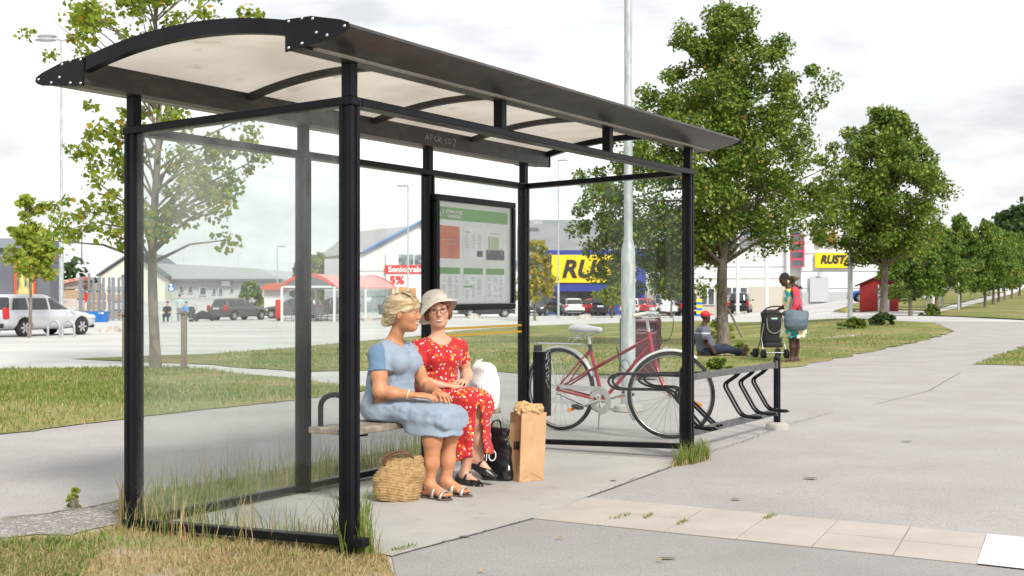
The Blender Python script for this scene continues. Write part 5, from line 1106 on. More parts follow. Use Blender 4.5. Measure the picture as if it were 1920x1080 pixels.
# ------------------------------------------------------------------ buildings across the car park
M_ww = mat('white cladding', (.70, .70, .69), .7, col2=(.63, .63, .62), scale=.35, lo=.3, hi=.7)
M_wg = mat('light grey cladding', (.48, .485, .49), .7, col2=(.42, .43, .435), scale=.3)
M_rfg = mat('grey metal roof', (.20, .205, .215), .55, col2=(.25, .255, .265), scale=.4)
M_rfl = mat('pale metal roof', (.40, .405, .41), .6, col2=(.35, .355, .36), scale=.2)
M_beige = mat('beige plinth', (.48, .45, .38), .8, col2=(.43, .4, .34), scale=.4)
M_navy = mat('blue fascia', (.02, .04, .27), .5); M_sye = mat('yellow sign', (.90, .60, .0), .5); M_dk = mat('sign black', (.02, .02, .02), .5); M_sred = mat('sign red', (.62, .03, .03), .5)
M_win = mat('window glass', (.03, .04, .05), .08, spec=.8, col2=(.12, .14, .15), scale=.6); M_wfr = mat('window frame white', (.6, .6, .6), .5)
M_seam = mat('cladding seam', (.36, .37, .38), .7); M_gate = mat('grey door', (.42, .43, .45), .6); M_dgy = mat('dark grey cladding', (.105, .115, .135), .6, col2=(.13, .14, .16), scale=.5)
def fx(px, d): return (px-960)/F*d
def fz(py, d): return HC-(py-CY)/F*d
def slab(par, nm, m_, px0, px1, y0, y1, d, th=.1, bevel=0):
    x0, x1, z0, z1 = fx(px0, d), fx(px1, d), fz(y1, d), fz(y0, d)
    o = MB().box(((x0+x1)/2-par.location.x, d-th/2-par.location.y, (z0+z1)/2-par.location.z), (abs(x1-x0), th, abs(z1-z0))).build(nm, m_, par, bevel=bevel); return o
def vol(par, nm, m_, px0, px1, y0, ybase, d, depth):
    x0, x1, z0, z1 = fx(px0, d), fx(px1, d), fz(ybase, d), fz(y0, d)
    return MB().box(((x0+x1)/2-par.location.x, d+depth/2-par.location.y, (z0+z1)/2-par.location.z), (x1-x0, depth, z1-z0)).build(nm, m_, par)
def bld(name, px, d, label, cat='building'):
    x = fx(px, d); return empty(name, (x, d, zg(x, d)), 0, label, cat)
def seams(par, px0, px1, ys, d, nm='cladding_seams', vert=None):
    mb = MB()
    for y in ys: mb.box(((fx(px0, d)+fx(px1, d))/2-par.location.x, d-.02-par.location.y, fz(y, d)-par.location.z), (fx(px1, d)-fx(px0, d), .04, .05))
    for x in (vert or []): mb.box((fx(x, d)-par.location.x, d-.02-par.location.y, fz((ys[0]+ys[-1])/2, d)-par.location.z), (.05, .038, abs(fz(ys[0], d)-fz(ys[-1], d))))
    o = mb.build(nm, M_seam, par); return o
def window(par, px0, px1, y0, y1, d, fm=None, nx=1, ny=1):
    fm = fm or M_wfr; f_ = slab(par, 'window', fm, px0, px1, y0, y1, d-.03, .12); dx = (px1-px0)/nx; dy = (y1-y0)/ny; b_ = min(dx, dy)*.12
    for i in range(nx):
        for j in range(ny): slab(par, 'pane', M_win, px0+i*dx+b_, px0+(i+1)*dx-b_, y0+j*dy+b_, y0+(j+1)*dy-b_, d-.14, .03).parent = f_
    return f_
# the big discount store: grey roof slab, white wall, blue fascia with yellow sign
d = 112; b1 = bld('store', 1110, d, 'white and grey store with blue entrance and large yellow sign, seen through the shelter'); base = 600
vol(b1, 'wall', M_ww, 975, 1330, 478, base, d, 30); vol(b1, 'plinth', M_beige, 1212, 1329, 546, base, d-.15, .2)
rf = MB(); lx = b1.location
pr = [(d-.9, fz(481, d)), (d-.9, fz(484, d)), (d+30, fz(484, d)), (d+30, fz(400, d)), (d+5, fz(406, d))]
rf.prism(pr, lambda u, v, t: (t-lx.x, u-lx.y, v-lx.z), fx(972, d), fx(1345, d)); rf.build('roof', M_rfg, b1)
slab(b1, 'eave_trim', M_navy, 972, 1345, 482, 486, d-.95, .15)
slab(b1, 'blue_fascia', M_navy, 1022, 1208, 470, 546, d-1.2, 1.3); slab(b1, 'blue_wall', M_navy, 1124, 1208, 546.2, 595, d-.6, .6); slab(b1, 'blue_wall', M_navy, 1022, 1040, 546.2, 595, d-.6, .6)
o = slab(b1, 'yellow_sign', M_sye, 1034, 1192, 478, 530, d-2.55, .12)
text('lettering', 'RUSTA', 2, M_dk, frame((fx(1120, d)-lx.x, d-2.72-lx.y, fz(505, d)-lx.z), (1, .0, 0), (0, 0, 1)), o, width=fx(1188, d)-fx(1052, d), height=fz(486, d)-fz(520, d), shear=.25, bold=.06, depth=.04)
for x0, x1 in ((1044, 1066), (1068, 1094), (1096, 1122)): window(b1, x0, x1, 549, 592, d-.2, M_dgy)
for x0 in (1228, 1262, 1296): window(b1, x0, x0+22, 552, 575, d-.2, M_wfr, 2, 1)
for x in (1000, 1140): slab(b1, 'roof_vent', M_rfl, x, x+16, 412, 422, d+3, .6)
seams(b1, 975, 1330, (500, 520, 540), d)
# white gabled hall left of it
d = 103; b2 = bld('gabled_hall', 760, d, 'white gabled hall with blue verge and a red discount banner, left of the yellow sign'); lx = b2.location; zb_ = fz(602, d)
P = [(598, 602), (598, 482), (682, 474), (790, 417), (985, 500), (985, 602)]
MB().prism([(fx(a, d), fz(c_, d)) for a, c_ in P], lambda u, v, t: (u-lx.x, t-lx.y, v-lx.z), d, d+8).build('wall', M_ww, b2)
for a, c_ in (((682, 474), (790, 417)), ((790, 417), (985, 500))):
    q = [(fx(a[0], d), fz(a[1], d)), (fx(c_[0], d), fz(c_[1], d)), (fx(c_[0], d), fz(c_[1]-4, d)), (fx(a[0], d), fz(a[1]-4, d))]
    MB().prism(q, lambda u, v, t: (u-lx.x, t-lx.y, v-lx.z), d-.5, d+8.1).build('verge_board', mat('faded blue trim', (.12, .25, .5), .6), b2)
q = [(594, 484), (658, 436), (690, 432), (770, 424), (790, 415), (683, 473)]
MB().prism([(fx(a, d), fz(c_, d)) for a, c_ in q], lambda u, v, t: (u-lx.x, t-lx.y, v-lx.z), d-.3, d+12).build('roof', M_rfl, b2)
seams(b2, 600, 985, (508, 532, 556, 580), d)
o = slab(b2, 'poster_board', mat('sign white', (.72, .72, .72), .6), 724, 800, 476, 585, d-.05, .12); o = slab(b2, 'banner', M_sred, 722, 812, 497, 513, d-.2, .05)
text('lettering', 'Seniorrabatt', 1, mat('sign white', (.72, .72, .72), .6), frame((fx(768, d)-lx.x, d-.28-lx.y, fz(505, d)-lx.z), (1, 0, 0), (0, 0, 1)), o, width=fx(805, d)-fx(726, d), height=fz(499.5, d)-fz(510.5, d), bold=.03)
text('lettering', '5%', 1, M_sred, frame((fx(745, d)-lx.x, d-.24-lx.y, fz(525, d)-lx.z), (1, 0, 0), (0, 0, 1)), o, width=fx(759, d)-fx(731, d), height=fz(517, d)-fz(533, d), bold=.04)
M_ph1 = mat('poster print', (.35, .40, .42), .5, col2=(.08, .10, .12), scale=1.3, col3=(.6, .6, .58), scale3=2); M_ph2 = mat('poster food', (.5, .12, .08), .5, col2=(.6, .35, .1), scale=1.6)
for a in ((748, 775, 477, 495), (778, 800, 477, 495)): slab(b2, 'poster', M_ph1, *a, d-.22, .04)
for a in ((728, 744, 538, 552), (748, 764, 538, 550), (768, 780, 540, 560)): slab(b2, 'poster', M_ph2, *a, d-.22, .04)
slab(b2, 'stair_tower', M_wg, 612, 640, 486, 600, d-1.2, 1.1)
# white supermarket on the right
d = 108; b3 = bld('supermarket', 1500, d, 'white supermarket with red letter, small yellow sign and tall red window, behind the big trees'); lx = b3.location
vol(b3, 'wall', M_ww, 1285, 1502, 448, 590, d, 26); vol(b3, 'tower', mat('bright white cladding', (.72, .72, .72), .6, col2=(.66, .66, .66), scale=.3), 1502.5, 1742, 411, 590, d-.6, 27); vol(b3, 'plinth', M_beige, 1285, 1502, 537, 590, d-.12, .15)
MB().prism([(d-.8, fz(449, d)), (d-.8, fz(447, d)), (d+5, fz(418, d)), (d+26, fz(418, d)), (d+26, fz(449, d))], lambda u, v, t: (t-lx.x, u-lx.y, v-lx.z), fx(1285, d), fx(1502, d)).build('roof', M_rfg, b3)
slab(b3, 'eave_trim', M_navy, 1285, 1502, 437, 440, d-.85, .15); slab(b3, 'plinth', mat('grey plinth', (.38, .385, .39), .8), 1503, 1741, 547, 590, d-.65, .12)
window(b3, 1483, 1508, 440, 501, d-.8, mat('red frame', (.6, .03, .09), .5), 1, 4)
text('red_letter', 'M', 1, M_sred, frame((fx(1545, d)-lx.x, d-.9-lx.y, fz(448, d)-lx.z), (1, 0, 0), (0, 0, 1)), b3, width=fx(1562, d)-fx(1528, d), height=fz(436, d)-fz(461, d), bold=.04, depth=.15)
o = slab(b3, 'yellow_sign', M_sye, 1528, 1594, 474, 502, d-.8, .15); text('lettering', 'RUSTA', 1, M_dk, frame((fx(1562, d)-lx.x, d-1.0-lx.y, fz(487, d)-lx.z), (1, 0, 0), (0, 0, 1)), o, width=fx(1591, d)-fx(1533, d), height=fz(479, d)-fz(496, d), shear=.25, bold=.05)
slab(b3, 'red_sign', M_sred, 1676, 1718, 478, 503, d-.8, .2); slab(b3, 'roller_gate', M_gate, 1518, 1553, 518, 566, d-.8, .15); slab(b3, 'gate_lamp', M_gate, 1533, 1540, 511, 516, d-.9, .3)
seams(b3, 1285, 1500, (470, 500, 522), d-.02); seams(b3, 1503, 1740, (440, 475, 508, 540), d-.64)
window(b3, 1314, 1340, 540, 572, d-.1, M_wfr, 2, 1); window(b3, 1358, 1402, 538, 556, d-.1, M_wfr, 3, 1); window(b3, 1650, 1672, 508, 530, d-.75, M_dgy, 2, 1)
# long grey warehouse far behind, left
d = 152; b4 = bld('warehouse', 400, d, 'long pale grey warehouse with low roof on a grass bank, far left'); lx = b4.location
vol(b4, 'wall', M_wg, 300, 528, 521, 575, d, 25)
q = [(300, 494), (490, 504), (530, 524), (530, 527), (300, 523)]; MB().prism([(fx(a, d), fz(c_, d)) for a, c_ in q], lambda u, v, t: (u-lx.x, t-lx.y, v-lx.z), d-1, d+25.5).build('roof', M_rfl, b4)
slab(b4, 'eave_trim', M_dgy, 299, 531, 523.2, 525.5, d-1.05, .2)
q = [(202, 575), (202, 518), (262, 478), (322, 520), (322, 575)]; MB().prism([(fx(a, d), fz(c_, d)) for a, c_ in q], lambda u, v, t: (u-lx.x, t-lx.y, v-lx.z), d-3, d+10).build('gable_wall', mat('cream cladding', (.6, .58, .5), .7), b4)
for a, c_ in (((198, 519), (262, 476)), ((262, 476), (326, 521))):
    q = [(fx(a[0], d), fz(a[1], d)), (fx(c_[0], d), fz(c_[1], d)), (fx(c_[0], d), fz(c_[1]-3, d)), (fx(a[0], d), fz(a[1]-3, d))]; MB().prism(q, lambda u, v, t: (u-lx.x, t-lx.y, v-lx.z), d-3.6, d+10.4).build('verge_board', M_dgy, b4)
for a in ((336, 345, 537, 550), (352, 362, 537, 550), (374, 388, 538, 554), (398, 405, 540, 552), (410, 418, 540, 552), (432, 438, 540, 548)): window(b4, *a, d-.05)
slab(b4, 'wall_sign', M_ww, 416, 432, 527, 536, d-.3, .2); slab(b4, 'vent', M_dgy, 228, 236, 515, 521, d-3.1, .2); seams(b4, 301, 527, (530, 560), d, vert=(366,))
# dark grey garden store, far left
d = 76; b5 = bld('garden_store', 20, d, 'dark grey clad store with a framed plant picture, behind the silver car'); lx = b5.location
vol(b5, 'wall', M_dgy, -160, 94, 452, 612, d, 1.5); slab(b5, 'parapet', mat('parapet grey', (.2, .22, .25), .6), -161, 95, 447, 465, d-.1, .2)
seams(b5, -160, 94, (480,), d, vert=(8, 86)); o = slab(b5, 'picture_frame', mat('orange red', (.62, .07, .03), .5), 28, 67, 489, 553, d-.05, .15)
slab(b5, 'plant_picture', mat('plant print', (.55, .45, .12), .5, col2=(.05, .12, .10), scale=2.2, lo=.42, hi=.58, stretch=(1.6, 1, .35), col3=(.62, .6, .4), scale3=3), 32, 62, 507, 551, d-.2, .04).parent = o
# red shed
g = G(1648, 583.5); d = g.y; sc = d/F; SHD = empty('shed', g, -.285, 'small red wooden shed with grey door under the second big tree', 'shed')
M_shed = mat('falu red boards', (.30, .022, .020), .85, col2=(.24, .018, .017), scale=2); w_ = 70*sc; h_ = 52*sc; hr_ = 66*sc
MB().prism([(-w_/2, 0), (w_/2, 0), (w_/2, h_), (0, hr_-.03), (-w_/2, h_)], lambda u, v, t: (u, t, v), 0, 2.6).build('wall', M_shed, SHD)
bt = MB()
for i in range(17): x = -w_/2+.06+i*(w_-.12)/16; bt.box((x, -.012, (h_-.02+(hr_-h_)*(1-abs(x)/(w_/2)))/2), (.035, .024, h_-.06+(hr_-h_)*(1-abs(x)/(w_/2))))
bt.build('wall_battens', M_shed, SHD)
for e in (-1, 1):
    q = [(0, hr_), (0, hr_+.06), (e*(w_/2+.25), h_+.0-.10), (e*(w_/2+.25), h_-.16)]; MB().prism(q, lambda u, v, t: (u, t, v), -.25, 2.8).build('roof', mat('dark red roof sheet', (.10, .018, .02), .6), SHD)
dr_ = MB().box((.12*w_, -.04, h_*.48), (.30*w_, .05, h_*.94)).build('door', M_gate, SHD); MB().box((.12*w_-.25, -.075, h_*.45), (.03, .03, .12)).build('handle', M_dk, dr_); MB().box((.10*w_, -.07, h_*.72), (.25, .01, .2)).build('door_sign', M_sye, dr_)
# cart shelter with red arched roof
g = G(577, 603); d = g.y; CS = empty('cart_shelter', g, 0, 'cart shelter with a red arched roof and white posts in the car park', 'shelter'); sc = d/F
M_wpt = mat('white painted steel', (.66, .66, .66), .5); M_rrf = mat('red roof band', (.58, .05, .045), .5, col2=(.5, .09, .08), scale=1); M_rrl = mat('pale red roof', (.62, .30, .28), .5); M_fgl = glass('far glass', tint=(.75, .79, .8), dirt=.12)
wd = 102*sc; hp = 66*sc; ra = 24*sc; Lr = 9.0; sk = 2.3
def csf(x, y, z): return (x+y*.33, y, z)
ar = [(-wd/2+wd*i/14, hp+ra*math.sin(PI*i/14)**.85) for i in range(15)]
m_ = MB(); m_.prism(ar+[(x, z-.10) for x, z in ar[::-1]], lambda u, v, t: csf(u, t, v), .1, Lr); m_.build('roof', M_rrl, CS, smooth=40)
for yy in (0, Lr+.02): MB().prism([(x*1.01, z+.05) for x, z in ar]+[(x, z-.18) for x, z in ar[::-1]], lambda u, v, t: csf(u, t, v), yy, yy+.09).build('roof_arch', M_rrf, CS, smooth=40)
MB().prism([(x*.98, z-.19) for x, z in ar], lambda u, v, t: csf(u, t, v), .04, .06).build('arch_glass', mat('smoked sheet', (.13, .14, .14), .2), CS)
for x in (-wd/2+.06, wd/2-.06):
    for yy in (.06, Lr/2, Lr-.1): a = csf(x, yy, 0); MB().box((a[0], a[1], hp/2), (.14, .14, hp)).build('post', M_wpt, CS)
    m_ = MB(); m_.add([csf(x, .2, .35), csf(x, Lr-.2, .35), csf(x, Lr-.2, hp-.25), csf(x, .2, hp-.25)], [(0, 1, 2, 3)]); m_.build('side_glass', M_fgl, CS)
MB().box((0, .05, hp-.02), (wd, .10, .12)).build('cross_beam', M_wpt, CS); a = csf(0, Lr, 0)
MB().box((a[0], a[1], hp/2+.2), (wd, .03, hp-.5)).build('back_panel', M_fgl, CS)
CA = empty('shopping_cart', g+Vector((-.6, .9, 0)), 0, None, None); m_ = MB()
for z in np.linspace(.45, .95, 6): m_.tube([(-.25, -.4, z), (.25, -.4, z), (.28, .45, z), (-.28, .45, z)], .012, 4, closed=True)
for t_ in np.linspace(-.25, .25, 6): m_.tube([(t_, -.4, .45), (t_, -.4, .95)], .01, 4); m_.tube([(t_, .45, .45), (t_, .45, .95)], .01, 4)
for t_ in np.linspace(-.4, .45, 8): m_.tube([(-.26, t_, .45), (-.26, t_, .95)], .01, 4); m_.tube([(.26, t_, .45), (.26, t_, .95)], .01, 4)
m_.build('basket', mat('cart wire', (.25, .25, .26), .4, metal=.6), CA)
m_ = MB().tube([(-.22, -.5, 1.05), (.22, -.5, 1.05)], .02, 6).tube([(-.22, -.5, 1.05), (-.2, -.35, .5), (-.2, -.3, .15), (-.2, .4, .15)], .016, 6).tube([(.22, -.5, 1.05), (.2, -.35, .5), (.2, -.3, .15), (.2, .4, .15)], .016, 6); m_.build('cart_frame', mat('cart frame', (.12, .12, .13), .5), CA)
for x in (-.2, .2):
    for y in (-.3, .4): MB().lathe([(0, -.015), (.06, -.015), (.06, .015), (0, .015)], (x, y, .065), 10, Matrix.Rotation(PI/2, 3, 'Y')).build('wheel', M_tyre, CA)
tag(CA, 'shopping cart parked under the red arched cart shelter', 'shopping cart', 'carts nested in the red roofed shelter')
for i, (dx, dy) in enumerate(((.25, 0), (.85, .1), (1.35, -.1), (-1.2, .6), (-.55, 1.3), (.3, 1.2), (.9, 1.3), (-.5, 2.4), (.4, 2.3))):
    c_ = copy_tree(CA); c_.location = CA.location+Vector((dx*.9+dy*.33, dy, 0)); c_.rotation_euler.z = .06*i
# small red-roofed box behind it
g = G(510, 590); o = bld('kiosk', 519, 96, 'little white kiosk with an orange red roof left of the cart shelter'); MB().box((0, 0, 1.1), (1.6, 1.8, 2.2)).build('wall', M_ww, o)
MB().prism([(-1.0, 2.1), (-.7, 2.45), (0, 2.6), (.7, 2.45), (1.0, 2.1)], lambda u, v, t: (u, t, v), -1.5, 1.5).build('roof', mat('orange red roof', (.55, .12, .07), .6), o)
# garden yard: fence of grey posts, blue skip, stacked goods
g = G(195, 601); d = g.y; FN = empty('fence', g, 0, 'fence of tall grey steel posts beside the garden yard, left', 'fence'); sc = d/F; M_fp = mat('grey post', (.22, .25, .28), .5, metal=.2)
for i, px in enumerate((151, 165, 175, 184, 194, 203, 212, 221, 230, 237)):
    x = (px-195)*sc; hh = (601-(520 if i != 1 else 512))*sc; MB().box((x, .2*(i % 2), hh/2), (.14 if i % 3 else .20, .12, hh)).build('post', M_fp, FN)
MB().box((0, .1, 2.0), (90*sc, .05, .06)).build('rail', M_fp, FN); MB().box((0, .1, .6), (90*sc, .05, .06)).build('rail', M_fp, FN)
g = G(186, 604); o = empty('blue_skip', g+Vector((0, -.6, 0)), 0, 'blue open container in front of the grey post fence', 'container'); sc = g.y/F
s_ = MB(); P = [(-19*sc, 20*sc), (19*sc, 20*sc), (18*sc, 0), (-12*sc, 0)]; s_.prism(P, lambda u, v, t: (u, t, v), 0, .5); s_.build('container', mat('blue plastic', (.01, .13, .42), .5), o); MB().box((10*sc, -.02, 17*sc), (9*sc, .02, 3*sc)).build('container_label', M_ww, o); MB().box((8*sc, -.01, 10*sc), (.06, .04, 20*sc)).build('rib', mat('blue plastic', (.01, .13, .42), .5), o)
M_ply = mat('stacked pallets', (.45, .33, .22), .8, col2=(.3, .22, .15), scale=3, stretch=(.4, 1, 6)); M_wrap = mat('wrapped goods', (.52, .48, .44), .6, col2=(.35, .3, .26), scale=1.5)
for k, (px, y0, y1, dd, mm, lab) in enumerate(((138, 524, 596, 88, M_wrap, 'tall stack of wrapped goods with red awning at the left end of the yard'), (178, 530, 596, 90, M_ply, 'wrapped pallets stacked behind the grey posts'), (222, 536, 598, 92, M_wrap, 'wrapped goods stacked behind the right end of the grey post fence'))):
    x = fx(px, dd); o = empty('goods_stack', (x, dd, zg(x, dd)), 0, lab, 'goods'); zt = fz(y0, dd)-o.location.z; rr = random.Random(k)
    for j in range(4): MB().box((rr.uniform(-.1, .1), 0, zt*(j+.5)/4), (1.15, 1.2, zt/4*.9)).build('pallet_load', mm if j % 2 else M_ply, o, bevel=.03)
    if k == 0: MB().prism([(-.9, zt-.5), (.0, zt-.2), (1.1, zt), (1.1, zt+.18), (0, zt-.0), (-.9, zt-.3)], lambda u, v, t: (u, t, v), -1, 1).build('awning', mat('awning red', (.45, .10, .05), .6, col2=(.65, .5, .45), scale=2, lo=.45, hi=.55), o)
g = G(158, 598); o = empty('notice_sign', g+Vector((.1, -.8, 0)), 0, 'small red and white notice board left of the blue container', 'sign'); MB().box((.1, 0, .7), (.05, .05, 1.4)).build('post', M_fp, o); MB().box((.1, -.04, 1.55), (.85, .03, .6)).build('red_board', M_sred, o); MB().box((.15, -.04, .95), (.4, .03, .45)).build('white_board', M_ww, o)
# empty sign gantry frame behind the left lamp
g = G(118, 622); d = g.y; o = empty('sign_frame', g+Vector((0, .4, 0)), 0, 'thin black empty rectangular sign frame on the double headed lamp column', 'sign'); sc = d/F
MB().tube([(-25*sc, 0, (622-432)*sc), (29*sc, 0, (622-436)*sc), (29*sc, 0, (622-494)*sc), (-25*sc, 0, (622-492)*sc)], .03, 4, closed=True).build('frame_bars', M_dk, o)
# ------------------------------------------------------------------ lamps, poles, posts
def lampcol(px, pyb, pyt, label, heads, r=.06, lower=.22, arm=.9, mm=None, group=None):
    g = G(px, pyb); sc = g.y/F; h = (pyb-pyt)*sc; o = empty('street_lamp', g, 0, label, 'street lamp', group); mm = mm or M_galv
    MB().lathe([(r*1.6, 0), (r*1.6, h*lower), (r*1.1, h*lower+.12), (r*.7, h)], (0, 0, 0), 12).build('column', mm, o, smooth=40)
    for (dx, dy, dz) in heads:
        MB().tube([(0, 0, h-.05), (dx*.6, dy*.6, h+dz*.6), (dx, dy, h+dz)], .03, 6).build('arm', mm, o)
        MB().lathe([(0, .07), (.14, .05), (.22, -.02), (.2, -.06), (0, -.08)], (dx+math.copysign(.25, dx) if dx else 0, dy, h+dz), 12, Matrix.Scale(1.9, 3, (1, 0, 0))).build('lamp_head', mm, o, smooth=50)
    return o
lampcol(115, 627, 74, 'tall lamp column with three splayed heads beside the silver car', [(-.35, .2, .18), (.45, 0, .05), (-.15, -.5, -.1)], r=.055, lower=.3)
lampcol(1594, 601, 250, 'lamp column with one short flat arm between the two biggest trees', [(.25, 0, .05)], r=.07, lower=.33)
lampcol(765, 600, 348, 'thin distant lamp column in front of the gabled hall', [(-.15, 0, 0)], r=.06)
lampcol(1047, 597, 300, 'thin lamp column in front of the yellow sign', [(.1, 0, 0)], r=.055)
lampcol(344, 560, 470, 'small distant lamp column left over the warehouse roof', [(.2, 0, 0)], r=.05)
lampcol(447, 560, 475, 'small distant lamp column over the right half of the warehouse', [(.2, 0, 0)], r=.05)
lampcol(520, 575, 462, 'distant mast near the right end of the warehouse', [(.2, 0, 0)], r=.06)
for px, lab in ((1383, 'white flagpole left of the three, beside the big trunk'), (1437, 'white flagpole in the middle, above the pushchair'), (1477, 'white flagpole right of the three, behind the standing woman')):
    g = G(px, 592); o = empty('flagpole', g, 0, lab, 'flagpole', 'white flagpoles in front of the supermarket'); MB().lathe([(.135, 0), (.13, 6.6), (.10, 7.4), (0, 7.45)], (0, 0, 0), 12).build('pole', M_wpt, o, smooth=40)
    MB().lathe([(.25, 0), (.25, .2), (.15, .25)], (0, 0, 0), 10).build('pole_foot', M_gate, o)
for px, py, hgt, rr, lab in ((345, 694, .98, .075, 'square weathered wooden tree stake right of the pale trunk'), (233, 694, .95, .05, 'weathered wooden stake hidden at the left shelter post')):
    g = G(px, py); o = empty('wooden_stake', g, .2, lab, 'stake'); MB().box((0, 0, hgt/2), (rr*1.3, rr*1.3, hgt)).build('stake', mat('grey weathered wood', (.20, .165, .12), .9, col2=(.11, .09, .07), scale=9, stretch=(1, 1, .2), bump=.6, bscale=40), o, bevel=.008)
    MB().box((-.05, -rr, hgt-.04), (.16, .02, .01)).build('tie_nail', M_fblk, o)
g = G(1393, 636); o = empty('wooden_stake', g, 0, 'leaning wooden prop against the trunk behind the seated man', 'stake'); MB().tube([(0, 0, 0), (-.42, .2, .95)], .035, 8).build('stake', MATS['grey weathered wood'], o)
for px, py, lab in ((1077, 592, 'blue and yellow striped marker post beside the red car'), (1311, 596, 'blue and yellow striped marker post left of the seated man')):
    g = G(px, py); sc = g.y/F; o = empty('marker_post', g, 0, lab, 'bollard', 'striped marker posts in the car park'); n = 6
    for j in range(n): MB().box((0, 0, (j+.5)*.22+.1), (.42, .1, .22)).build('stripe', [mat('marker blue', (.02, .15, .5), .5), M_sye][j % 2], o)
# signs
g = G(1268, 588); sc = g.y/F; o = empty('parking_sign', g, 0, 'blue square parking sign with white P above the white car', 'sign'); MB().tube([(0, 0, 0), (0, 0, 55*sc)], .035, 8).build('pole', M_galv, o); q = MB().box((0, -.05, 51*sc), (11*sc, .03, 15*sc)).build('sign_plate', mat('sign blue', (.01, .16, .55), .4), o, bevel=.0); text('letter', 'P', 1, M_wht, frame((0, -.08, 52*sc), (1, 0, 0), (0, 0, 1)), q, height=9*sc, width=6*sc, bold=.03)
g = G(322, 606); sc = g.y/F; o = empty('disabled_parking_sign', g, 0, 'blue square disabled parking sign on a thin pole near the warehouse', 'sign'); MB().tube([(0, 0, 0), (0, 0, 70*sc)], .03, 8).build('pole', M_galv, o); q = MB().box((0, -.05, 66*sc), (12*sc, .03, 12*sc)).build('sign_plate', mat('sign blue', (.01, .16, .55), .4), o)
whl = MB().tube([(math.cos(a)*2.6*sc, -.08, 64.5*sc+math.sin(a)*2.6*sc) for a in np.linspace(-4, .8, 12)], .045, 5).tube([(-.8*sc, -.08, 70*sc), (-.8*sc, -.08, 66*sc), (1.6*sc, -.08, 66*sc), (2.6*sc, -.08, 62.5*sc)], .05, 5).lathe([(0, 1), (.1, 0), (0, -1)], (-.8*sc, -.08, 71*sc), 8, Matrix.Scale(.1, 3, (0, 0, 1))); whl.build('wheelchair_symbol', M_wht, q)
# bike hoops by the silver car
for px, lab in ((101, 'left grey tubular bike hoop in front of the silver car'), (128, 'right grey tubular bike hoop in front of the silver car')):
    g = G(px, 632); sc = g.y/F; o = empty('bike_hoop', g, 0, lab, 'bike hoop', 'grey bike hoops by the silver car'); w_ = 11*sc
    MB().tube([(-w_*1.05, 0, 0), (-w_, 0, 16*sc)]+[(w_*math.cos(a), 0, 18*sc+13*sc*math.sin(a)) for a in np.linspace(PI-.1, .1, 9)]+[(w_, 0, 16*sc), (w_*1.05, 0, 0)], .045, 8).build('hoop', M_galv, o, smooth=50)
# pale boulders
M_rock = mat('pale granite', (.55, .51, .46), .9, col2=(.3, .27, .24), scale=3, bump=.6, bscale=14)
for k, (px, py, w0, h0, lab) in enumerate(((208, 622, 42, 15, 'pale flat boulder right of the silver car'), (888, 597, 26, 9, 'pale boulder beside the shelter case'), (1095, 597, 30, 9, 'reddish low boulder below the red car'), (1588, 585, 26, 12, 'small boulder with yellow paint left of the shed'), (690, 602, 20, 6, 'small flat boulder right of the cart shelter'))):
    g = G(px, py); sc = g.y/F; s = SDF((-w0*sc*.6, -.9, -.2), (w0*sc*.6, .9, h0*sc*1.3+.1), .07); s.ell((0, 0, 0), (w0*sc/2, .6, h0*sc*.9), .05); s.ell((w0*sc*.15, 0, 0), (w0*sc*.3, .5, h0*sc), .1); s.noise(.05, 4, k); r_ = s.mesh('boulder', M_rock if k != 3 else mat('yellowed stone', (.5, .38, .08), .9, col2=(.12, .12, .12), scale=3), None); r_.location = g; tag(r_, lab, 'boulder')
for px, w0 in ((452, 26),): pass
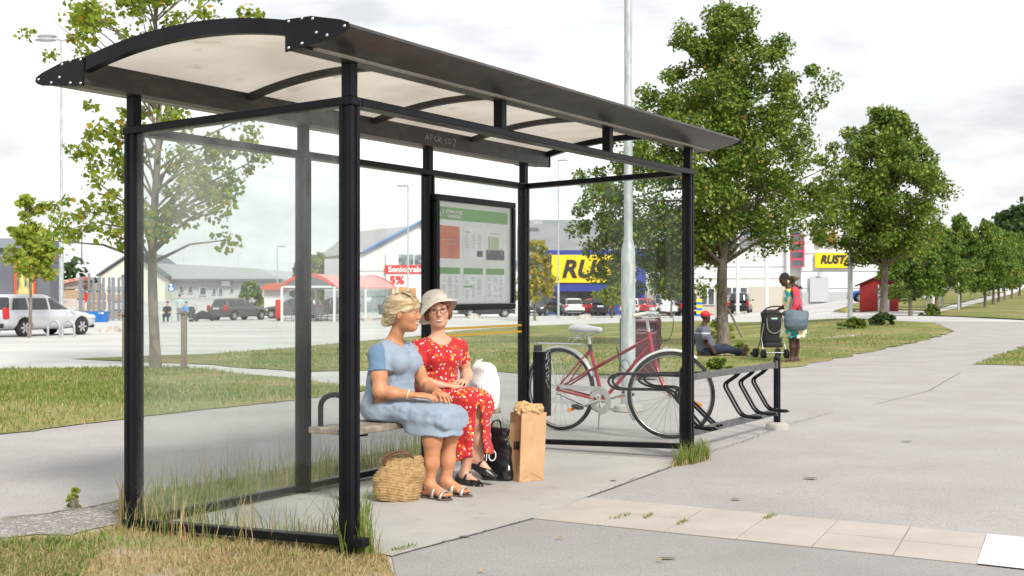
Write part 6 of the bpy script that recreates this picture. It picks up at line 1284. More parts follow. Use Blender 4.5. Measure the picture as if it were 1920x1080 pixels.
# ------------------------------------------------------------------ cars
M_cgl = mat('car glass', (.02, .026, .03), .06, spec=.9); M_hub = mat('wheel silver', (.5, .5, .52), .35, metal=.6); M_lred = mat('tail lamp red', (.45, .01, .015), .2); M_lwh = mat('head lamp', (.6, .62, .65), .1, spec=.8); M_trim = mat('black trim', (.02, .02, .022), .6); M_plate = mat('number plate', (.62, .62, .62), .5)
def car(name, label, kind='estate', col=(.5, .5, .52), h=.035, metal=.4, group='cars parked across the car park'):
    """local x forward, y to the car's left, z up"""
    M_p = mat('car paint %.2f %.2f %.2f' % col, col, .28, metal=metal, coat=.6)
    o = empty(name, (0, 0, 0), 0, label, 'car', group)
    L, W, H = dict(estate=(4.45, .87, 1.50), hatch=(4.1, .86, 1.46), suv=(4.6, .92, 1.68), van=(4.4, .9, 1.78))[kind]; xr, xf = -L/2, L/2; wb = L*.305; wr = .315 if kind != 'suv' else .35
    s = SDF((xr-.15, -1.05, .08), (xf+.15, 1.05, H+.1), h)
    bel = H*.60
    s.loft([(xr, 0, .60, W*.86, .20), (xr+.10, 0, .60, W*.96, .34), (xr+.5, 0, .60, W, .385), (-.2, 0, .585, W*1.0, .37), (xf-1.0, 0, .58, W*.99, .345), (xf-.35, 0, .545, W*.93, .28), (xf-.06, 0, .50, W*.78, .20), (xf, 0, .49, W*.62, .14)], axis=0, k=.03, p=3.6)
    gh = [(bel-.12, 0, 0, 0, 0)]
    tail = xr+(.06 if kind in ('estate', 'van') else .22); ws = xf-(.98 if kind == 'estate' else 1.08) if kind != 'van' else xf-.85
    g0 = [(bel-.08, (tail+ws)/2, 0, (ws-tail)/2, W*.93), (bel+.02, (tail+ws-.16)/2, 0, (ws-.16-tail)/2, W*.915), (H-.14, (tail+.22+ws-1.0)/2+.02, 0, (ws-1.0-tail-.2)/2, W*.755), (H-.02, (tail+.40+ws-1.20)/2, 0, (ws-1.2-tail-.4)/2, W*.66), (H, (tail+.6+ws-1.4)/2, 0, (ws-1.4-tail-.6)/2, W*.5)]
    s.loft(g0, k=.06, p=4.5)
    for x in (-wb, wb):
        for e in (-1, 1): s.cap((x, e*(W-.30), wr+.0), (x, e*(W+.2), wr), wr+.055, wr+.055, .02, 'sub')
    s.box((0, 0, .05), (L, 1.2, .16), .01, .02, op='sub')
    s.mesh('body', M_p, o)
    # glass: the cabin volume 8 mm proud, cut to each pane's outline
    def pane(nm, poly_fn):
        q = SDF((tail-.2, -1.0, bel-.02), (ws+.3, 1.0, H+.03), h*.8)
        q.loft([(z, a, b_, c_+h*.42, d_+h*.42) for z, a, b_, c_, d_ in g0], k=.06, p=4.5); X, Y, Z = q.ax[0][:, None, None], q.ax[1][None, :, None], q.ax[2][None, None, :]
        q.F = np.maximum(q.F, poly_fn(X, Y, Z)+0*q.F).astype(np.float32); q.mesh(nm, M_cgl, o)
    zt, zb2 = H-.13, bel+.045
    cab = lambda Z: (Z-zb2)/(zt-zb2)
    side = lambda X, Y, Z: np.maximum(np.maximum(zb2-Z, Z-zt), np.maximum((tail+.32+.16*cab(Z))-X, X-(ws-.22-.86*cab(Z))))
    cuts = [(tail+.32, tail+1.02), (tail+1.09, tail+1.95), (tail+2.02, ws)]
    for e in (-1, 1):
        for (a, b_) in cuts: pane('side_window', lambda X, Y, Z: np.maximum(side(X, Y, Z), np.maximum(np.maximum(a-X, X-b_), .35-e*Y)))
    pane('rear_window', lambda X, Y, Z: np.maximum(np.maximum(zb2-Z, Z-zt-.03), np.maximum(X-(tail+.25+.12*cab(Z)), np.abs(Y)-W*(.80-.12*cab(Z)))))
    pane('windscreen', lambda X, Y, Z: np.maximum(np.maximum(zb2-.02-Z, Z-zt-.02), np.maximum((ws-.16-.86*cab(Z))-X, np.abs(Y)-W*(.80-.12*cab(Z)))))
    for x in (-wb, wb):
        for e in (-1, 1):
            w0 = MB().lathe([(wr*.6, -.10), (wr*.9, -.11), (wr, -.08), (wr, .08), (wr*.9, .11), (wr*.62, .105)], (x, e*(W-.12), wr), 26, Matrix.Rotation(-e*PI/2, 3, 'X')).build('wheel', M_tyre, o, smooth=40)
            rm = MB().lathe([(0, .10), (.05, .10), (.06, .085), (.09, .07), (wr*.62, .07), (wr*.66, .105)], (x, e*(W-.12), wr), 26, Matrix.Rotation(-e*PI/2, 3, 'X')).build('rim', M_trim, w0, smooth=30)
            sp_ = MB()
            for k in range(6):
                a = k*PI/3; sp_.box((x+math.cos(a)*wr*.33, e*(W-.025), wr+math.sin(a)*wr*.33), (wr*.62, .025, .075), ry=-a)
            sp_.build('wheel_spokes', M_hub, w0)
    for e in (-1, 1):
        if kind in ('estate', 'van'): MB().box((xr+.085, e*(W*.88), .83), (.20, .17, .40), rz=e*.25, rx=e*.12).build('tail_light', M_lred, o, bevel=.04)
        else: MB().box((xr+.05, e*(W*.80), .82), (.14, .34, .16), rz=e*.2).build('tail_light', M_lred, o, bevel=.04)
        MB().box((xf-.22, e*W*.68, .66), (.30, .36, .13), rz=-e*.55, ry=.2).build('headlight', M_lwh, o, bevel=.05)
        MB().box((ws-.42, e*(W+.07), bel+.08), (.12, .2, .13)).build('door_mirror', M_p, o, bevel=.035)
    MB().box((xr-.012, 0, .80), (.02, .52, .115)).build('number_plate', M_plate, o); MB().box((xf-.005, 0, .42), (.02, .52, .115)).build('number_plate', M_plate, o)
    MB().box((xf-.05, 0, .60), (.06, .80, .12)).build('grille', M_trim, o, bevel=.02); MB().box((xf-.03, 0, .32), (.06, 1.2, .14)).build('lower_grille', M_trim, o, bevel=.02)
    MB().box((xr+.0, 0, .40), (.08, 1.45, .16)).build('bumper_insert', M_trim if col[0] > .3 else M_p, o, bevel=.03)
    return o
def put(c_, px, py, heading, dz=0):
    g = G(px, py); cap_ = 97 if 640 < px < 960 else 105
    if px > 640 and g.y > cap_: g = Vector((fx(px, cap_), cap_, zg(fx(px, cap_), cap_)))
    c_.location = g; c_.rotation_euler.z = heading; return c_
sv = car('parked_car', 'silver estate car with a tow bar parked at the far left', 'estate', (.56, .57, .60), .03); put(sv, 70, 629, math.atan2(.90, .43)); sv.scale = (1.0,)*3
MB().box((-2.215, .02, .80), (.012, .40, .075)).build('plate_letters', M_ph1, sv) if False else None
text('plate_lettering', 'XJM 507', .09, M_dk, frame((-2.240, 0, .80), (0, -1, 0), (0, 0, 1)), sv, width=.42, height=.075) if False else None
MB().tube([(-2.2, .0, .33), (-2.36, .0, .33), (-2.38, 0, .42)], .02, 6).lathe([(0, .03), (.03, 0), (0, -.03)], (-2.38, 0, .44), 10).build('tow_bar', M_dk, sv)
gy = car('parked_car', 'dark grey estate car driving away left of the cart shelter', 'estate', (.09, .085, .085), .035); put(gy, 448, 600, math.atan2(.87, .50))
far = dict(h=.06)
su = car('parked_car', 'black and white fronted car facing us, left of the yellow sign lamp', 'suv', (.03, .032, .035), .05); put(su, 1018, 586, math.radians(-112))
rd = car('parked_car', 'red hatchback beside the dark car under the yellow sign', 'hatch', (.40, .02, .025), .05, metal=.1); put(rd, 1100, 586, math.radians(158))
dk = car('parked_car', 'black van seen from behind right of the red hatchback', 'van', (.015, .016, .02), .05); put(dk, 1131, 586, math.radians(80))
wh = car('parked_car', 'white car facing us under the parking sign', 'hatch', (.62, .62, .62), .05, metal=0); put(wh, 1253, 587, math.radians(-95))
for src, px, py, hd_, lab in ((wh, 1190, 584, 70, 'white car half hidden behind the thick lamp column'), (rd, 1212, 580, 62, 'small red car right of the thick lamp column'), (dk, 1388, 576, 75, 'dark van seen from behind, beside the big trunk'), (wh, 1072, 583, 95, 'white car left of the red hatchback'), (wh, 862, 592, 10, 'white car behind the two women, below the case'), (dk, 912, 588, 8, 'dark car mostly hidden behind the timetable case'), (dk, 1280, 583, 100, 'black car mostly hidden right of the white car facing us'), (gy, 620, 594, 180, 'grey car inside the shade of the cart shelter'), (wh, 1268, 575, 170, 'pale van behind the parking sign'), (gy, 770, 597, 30, 'grey car behind the blonde woman'), (gy, 548, 597, 178, 'dark green car half hidden by the cart shelter')):
    put(setl(copy_tree(src), lab), px, py, math.radians(hd_))
bl_ = car('parked_car', 'blue car half hidden behind the left side of the shed', 'hatch', (.02, .09, .38), .06); bl_.location = (fx(1643, 92), 92, zg(fx(1643, 92), 92)); bl_.rotation_euler.z = math.radians(172)
c_ = setl(copy_tree(rd), 'red and white car front showing right of the shed'); c_.location = (fx(1694, 96), 96, zg(fx(1694, 96), 96)); c_.rotation_euler.z = math.radians(-105)
# ------------------------------------------------------------------ people far off by the disabled sign
def tiny(px, py, label, top, legs, sit=False, yaw=0):
    g = G(px, py); o = empty('person', g, yaw, label, 'person', 'people far off in the car park'); q = .02
    if sit:
        s = SDF((-.4, -.4, -.02), (.6, .4, 1.3), q); s.loft([(.4, 0, 0, .17, .14), (.7, 0, 0, .16, .12), (.9, 0, 0, .19, .11), (1.0, 0, 0, .09, .07)], k=.03); s.cap((0, 0, .98), (0, 0, 1.1), .055, .05, .03)
        head(s, (0, 0, 1.16), 2.8); 
        for e in (-1, 1): s.path([(e*.19, 0, .92), (e*.25, -.05, .68), (e*.12, -.2, .6)], [.055, .045, .03]); s.path([(e*.09, 0, .45), (e*.12, -.38, .48), (e*.12, -.36, .06)], [.09, .065, .04])
        s.mesh('body', M_skB, o); s = SDF((-.4, -.4, .35), (.4, .3, 1.05), q); s.loft([(.40, 0, 0, .19, .16), (.7, 0, 0, .18, .14), (.92, 0, 0, .2, .125), (1.0, 0, 0, .1, .09)], k=.03)
        for e in (-1, 1): s.cap((e*.18, 0, .9), (e*.24, -.04, .7), .075, .065)
        s.mesh('shirt', top, o); s = SDF((-.3, -.6, .0), (.3, .3, .6), q)
        for e in (-1, 1): s.path([(e*.09, 0, .45), (e*.12, -.38, .48), (e*.12, -.36, .10)], [.105, .08, .055])
        s.mesh('trousers', legs, o)
    else:
        s = SDF((-.4, -.35, -.02), (.4, .35, 1.8), q); s.loft([(.85, 0, 0, .15, .11), (1.05, 0, 0, .14, .11), (1.3, 0, 0, .18, .11), (1.42, 0, 0, .09, .07)], k=.03); s.cap((0, 0, 1.4), (0, 0, 1.5), .055, .05, .03); head(s, (0, 0, 1.6), 1.8)
        for e in (-1, 1): s.path([(e*.19, 0, 1.34), (e*.24, .02, 1.08), (e*.2, -.15, .9)], [.055, .045, .03]); s.path([(e*.08, 0, .85), (e*.10, -.03, .48), (e*.1, .02, .06)], [.09, .065, .045])
        s.mesh('body', M_skB, o); s = SDF((-.4, -.35, .8), (.4, .35, 1.45), q); s.loft([(.86, 0, 0, .17, .13), (1.05, 0, 0, .16, .13), (1.32, 0, 0, .2, .125), (1.42, 0, 0, .1, .09)], k=.03)
        for e in (-1, 1): s.cap((e*.18, 0, 1.32), (e*.24, .0, 1.1), .075, .065)
        s.mesh('shirt', top, o); s = SDF((-.3, -.3, .02), (.3, .3, .95), q)
        for e in (-1, 1): s.path([(e*.08, 0, .86), (e*.10, -.03, .48), (e*.1, .02, .1)], [.11, .08, .06])
        s.mesh('trousers', legs, o)
    s = SDF((-.15, -.15, 1.0), (.15, .15, 1.9), .015); zz = 1.16 if sit else 1.6; s.ell((0, .01, zz+.045), (.088, .1, .085)); s.mesh('hair', M_blackhair, o)
tiny(314, 605, 'person in a black shirt sitting low near the disabled sign', mat('black shirt', (.015, .015, .016), .8), M_jean, True)
tiny(337, 603, 'person in a pale shirt standing right of the disabled sign pole', mat('pale shirt', (.4, .5, .52), .8), mat('grey trousers', (.2, .22, .23), .8))
tiny(349, 603, 'person in a blue top bending over a dark pushchair in the car park', mat('blue top', (.08, .25, .5), .8), M_jean, True)
c_ = setl(copy_tree(PC), 'tiny dark pushchair beside the person in blue in the car park'); c_.location = G(360, 603.5); c_.rotation_euler.z = 1.2
g = G(383, 602); s = SDF((-1.2, -.4, 0), (1.2, .4, 1.1), .04); s.loft([(-.9, 0, .35, .25, .2), (-.2, 0, .55, .3, .38), (.4, 0, .45, .3, .3), (.95, 0, .3, .2, .15)], axis=0, p=2.5); o = empty('motor_scooter', g, 0, 'dark covered motor scooter parked left of the dark grey estate car', 'scooter', None, .75); s.mesh('scooter_body', M_pf, o)
for x in (-.7, .7): MB().lathe([(.1, -.06), (.28, -.06), (.28, .06), (.1, .06)], (x, 0, .28), 14, Matrix.Rotation(PI/2, 3, 'X')).build('wheel', M_tyre, o)
g = G(523, 601); o = empty('red_post_box', g, 0, 'slim red standing box at the left post of the cart shelter', 'box'); MB().box((0, 0, .75), (.42, .42, 1.3)).build('box_body', M_sred, o, bevel=.08); MB().box((0, 0, .05), (.25, .25, .12)).build('box_foot', M_trim, o)
# ------------------------------------------------------------------ trees
def leafmat(name, cols, trans=.38, rough=.55):
    m = bpy.data.materials.new(name); m.use_nodes = True; t = m.node_tree; b = t.nodes['Principled BSDF']; b.inputs['Roughness'].default_value = rough; b.inputs['Specular IOR Level'].default_value = .35
    ge = t.nodes.new('ShaderNodeNewGeometry'); r = t.nodes.new('ShaderNodeValToRGB'); r.color_ramp.interpolation = 'LINEAR'
    while len(r.color_ramp.elements) < len(cols): r.color_ramp.elements.new(.5)
    for e, (p, c_) in zip(r.color_ramp.elements, cols): e.position = p; e.color = c_+(1,)
    t.links.new(ge.outputs['Random Per Island'], r.inputs[0]); t.links.new(r.outputs[0], b.inputs['Base Color'])
    tr = t.nodes.new('ShaderNodeBsdfTranslucent'); ms = t.nodes.new('ShaderNodeMixShader'); ms.inputs[0].default_value = trans; t.links.new(r.outputs[0], tr.inputs[0])
    out = t.nodes['Material Output']; t.links.new(b.outputs[0], ms.inputs[1]); t.links.new(tr.outputs[0], ms.inputs[2]); t.links.new(ms.outputs[0], out.inputs[0]); return m
LF_lin = leafmat('linden leaf', [(0, (.055, .105, .012)), (.4, (.10, .165, .018)), (.72, (.17, .25, .028)), (.99, (.32, .38, .06)), (1, (.45, .16, .03))])
LF_yel = leafmat('yellowing leaf', [(0, (.14, .22, .02)), (.5, (.24, .32, .03)), (.95, (.36, .40, .05)), (1, (.60, .32, .03))], .55)
LF_lim = leafmat('lime leaf', [(0, (.20, .30, .03)), (.6, (.32, .40, .05)), (1, (.50, .45, .07))], .5)
LF_dk = leafmat('dark leaf', [(0, (.03, .06, .015)), (.6, (.05, .09, .02)), (1, (.08, .12, .03))], .3)
M_bark = mat('bark', (.13, .105, .08), .95, col2=(.21, .18, .145), scale=14, lo=.4, hi=.65, stretch=(1, 1, .35), bump=.8, bscale=40, col3=(.06, .05, .04), scale3=30, lo3=.55, hi3=.65)
M_barkp = mat('pale bark', (.23, .19, .15), .95, col2=(.13, .11, .09), scale=10, lo=.4, hi=.65, stretch=(1, 1, .4), bump=.8, bscale=40)
def leaves(name, cen, rad, n_per, size, m_, par, seed=0, flat=.75, zs=.8):
    rs = np.random.RandomState(seed); cen = np.array(cen); K = len(cen); rad = np.array(rad)
    idx = np.repeat(np.arange(K), n_per); n = len(idx)
    off = rs.normal(size=(n, 3)); off /= np.linalg.norm(off, axis=1)[:, None]+1e-9; off *= (rs.rand(n)**.45)[:, None]; off[:, 2] *= zs
    P = cen[idx]+off*rad[idx][:, None]
    nr = off*.7+rs.normal(size=(n, 3))*.6+np.array([0, 0, .5]); nr /= np.linalg.norm(nr, axis=1)[:, None]
    t = rs.normal(size=(n, 3)); t[:, 2] -= .5; t -= nr*(t*nr).sum(1)[:, None]; t /= np.linalg.norm(t, axis=1)[:, None]; b_ = np.cross(nr, t)
    sz = size*(.6+.75*rs.rand(n))[:, None]; dr = -nr*.16*sz
    V = np.stack([P-t*sz*.5, P-t*sz*.08+b_*sz*.42+dr, P+t*sz*.55+dr*.5, P-t*sz*.08-b_*sz*.42+dr], 1).reshape(-1, 3)
    Fc = (np.arange(n)*4)[:, None]+np.array([[0, 1, 2], [0, 2, 3]]).reshape(1, -1); Fc = Fc.reshape(-1)
    me = bpy.data.meshes.new(name); me.vertices.add(len(V)); me.vertices.foreach_set('co', V.ravel().astype(np.float32)); me.loops.add(len(Fc)); me.loops.foreach_set('vertex_index', Fc.astype(np.int32))
    me.polygons.add(len(Fc)//3); me.polygons.foreach_set('loop_start', np.arange(0, len(Fc), 3, dtype=np.int32)); me.polygons.foreach_set('loop_total', np.full(len(Fc)//3, 3, np.int32)); me.update(calc_edges=True); me.materials.append(m_)
    o = bpy.data.objects.new(name, me); C.collection.objects.link(o); o.parent = par; return o
def tree(loc, h, w, clear, label, leafm, seed=0, nclump=150, nleaf=80, size=.1, trunk=.16, prof=None, crad=.42, group=None, bark=None, lean=(0, 0), name='tree', cr_z=.8, inner=.35, off=None):
    """prof(t) -> relative crown radius for t 0 (bottom) .. 1 (top)"""
    rr = random.Random(seed); prof = prof or (lambda t: math.sin(PI*min(1, t*.86+.14))**.75*(1-.25*t))
    o = empty(name, loc, 0, label, 'tree', group); bark = bark or M_bark
    cen = []; rad = []; tries = 0
    while len(cen) < nclump and tries < nclump*20:
        tries += 1; t = rr.random()**.9; a = rr.uniform(0, 2*PI); lump = 1+.16*math.sin(3*a+seed)+.10*math.sin(5*a+7*t+seed)+.08*math.sin(9*t*PI+2*a)
        R_ = prof(t)*w/2*lump; q = rr.random()**.5 if rr.random() > inner else rr.random()
        if rr.random() > prof(t)+.15: continue
        r = R_*q; z = clear+(h-clear)*t; cr = crad*rr.uniform(.6, 1.2)*(1-.35*t)
        cen.append((r*math.cos(a)+lean[0]*t*h+(off(t) if off else 0), r*math.sin(a)+lean[1]*t*h, z-cr*.3)); rad.append(cr)
    tb = MB(); tx = lambda z: (lean[0]*z*.8+.04*math.sin(z*1.3+seed), lean[1]*z*.8+.04*math.cos(z*1.1+seed), z)
    zs = np.linspace(0, h*.9, 14); tb.tube([tx(z) for z in zs], [trunk*(1.25 if i == 0 else 1)*(1-.92*(z/(h*.9))**1.1)+.012 for i, z in enumerate(zs)], 10)
    for i in range(0, len(cen), max(1, len(cen)//70)):
        c_ = Vector(cen[i]); z0 = max(clear*.85, min(h*.85, c_.z-.45*math.hypot(c_.x, c_.y)-.2)); a = Vector(tx(z0)); mid = a.lerp(c_, .5)+Vector((0, 0, .12))
        r0 = trunk*.32*(1-z0/h)+.012; tb.tube([a, mid, c_], [r0, r0*.6, .008], 6)
    tb.build('trunk', bark, o, smooth=60)
    leaves('crown', cen, rad, nleaf, size, leafm, o, seed, zs=cr_z); return o
# the big linden behind the seated man
g = G(1356, 648); big = tree(g, 9.0, 6.3, 2.5, 'largest dark green tree, behind the seated man and the shelter end', LF_lin, 3, 420, 185, .088, .155, crad=.52, prof=lambda t: float(np.interp(t, [0, .07, .21, .31, .51, .70, .87, 1], [.45, .86, 1.0, .98, .90, .70, .42, .12])), inner=.3, off=lambda t: float(np.interp(t, [0, .1, .3, .5, .7, 1], [-.75, -.70, -.48, -.12, .08, .05])))
g = G(1657, 600); tree(g, g.y/F*396, g.y/F*250, g.y/F*116, 'second large green tree, above the red shed', LF_lin, 12, 280, 150, .13, .15, crad=.62, prof=lambda t: float(np.interp(t, [0, .08, .25, .40, .6, .8, .92, 1], [.42, .68, .98, 1.02, .92, .68, .42, .14])))
# near tree behind the dusty pane
g = G(289, 692); near = tree(g, 7.2, 3.7, 2.1, 'pale trunked tree with sparse yellow green leaves, seen through the dusty end pane', LF_yel, 21, 76, 56, .105, .078, crad=.36, bark=M_barkp, lean=(.01, 0), prof=lambda t: .55+.45*math.sin(PI*min(1, t*.8+.15)), inner=.2)
lf2 = []; rr = random.Random(77)
# overhanging side branches in the photograph: left cluster and the twigs above the roof
gx, gy_, gz = g
br = MB(); cen = []; rad = []
for (px, py, n_) in ((165, 285, 12), (145, 400, 10), (215, 330, 12), (130, 430, 5), (225, 250, 7), (215, 45, 10), (265, 15, 7), (160, 50, 6), (100, 40, 6), (330, 20, 5), (190, 20, 4), (120, 445, 4), (205, 390, 7), (420, 300, 9), (450, 270, 6), (330, 390, 9), (380, 340, 10), (250, 210, 6)):
    c0 = At(px, py, gy_+rr.uniform(-.6, .3))-Vector(g)
    for k in range(max(2, int(n_*.7))): cen.append(tuple(c0+Vector((rr.gauss(0, .20), rr.gauss(0, .25), rr.gauss(0, .20))))); rad.append(.17*rr.uniform(.7, 1.3))
    a = Vector((.01, 0, min(5.6, max(2.3, c0.z*.72)))); mid = a.lerp(c0, .55)+Vector((0, 0, .18)); br.tube([a, mid, c0], [.022, .014, .005], 5)
br.build('branch', M_barkp, near); leaves('outer_foliage', cen, rad, 30, .092, LF_yel, near, 9)
# low hanging left side of the largest tree
cen = []; rad = []; gB = Vector(big.location); br = MB(); rr = random.Random(15)
for (px, py, n_) in ((1100, 345, 3), (1095, 400, 4), (1130, 430, 5), (1160, 465, 5), (1190, 500, 4), (1230, 475, 6), (1265, 500, 5), (1240, 520, 3), (1290, 470, 5), (1150, 380, 4), (1200, 430, 5), (1170, 505, 3), (1290, 520, 3), (1500, 400, 3), (1130, 500, 2)):
    c0 = At(px, py, gB.y+rr.uniform(-1.2, .6))-gB
    for k in range(n_): cen.append(tuple(c0+Vector((rr.gauss(0, .22), rr.gauss(0, .3), rr.gauss(0, .2))))); rad.append(.34*rr.uniform(.7, 1.3))
    a = Vector((0, 0, min(4.5, max(2.6, c0.z+.4)))); br.tube([a, a.lerp(c0, .5)+Vector((0, 0, .15)), c0], [.04, .025, .008], 5)
br.build('branch', M_bark, big); leaves('outer_foliage', cen, rad, 130, .088, LF_lin, big, 19)
# slim young trees
g = G(55, 633); tree(g, g.y/F*272, g.y/F*112, g.y/F*118, 'slim young lime green tree in front of the silver car', LF_lim, 31, 62, 40, .17, .05, crad=.34, prof=lambda t: .95*(1-t)**.8+.16 if t > .2 else .6+1.5*t, bark=M_barkp)
g = G(1003, 601); tree(g, g.y/F*152, g.y/F*88, g.y/F*42, 'small yellow tree left of the yellow sign, behind the bicycle saddle', leafmat('golden leaf', [(0, (.25, .28, .03)), (.5, (.38, .36, .04)), (1, (.6, .38, .03))], .5), 41, 70, 50, .22, .07, crad=.5, prof=lambda t: (.6+1.5*t if t < .25 else .975*(1-t)**.7+.12))
g = G(1148, 596); tree(g, g.y/F*75, g.y/F*66, g.y/F*30, 'small round green tree in front of the blue wall', LF_yel, 43, 40, 50, .24, .06, crad=.5)
g = G(1258, 596); tree(g, g.y/F*116, g.y/F*70, g.y/F*44, 'small dark green tree beside the parking sign', LF_lin, 44, 60, 50, .25, .07, crad=.55)
g = G(1320, 590); tree(g, g.y/F*80, g.y/F*46, g.y/F*30, 'small pale green tree half hidden left of the big trunk', LF_yel, 45, 30, 50, .25, .06, crad=.5)
g = G(1487, 598); tree(g, g.y/F*82, g.y/F*38, g.y/F*20, 'thin reddish sapling behind the standing woman', leafmat('bronze leaf', [(0, (.10, .07, .04)), (1, (.2, .15, .07))]), 46, 26, 14, .2, .03, crad=.35)
def bush(px, py, w0, h0, m_, lab, seed, size=.18, n=40, name='bush', crk=1.0):
    g = G(px, py); sc = g.y/F; o = empty(name, g, 0, lab, 'bush'); rr = random.Random(seed); cen = []; rad = []
    for i in range(n):
        a = rr.uniform(0, 2*PI); r = rr.random()**.5; z = rr.random()**.8; q = math.sqrt(max(0, 1-z*z)); cen.append((r*q*math.cos(a)*w0*sc/2, r*q*math.sin(a)*w0*sc/2, z*h0*sc)); rad.append(min(w0, h0)*sc*.16*crk)
    st = MB()
    for i in range(0, n, 5): st.tube([(0, 0, 0), cen[i]], [.03, .01], 5)
    st.build('stems', M_bark, o); leaves('foliage', cen, rad, 40, size, m_, o, seed); return o
bush(470, 584, 52, 52, LF_lin, 'rounded green bush behind the dark grey estate car', 51, .3, 50)
bush(598, 590, 60, 110, LF_yel, 'tall pale willow like tree behind the cart shelter', 52, .35, 60, 'tree'); bush(560, 590, 40, 100, LF_dk, 'dark tree left behind the cart shelter roof', 53, .35, 30, 'tree')
bush(1600, 617, 62, 20, LF_lin, 'low weedy bush at the foot of the right hand lamp', 54, .10, 40); bush(1655, 611, 56, 24, LF_dk, 'low dark bush round the foot of the second large tree', 55, .11, 40); bush(1745, 592, 40, 20, LF_lin, 'clipped low bush by the avenue path', 56, .14, 36)
bush(1352, 640, 44, 46, LF_yel, 'tall pale weeds at the foot of the largest tree', 58, .07, 30); bush(1388, 664, 36, 20, LF_lin, 'small leafy weed at the seated man\'s feet', 59, .06, 30)
bush(1347, 694, 56, 22, LF_lin, 'low green weed on the lawn edge left of the pushchair', 60, .06, 30); bush(222, 596, 26, 40, LF_yel, 'yellow green shrub at the right end of the post fence', 61, .2, 20)
bush(1418, 668, 20, 14, LF_lin, 'tiny weed beside the pushchair wheel', 62, .05, 16)
# avenue up the hill: one tree, copied
AV = []
P_ = [(1706, 592, 165, 120), (1755, 588, 175, 120), (1801, 580, 180, 96), (1847, 578, 168, 92), (1862, 572, 150, 84), (1873, 568, 140, 78), (1884, 564, 132, 72), (1897, 560, 126, 66), (1912, 556, 122, 62)]
proto = None
for i, (px, py, hpx, wpx) in enumerate(P_):
    g = G(px, py); sc = g.y/F; lab = ['tree with yellow tinged crown next to the second large tree', 'avenue tree with a rough trunk right of the white poles', 'third tree of the avenue up the hill', 'avenue tree above the bend of the hill path', 'fifth avenue tree up the hill', 'sixth avenue tree up the hill', 'seventh avenue tree up the hill, close to the edge', 'small avenue tree near the right edge', 'last avenue tree, cut by the right edge'][i]
    if proto is None: proto = tree(g, 6.5, 4.6, 1.5, lab, leafmat('avenue leaf', [(0, (.06, .12, .018)), (.5, (.11, .19, .026)), (.9, (.20, .28, .04)), (1, (.34, .30, .05))]), 71, 150, 70, .21, .13, crad=.6, group='trees of the avenue up the hill', prof=lambda t: (.7+.3*min(1, t/.2)) if t < .35 else (1-((t-.35)/.65)**1.6)*.95+.05); t_ = proto
    else: t_ = setl(copy_tree(proto), lab)
    t_.location = g; k = hpx*sc/6.5; t_.scale = (wpx*sc/4.6, wpx*sc/4.6, k); t_.rotation_euler.z = i*1.9
# background wood beyond the hill
cen = []; rad = []; rr = random.Random(5)
for i in range(420):
    px = 1700+420*rr.random()**.9; t = (px-1700)/420; topy = 545-60-90*min(1, max(0, (px-1800)/90))-20*math.sin(px*.05); y = rr.uniform(topy, 560); d = rr.uniform(300, 330)
    p = At(px, y, d); cen.append(tuple(p)); rad.append(3.2*rr.uniform(.7, 1.3))
o = leaves('wood', cen, rad, 36, 1.7, LF_dk, None, 5); tag(o, 'dark far off wood closing the hill behind the avenue', 'wood', kind='stuff')
cen = []; rad = []
for i in range(160):
    px = -60+700*rr.random(); y = rr.uniform(520, 560) if rr.random() < .7 else rr.uniform(495, 530) if (100 < px < 160 or 395 < px < 420 or 505 < px < 530) else 550; p = At(px, y, 330); cen.append(tuple(p)); rad.append(3*rr.uniform(.6, 1.1))
o = leaves('wood', cen, rad, 26, 1.8, LF_dk, None, 8); tag(o, 'low dark far off wood behind the warehouse', 'wood', kind='stuff')
for (px, py, h0, lab) in ((1711, 560, 0, ''),): pass
for px, py, lab in ((1767, 578, 'thin pale bollard post along the avenue, left'), (1797, 583, 'thin grey post beside the avenue path'), (1740, 588, 'short white post in front of the avenue'), (1750, 585, 'white post right of the short white post')):
    g = G(px, py); o = empty('marker_post', g, 0, lab, 'post', 'thin posts beside the avenue path'); MB().lathe([(.07, 0), (.07, 1.5), (.05, 1.55), (0, 1.56)], (0, 0, 0), 10).build('pole', M_wpt if px in (1740, 1750) else M_galv, o)

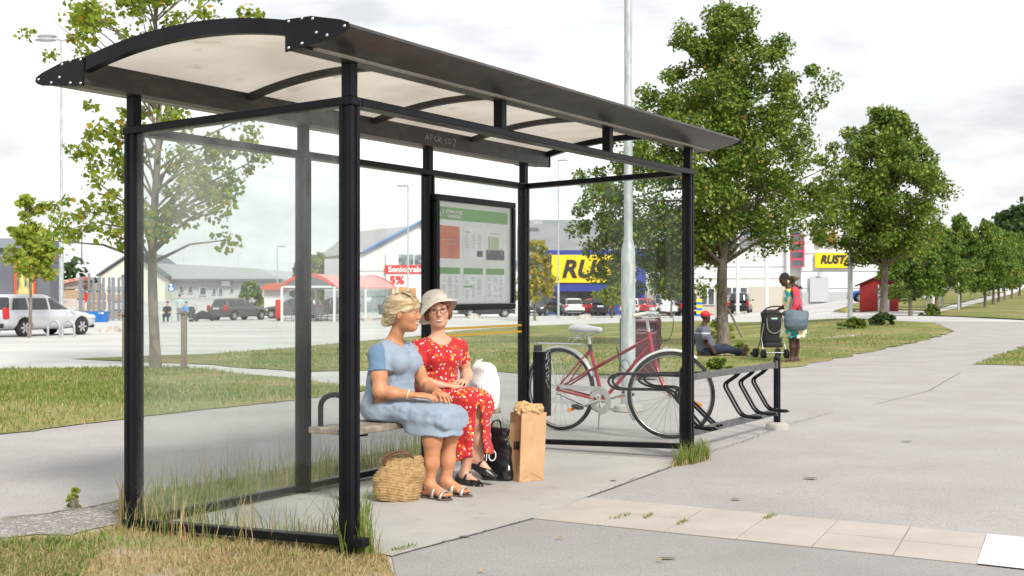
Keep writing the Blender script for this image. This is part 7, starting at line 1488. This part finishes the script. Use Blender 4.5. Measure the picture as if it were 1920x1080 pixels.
# ------------------------------------------------------------------ grass: real blades where it is near or tall
LF_gr = leafmat('green grass blade', [(0, (.10, .17, .025)), (.5, (.17, .24, .04)), (.8, (.27, .29, .08)), (1, (.40, .34, .16))], .35, .6)
LF_st = leafmat('straw grass blade', [(0, (.20, .21, .07)), (.3, (.38, .31, .14)), (.75, (.52, .41, .23)), (1, (.42, .22, .10))], .3, .6)
def inpoly(P, Q):
    r = np.zeros(len(P), bool); n = len(Q); x, y = P[:, 0], P[:, 1]
    for i in range(n):
        (x1, y1), (x2, y2) = Q[i], Q[(i+1) % n]; c_ = ((y1 > y) != (y2 > y)) & (x < (x2-x1)*(y-y1)/(y2-y1+1e-12)+x1); r ^= c_
    return r
def blades(name, polys, n, hmin, hmax, m_, label, seed, width=.004, dens=None, bend=.5, zoff=.008, clump=0, px=True):
    rs = np.random.RandomState(seed); out = []
    for poly in polys:
        Q = [tuple(G(*p)[:2]) if px else p for p in poly]; Qa = np.array(Q); lo, hi = Qa.min(0), Qa.max(0); P = np.zeros((0, 2)); k = int(n/len(polys))
        while len(P) < k:
            c_ = lo+(hi-lo)*rs.rand(k*2, 2)
            if dens is not None: c_ = c_[rs.rand(len(c_)) < dens(c_)]
            P = np.concatenate([P, c_[inpoly(c_, Q)]])
        out.append(P[:k])
    P = np.concatenate(out); n = len(P)
    if clump: P += 0
    th = rs.rand(n)*2*PI; h_ = hmin+(hmax-hmin)*rs.rand(n)**2; be = h_*bend*(rs.rand(n)*.9+.1)*(1+.0*n); di = np.stack([np.cos(th), np.sin(th)], 1); pe = np.stack([-np.sin(th+.4), np.cos(th+.4)], 1); wv = width*(.6+.8*rs.rand(n))[:, None]
    zb = np.array([zg(x, y) if y > 24 else 0 for x, y in P])+zoff-.006
    def pt(f_, bf, s_): return np.concatenate([P+di*(be*bf)[:, None]+pe*wv*s_, (zb+h_*f_)[:, None]], 1)
    V = np.stack([pt(0, 0, -1), pt(0, 0, 1), pt(.5, .28, .8), pt(.5, .28, -.8), pt(.96-.2*bend*.5, 1, 0)], 1).reshape(-1, 3); b0 = (np.arange(n)*5)[:, None]
    me = bpy.data.meshes.new(name); me.vertices.add(len(V)); me.vertices.foreach_set('co', V.ravel().astype(np.float32))
    lp = (b0+np.array([[0, 1, 2, 3, 3, 2, 4]])).ravel(); me.loops.add(len(lp)); me.loops.foreach_set('vertex_index', lp.astype(np.int32)); me.polygons.add(2*n)
    st = (np.arange(n)*7)[:, None]+np.array([[0, 4]]); me.polygons.foreach_set('loop_start', st.ravel().astype(np.int32)); me.polygons.foreach_set('loop_total', np.tile([4, 3], n).astype(np.int32)); me.update(calc_edges=True); me.materials.append(m_)
    o = bpy.data.objects.new(name, me); C.collection.objects.link(o); return tag(o, label, 'grass', kind='stuff')
def pn(P, f1, sd): return (np.sin(P[:, 0]*f1+sd)+np.sin(P[:, 1]*f1*1.3+sd*2)+np.sin((P[:, 0]+P[:, 1])*f1*.7+sd*3))/3
VER = [(150, 1016), (215, 990), (240, 955), (262, 938), (268, 990), (300, 1004), (640, 1030), (728, 1050), (738, 1085), (740, 1200), (-200, 1200), (-200, 1040), (0, 1022)]
strip = [(280, 924), (560, 884), (790, 838), (975, 808), (955, 834), (790, 868), (570, 922), (272, 984)]
blades('dry_grass', [VER], 34000, .012, .065, LF_st, 'short sun dried grass on the verge in front of the shelter', 1, .0018, dens=lambda P: np.clip(.55+.6*pn(P, 5, 1), .05, 1), bend=1.8)
blades('green_grass', [[(0, 1022), (120, 1012), (190, 1040), (150, 1090), (-50, 1200), (-200, 1200), (-200, 1040)]], 18000, .015, .05, LF_gr, 'patch of short green grass in the bottom left corner', 2, .003, bend=.9)
blades('green_grass', [VER], 4500, .02, .09, LF_gr, 'green tufts mixed in the dry verge', 3, .003, dens=lambda P: np.clip(pn(P, 3.1, 4)*1.4, .02, 1), bend=.9)
blades('tall_grass', [strip], 2600, .03, .22, LF_gr, 'tall grass growing along the back glass of the shelter', 4, .0026, bend=.45)
blades('tall_grass', [strip], 800, .06, .38, LF_st, 'dry stalks in the tall grass behind the shelter', 5, .002, bend=.3)
blades('tall_grass', [[(232, 975), (300, 985), (640, 1018), (700, 1030), (720, 1052), (640, 1040), (300, 1012), (236, 1000)]], 420, .05, .28, LF_gr, 'tall grass along the foot of the near end pane', 6, .0028, bend=.7)
blades('tall_grass', [[(232, 970), (300, 985), (640, 1018), (720, 1035), (720, 1052), (300, 1012), (236, 1000)]], 330, .08, .36, LF_st, 'dry stalks along the foot of the near end pane', 7, .0022, bend=.7)
blades('tall_grass', [[(640, 1010), (690, 1016), (700, 1050), (640, 1050)]], 320, .12, .36, LF_gr, 'green grass clump at the near front post', 8, .004, bend=.45)
blades('tall_grass', [[(225, 952), (262, 948), (270, 995), (225, 1000)]], 260, .12, .32, LF_st, 'dry grass clump at the left post', 9, .003, bend=.5)
blades('green_grass', [[(1282, 858), (1325, 852), (1332, 862), (1300, 872), (1262, 876)]], 900, .05, .20, LF_gr, 'grass tuft at the foot of the far front post', 10, .003, bend=.8)
blades('dry_grass', [[(1250, 880), (1290, 862), (1330, 858), (1340, 864), (1290, 874)]], 260, .02, .10, LF_st, 'dry grass at the foot of the far front post', 11, .003, bend=1)
for k, (px, py, w_) in enumerate(((1165, 973, 22), (1215, 972, 10), (1280, 983, 12), (1445, 972, 14), (755, 1032, 26))):
    blades('green_grass', [[(px-w_, py+3), (px+w_*.6, py-6), (px+w_, py-3), (px-w_*.4, py+6)]], 110, .01, .035, LF_gr, ['weed tuft in the second kerb flag joint', 'tiny weed tuft right of the first kerb weed', 'weed tuft in the middle kerb joint', 'weed tuft at the upper kerb joint', 'weed tuft at the slab edge by the near post'][k], 20+k, .003, bend=1)
LN1 = [(-60, 702), (0, 692), (200, 690), (340, 689), (400, 695), (560, 712), (700, 729), (640, 742), (320, 777), (0, 816), (-60, 826)]
LN2 = [(400, 664), (690, 640), (870, 621), (1000, 612), (1200, 606), (1440, 605), (1570, 600), (1790, 622), (1660, 655), (1480, 690), (1300, 698), (1180, 704), (1000, 702), (870, 692), (690, 695), (560, 698), (400, 684)]
blades('green_grass', [LN1], 16000, .025, .10, LF_gr, 'green grass of the lawn left of the shelter', 12, .006, dens=lambda P: np.clip(.35+1.0*pn(P, 1.1, 2), .06, 1), bend=.8)
blades('dry_grass', [LN1], 5000, .02, .08, LF_st, 'dry grass of the lawn left of the shelter', 13, .005, bend=.9)
blades('green_grass', [LN2], 30000, .03, .09, LF_gr, 'green grass of the lawn behind the shelter', 14, .010, dens=lambda P: np.clip(.4+1.0*pn(P, .5, 2), .08, 1), bend=.8)
blades('dry_grass', [LN2], 16000, .03, .08, LF_st, 'dry grass of the lawn behind the shelter', 15, .010, bend=.9)
blades('green_grass', [[(1822, 684), (1930, 648), (2000, 650), (2000, 688)]], 2500, .03, .08, LF_gr, 'grass wedge at the right edge', 16, .008, bend=.8)
bush(140, 956, 34, 40, LF_lim, 'small bright green weed at the path edge, bottom left', 63, .016, 26, crk=.7)
bush(1290, 640, 30, 14, LF_lin, 'small weed in the lawn left of the seated man', 64, .05, 14)
# fallen leaves
rr = random.Random(9); lv_ = MB()
M_fall = mat('fallen leaf', (.50, .22, .05), .7, col2=(.45, .32, .08), scale=2)
for k, (px, py) in enumerate(((10, 1040), (130, 945), (905, 1078), (690, 1052), (1050, 1015), (50, 760), (160, 800), (1240, 1058))):
    g = G(px, py); a = rr.uniform(0, 6); c_, s_ = math.cos(a), math.sin(a); z = g.z+.02
    m_ = MB(); m_.add([(g.x+c_*.02, g.y+s_*.02, z), (g.x-s_*.014, g.y+c_*.014, z+.006), (g.x-c_*.022, g.y-s_*.022, z+.002), (g.x+s_*.014, g.y-c_*.014, z+.007)], [(0, 1, 2, 3)]); o = m_.build('fallen_leaf', M_fall); tag(o, ['fallen leaf at the left edge on the green verge', 'fallen leaf on the path edge by the weed', 'fallen leaf on the near road, lower middle', 'fallen leaf at the foot of the near post', 'fallen leaf just below the kerb flags', 'fallen leaf at the far left on the lawn', 'fallen leaf on the lawn edge, left', 'fallen leaf on the road right of the others'][k], 'leaf', 'fallen leaves on the ground')
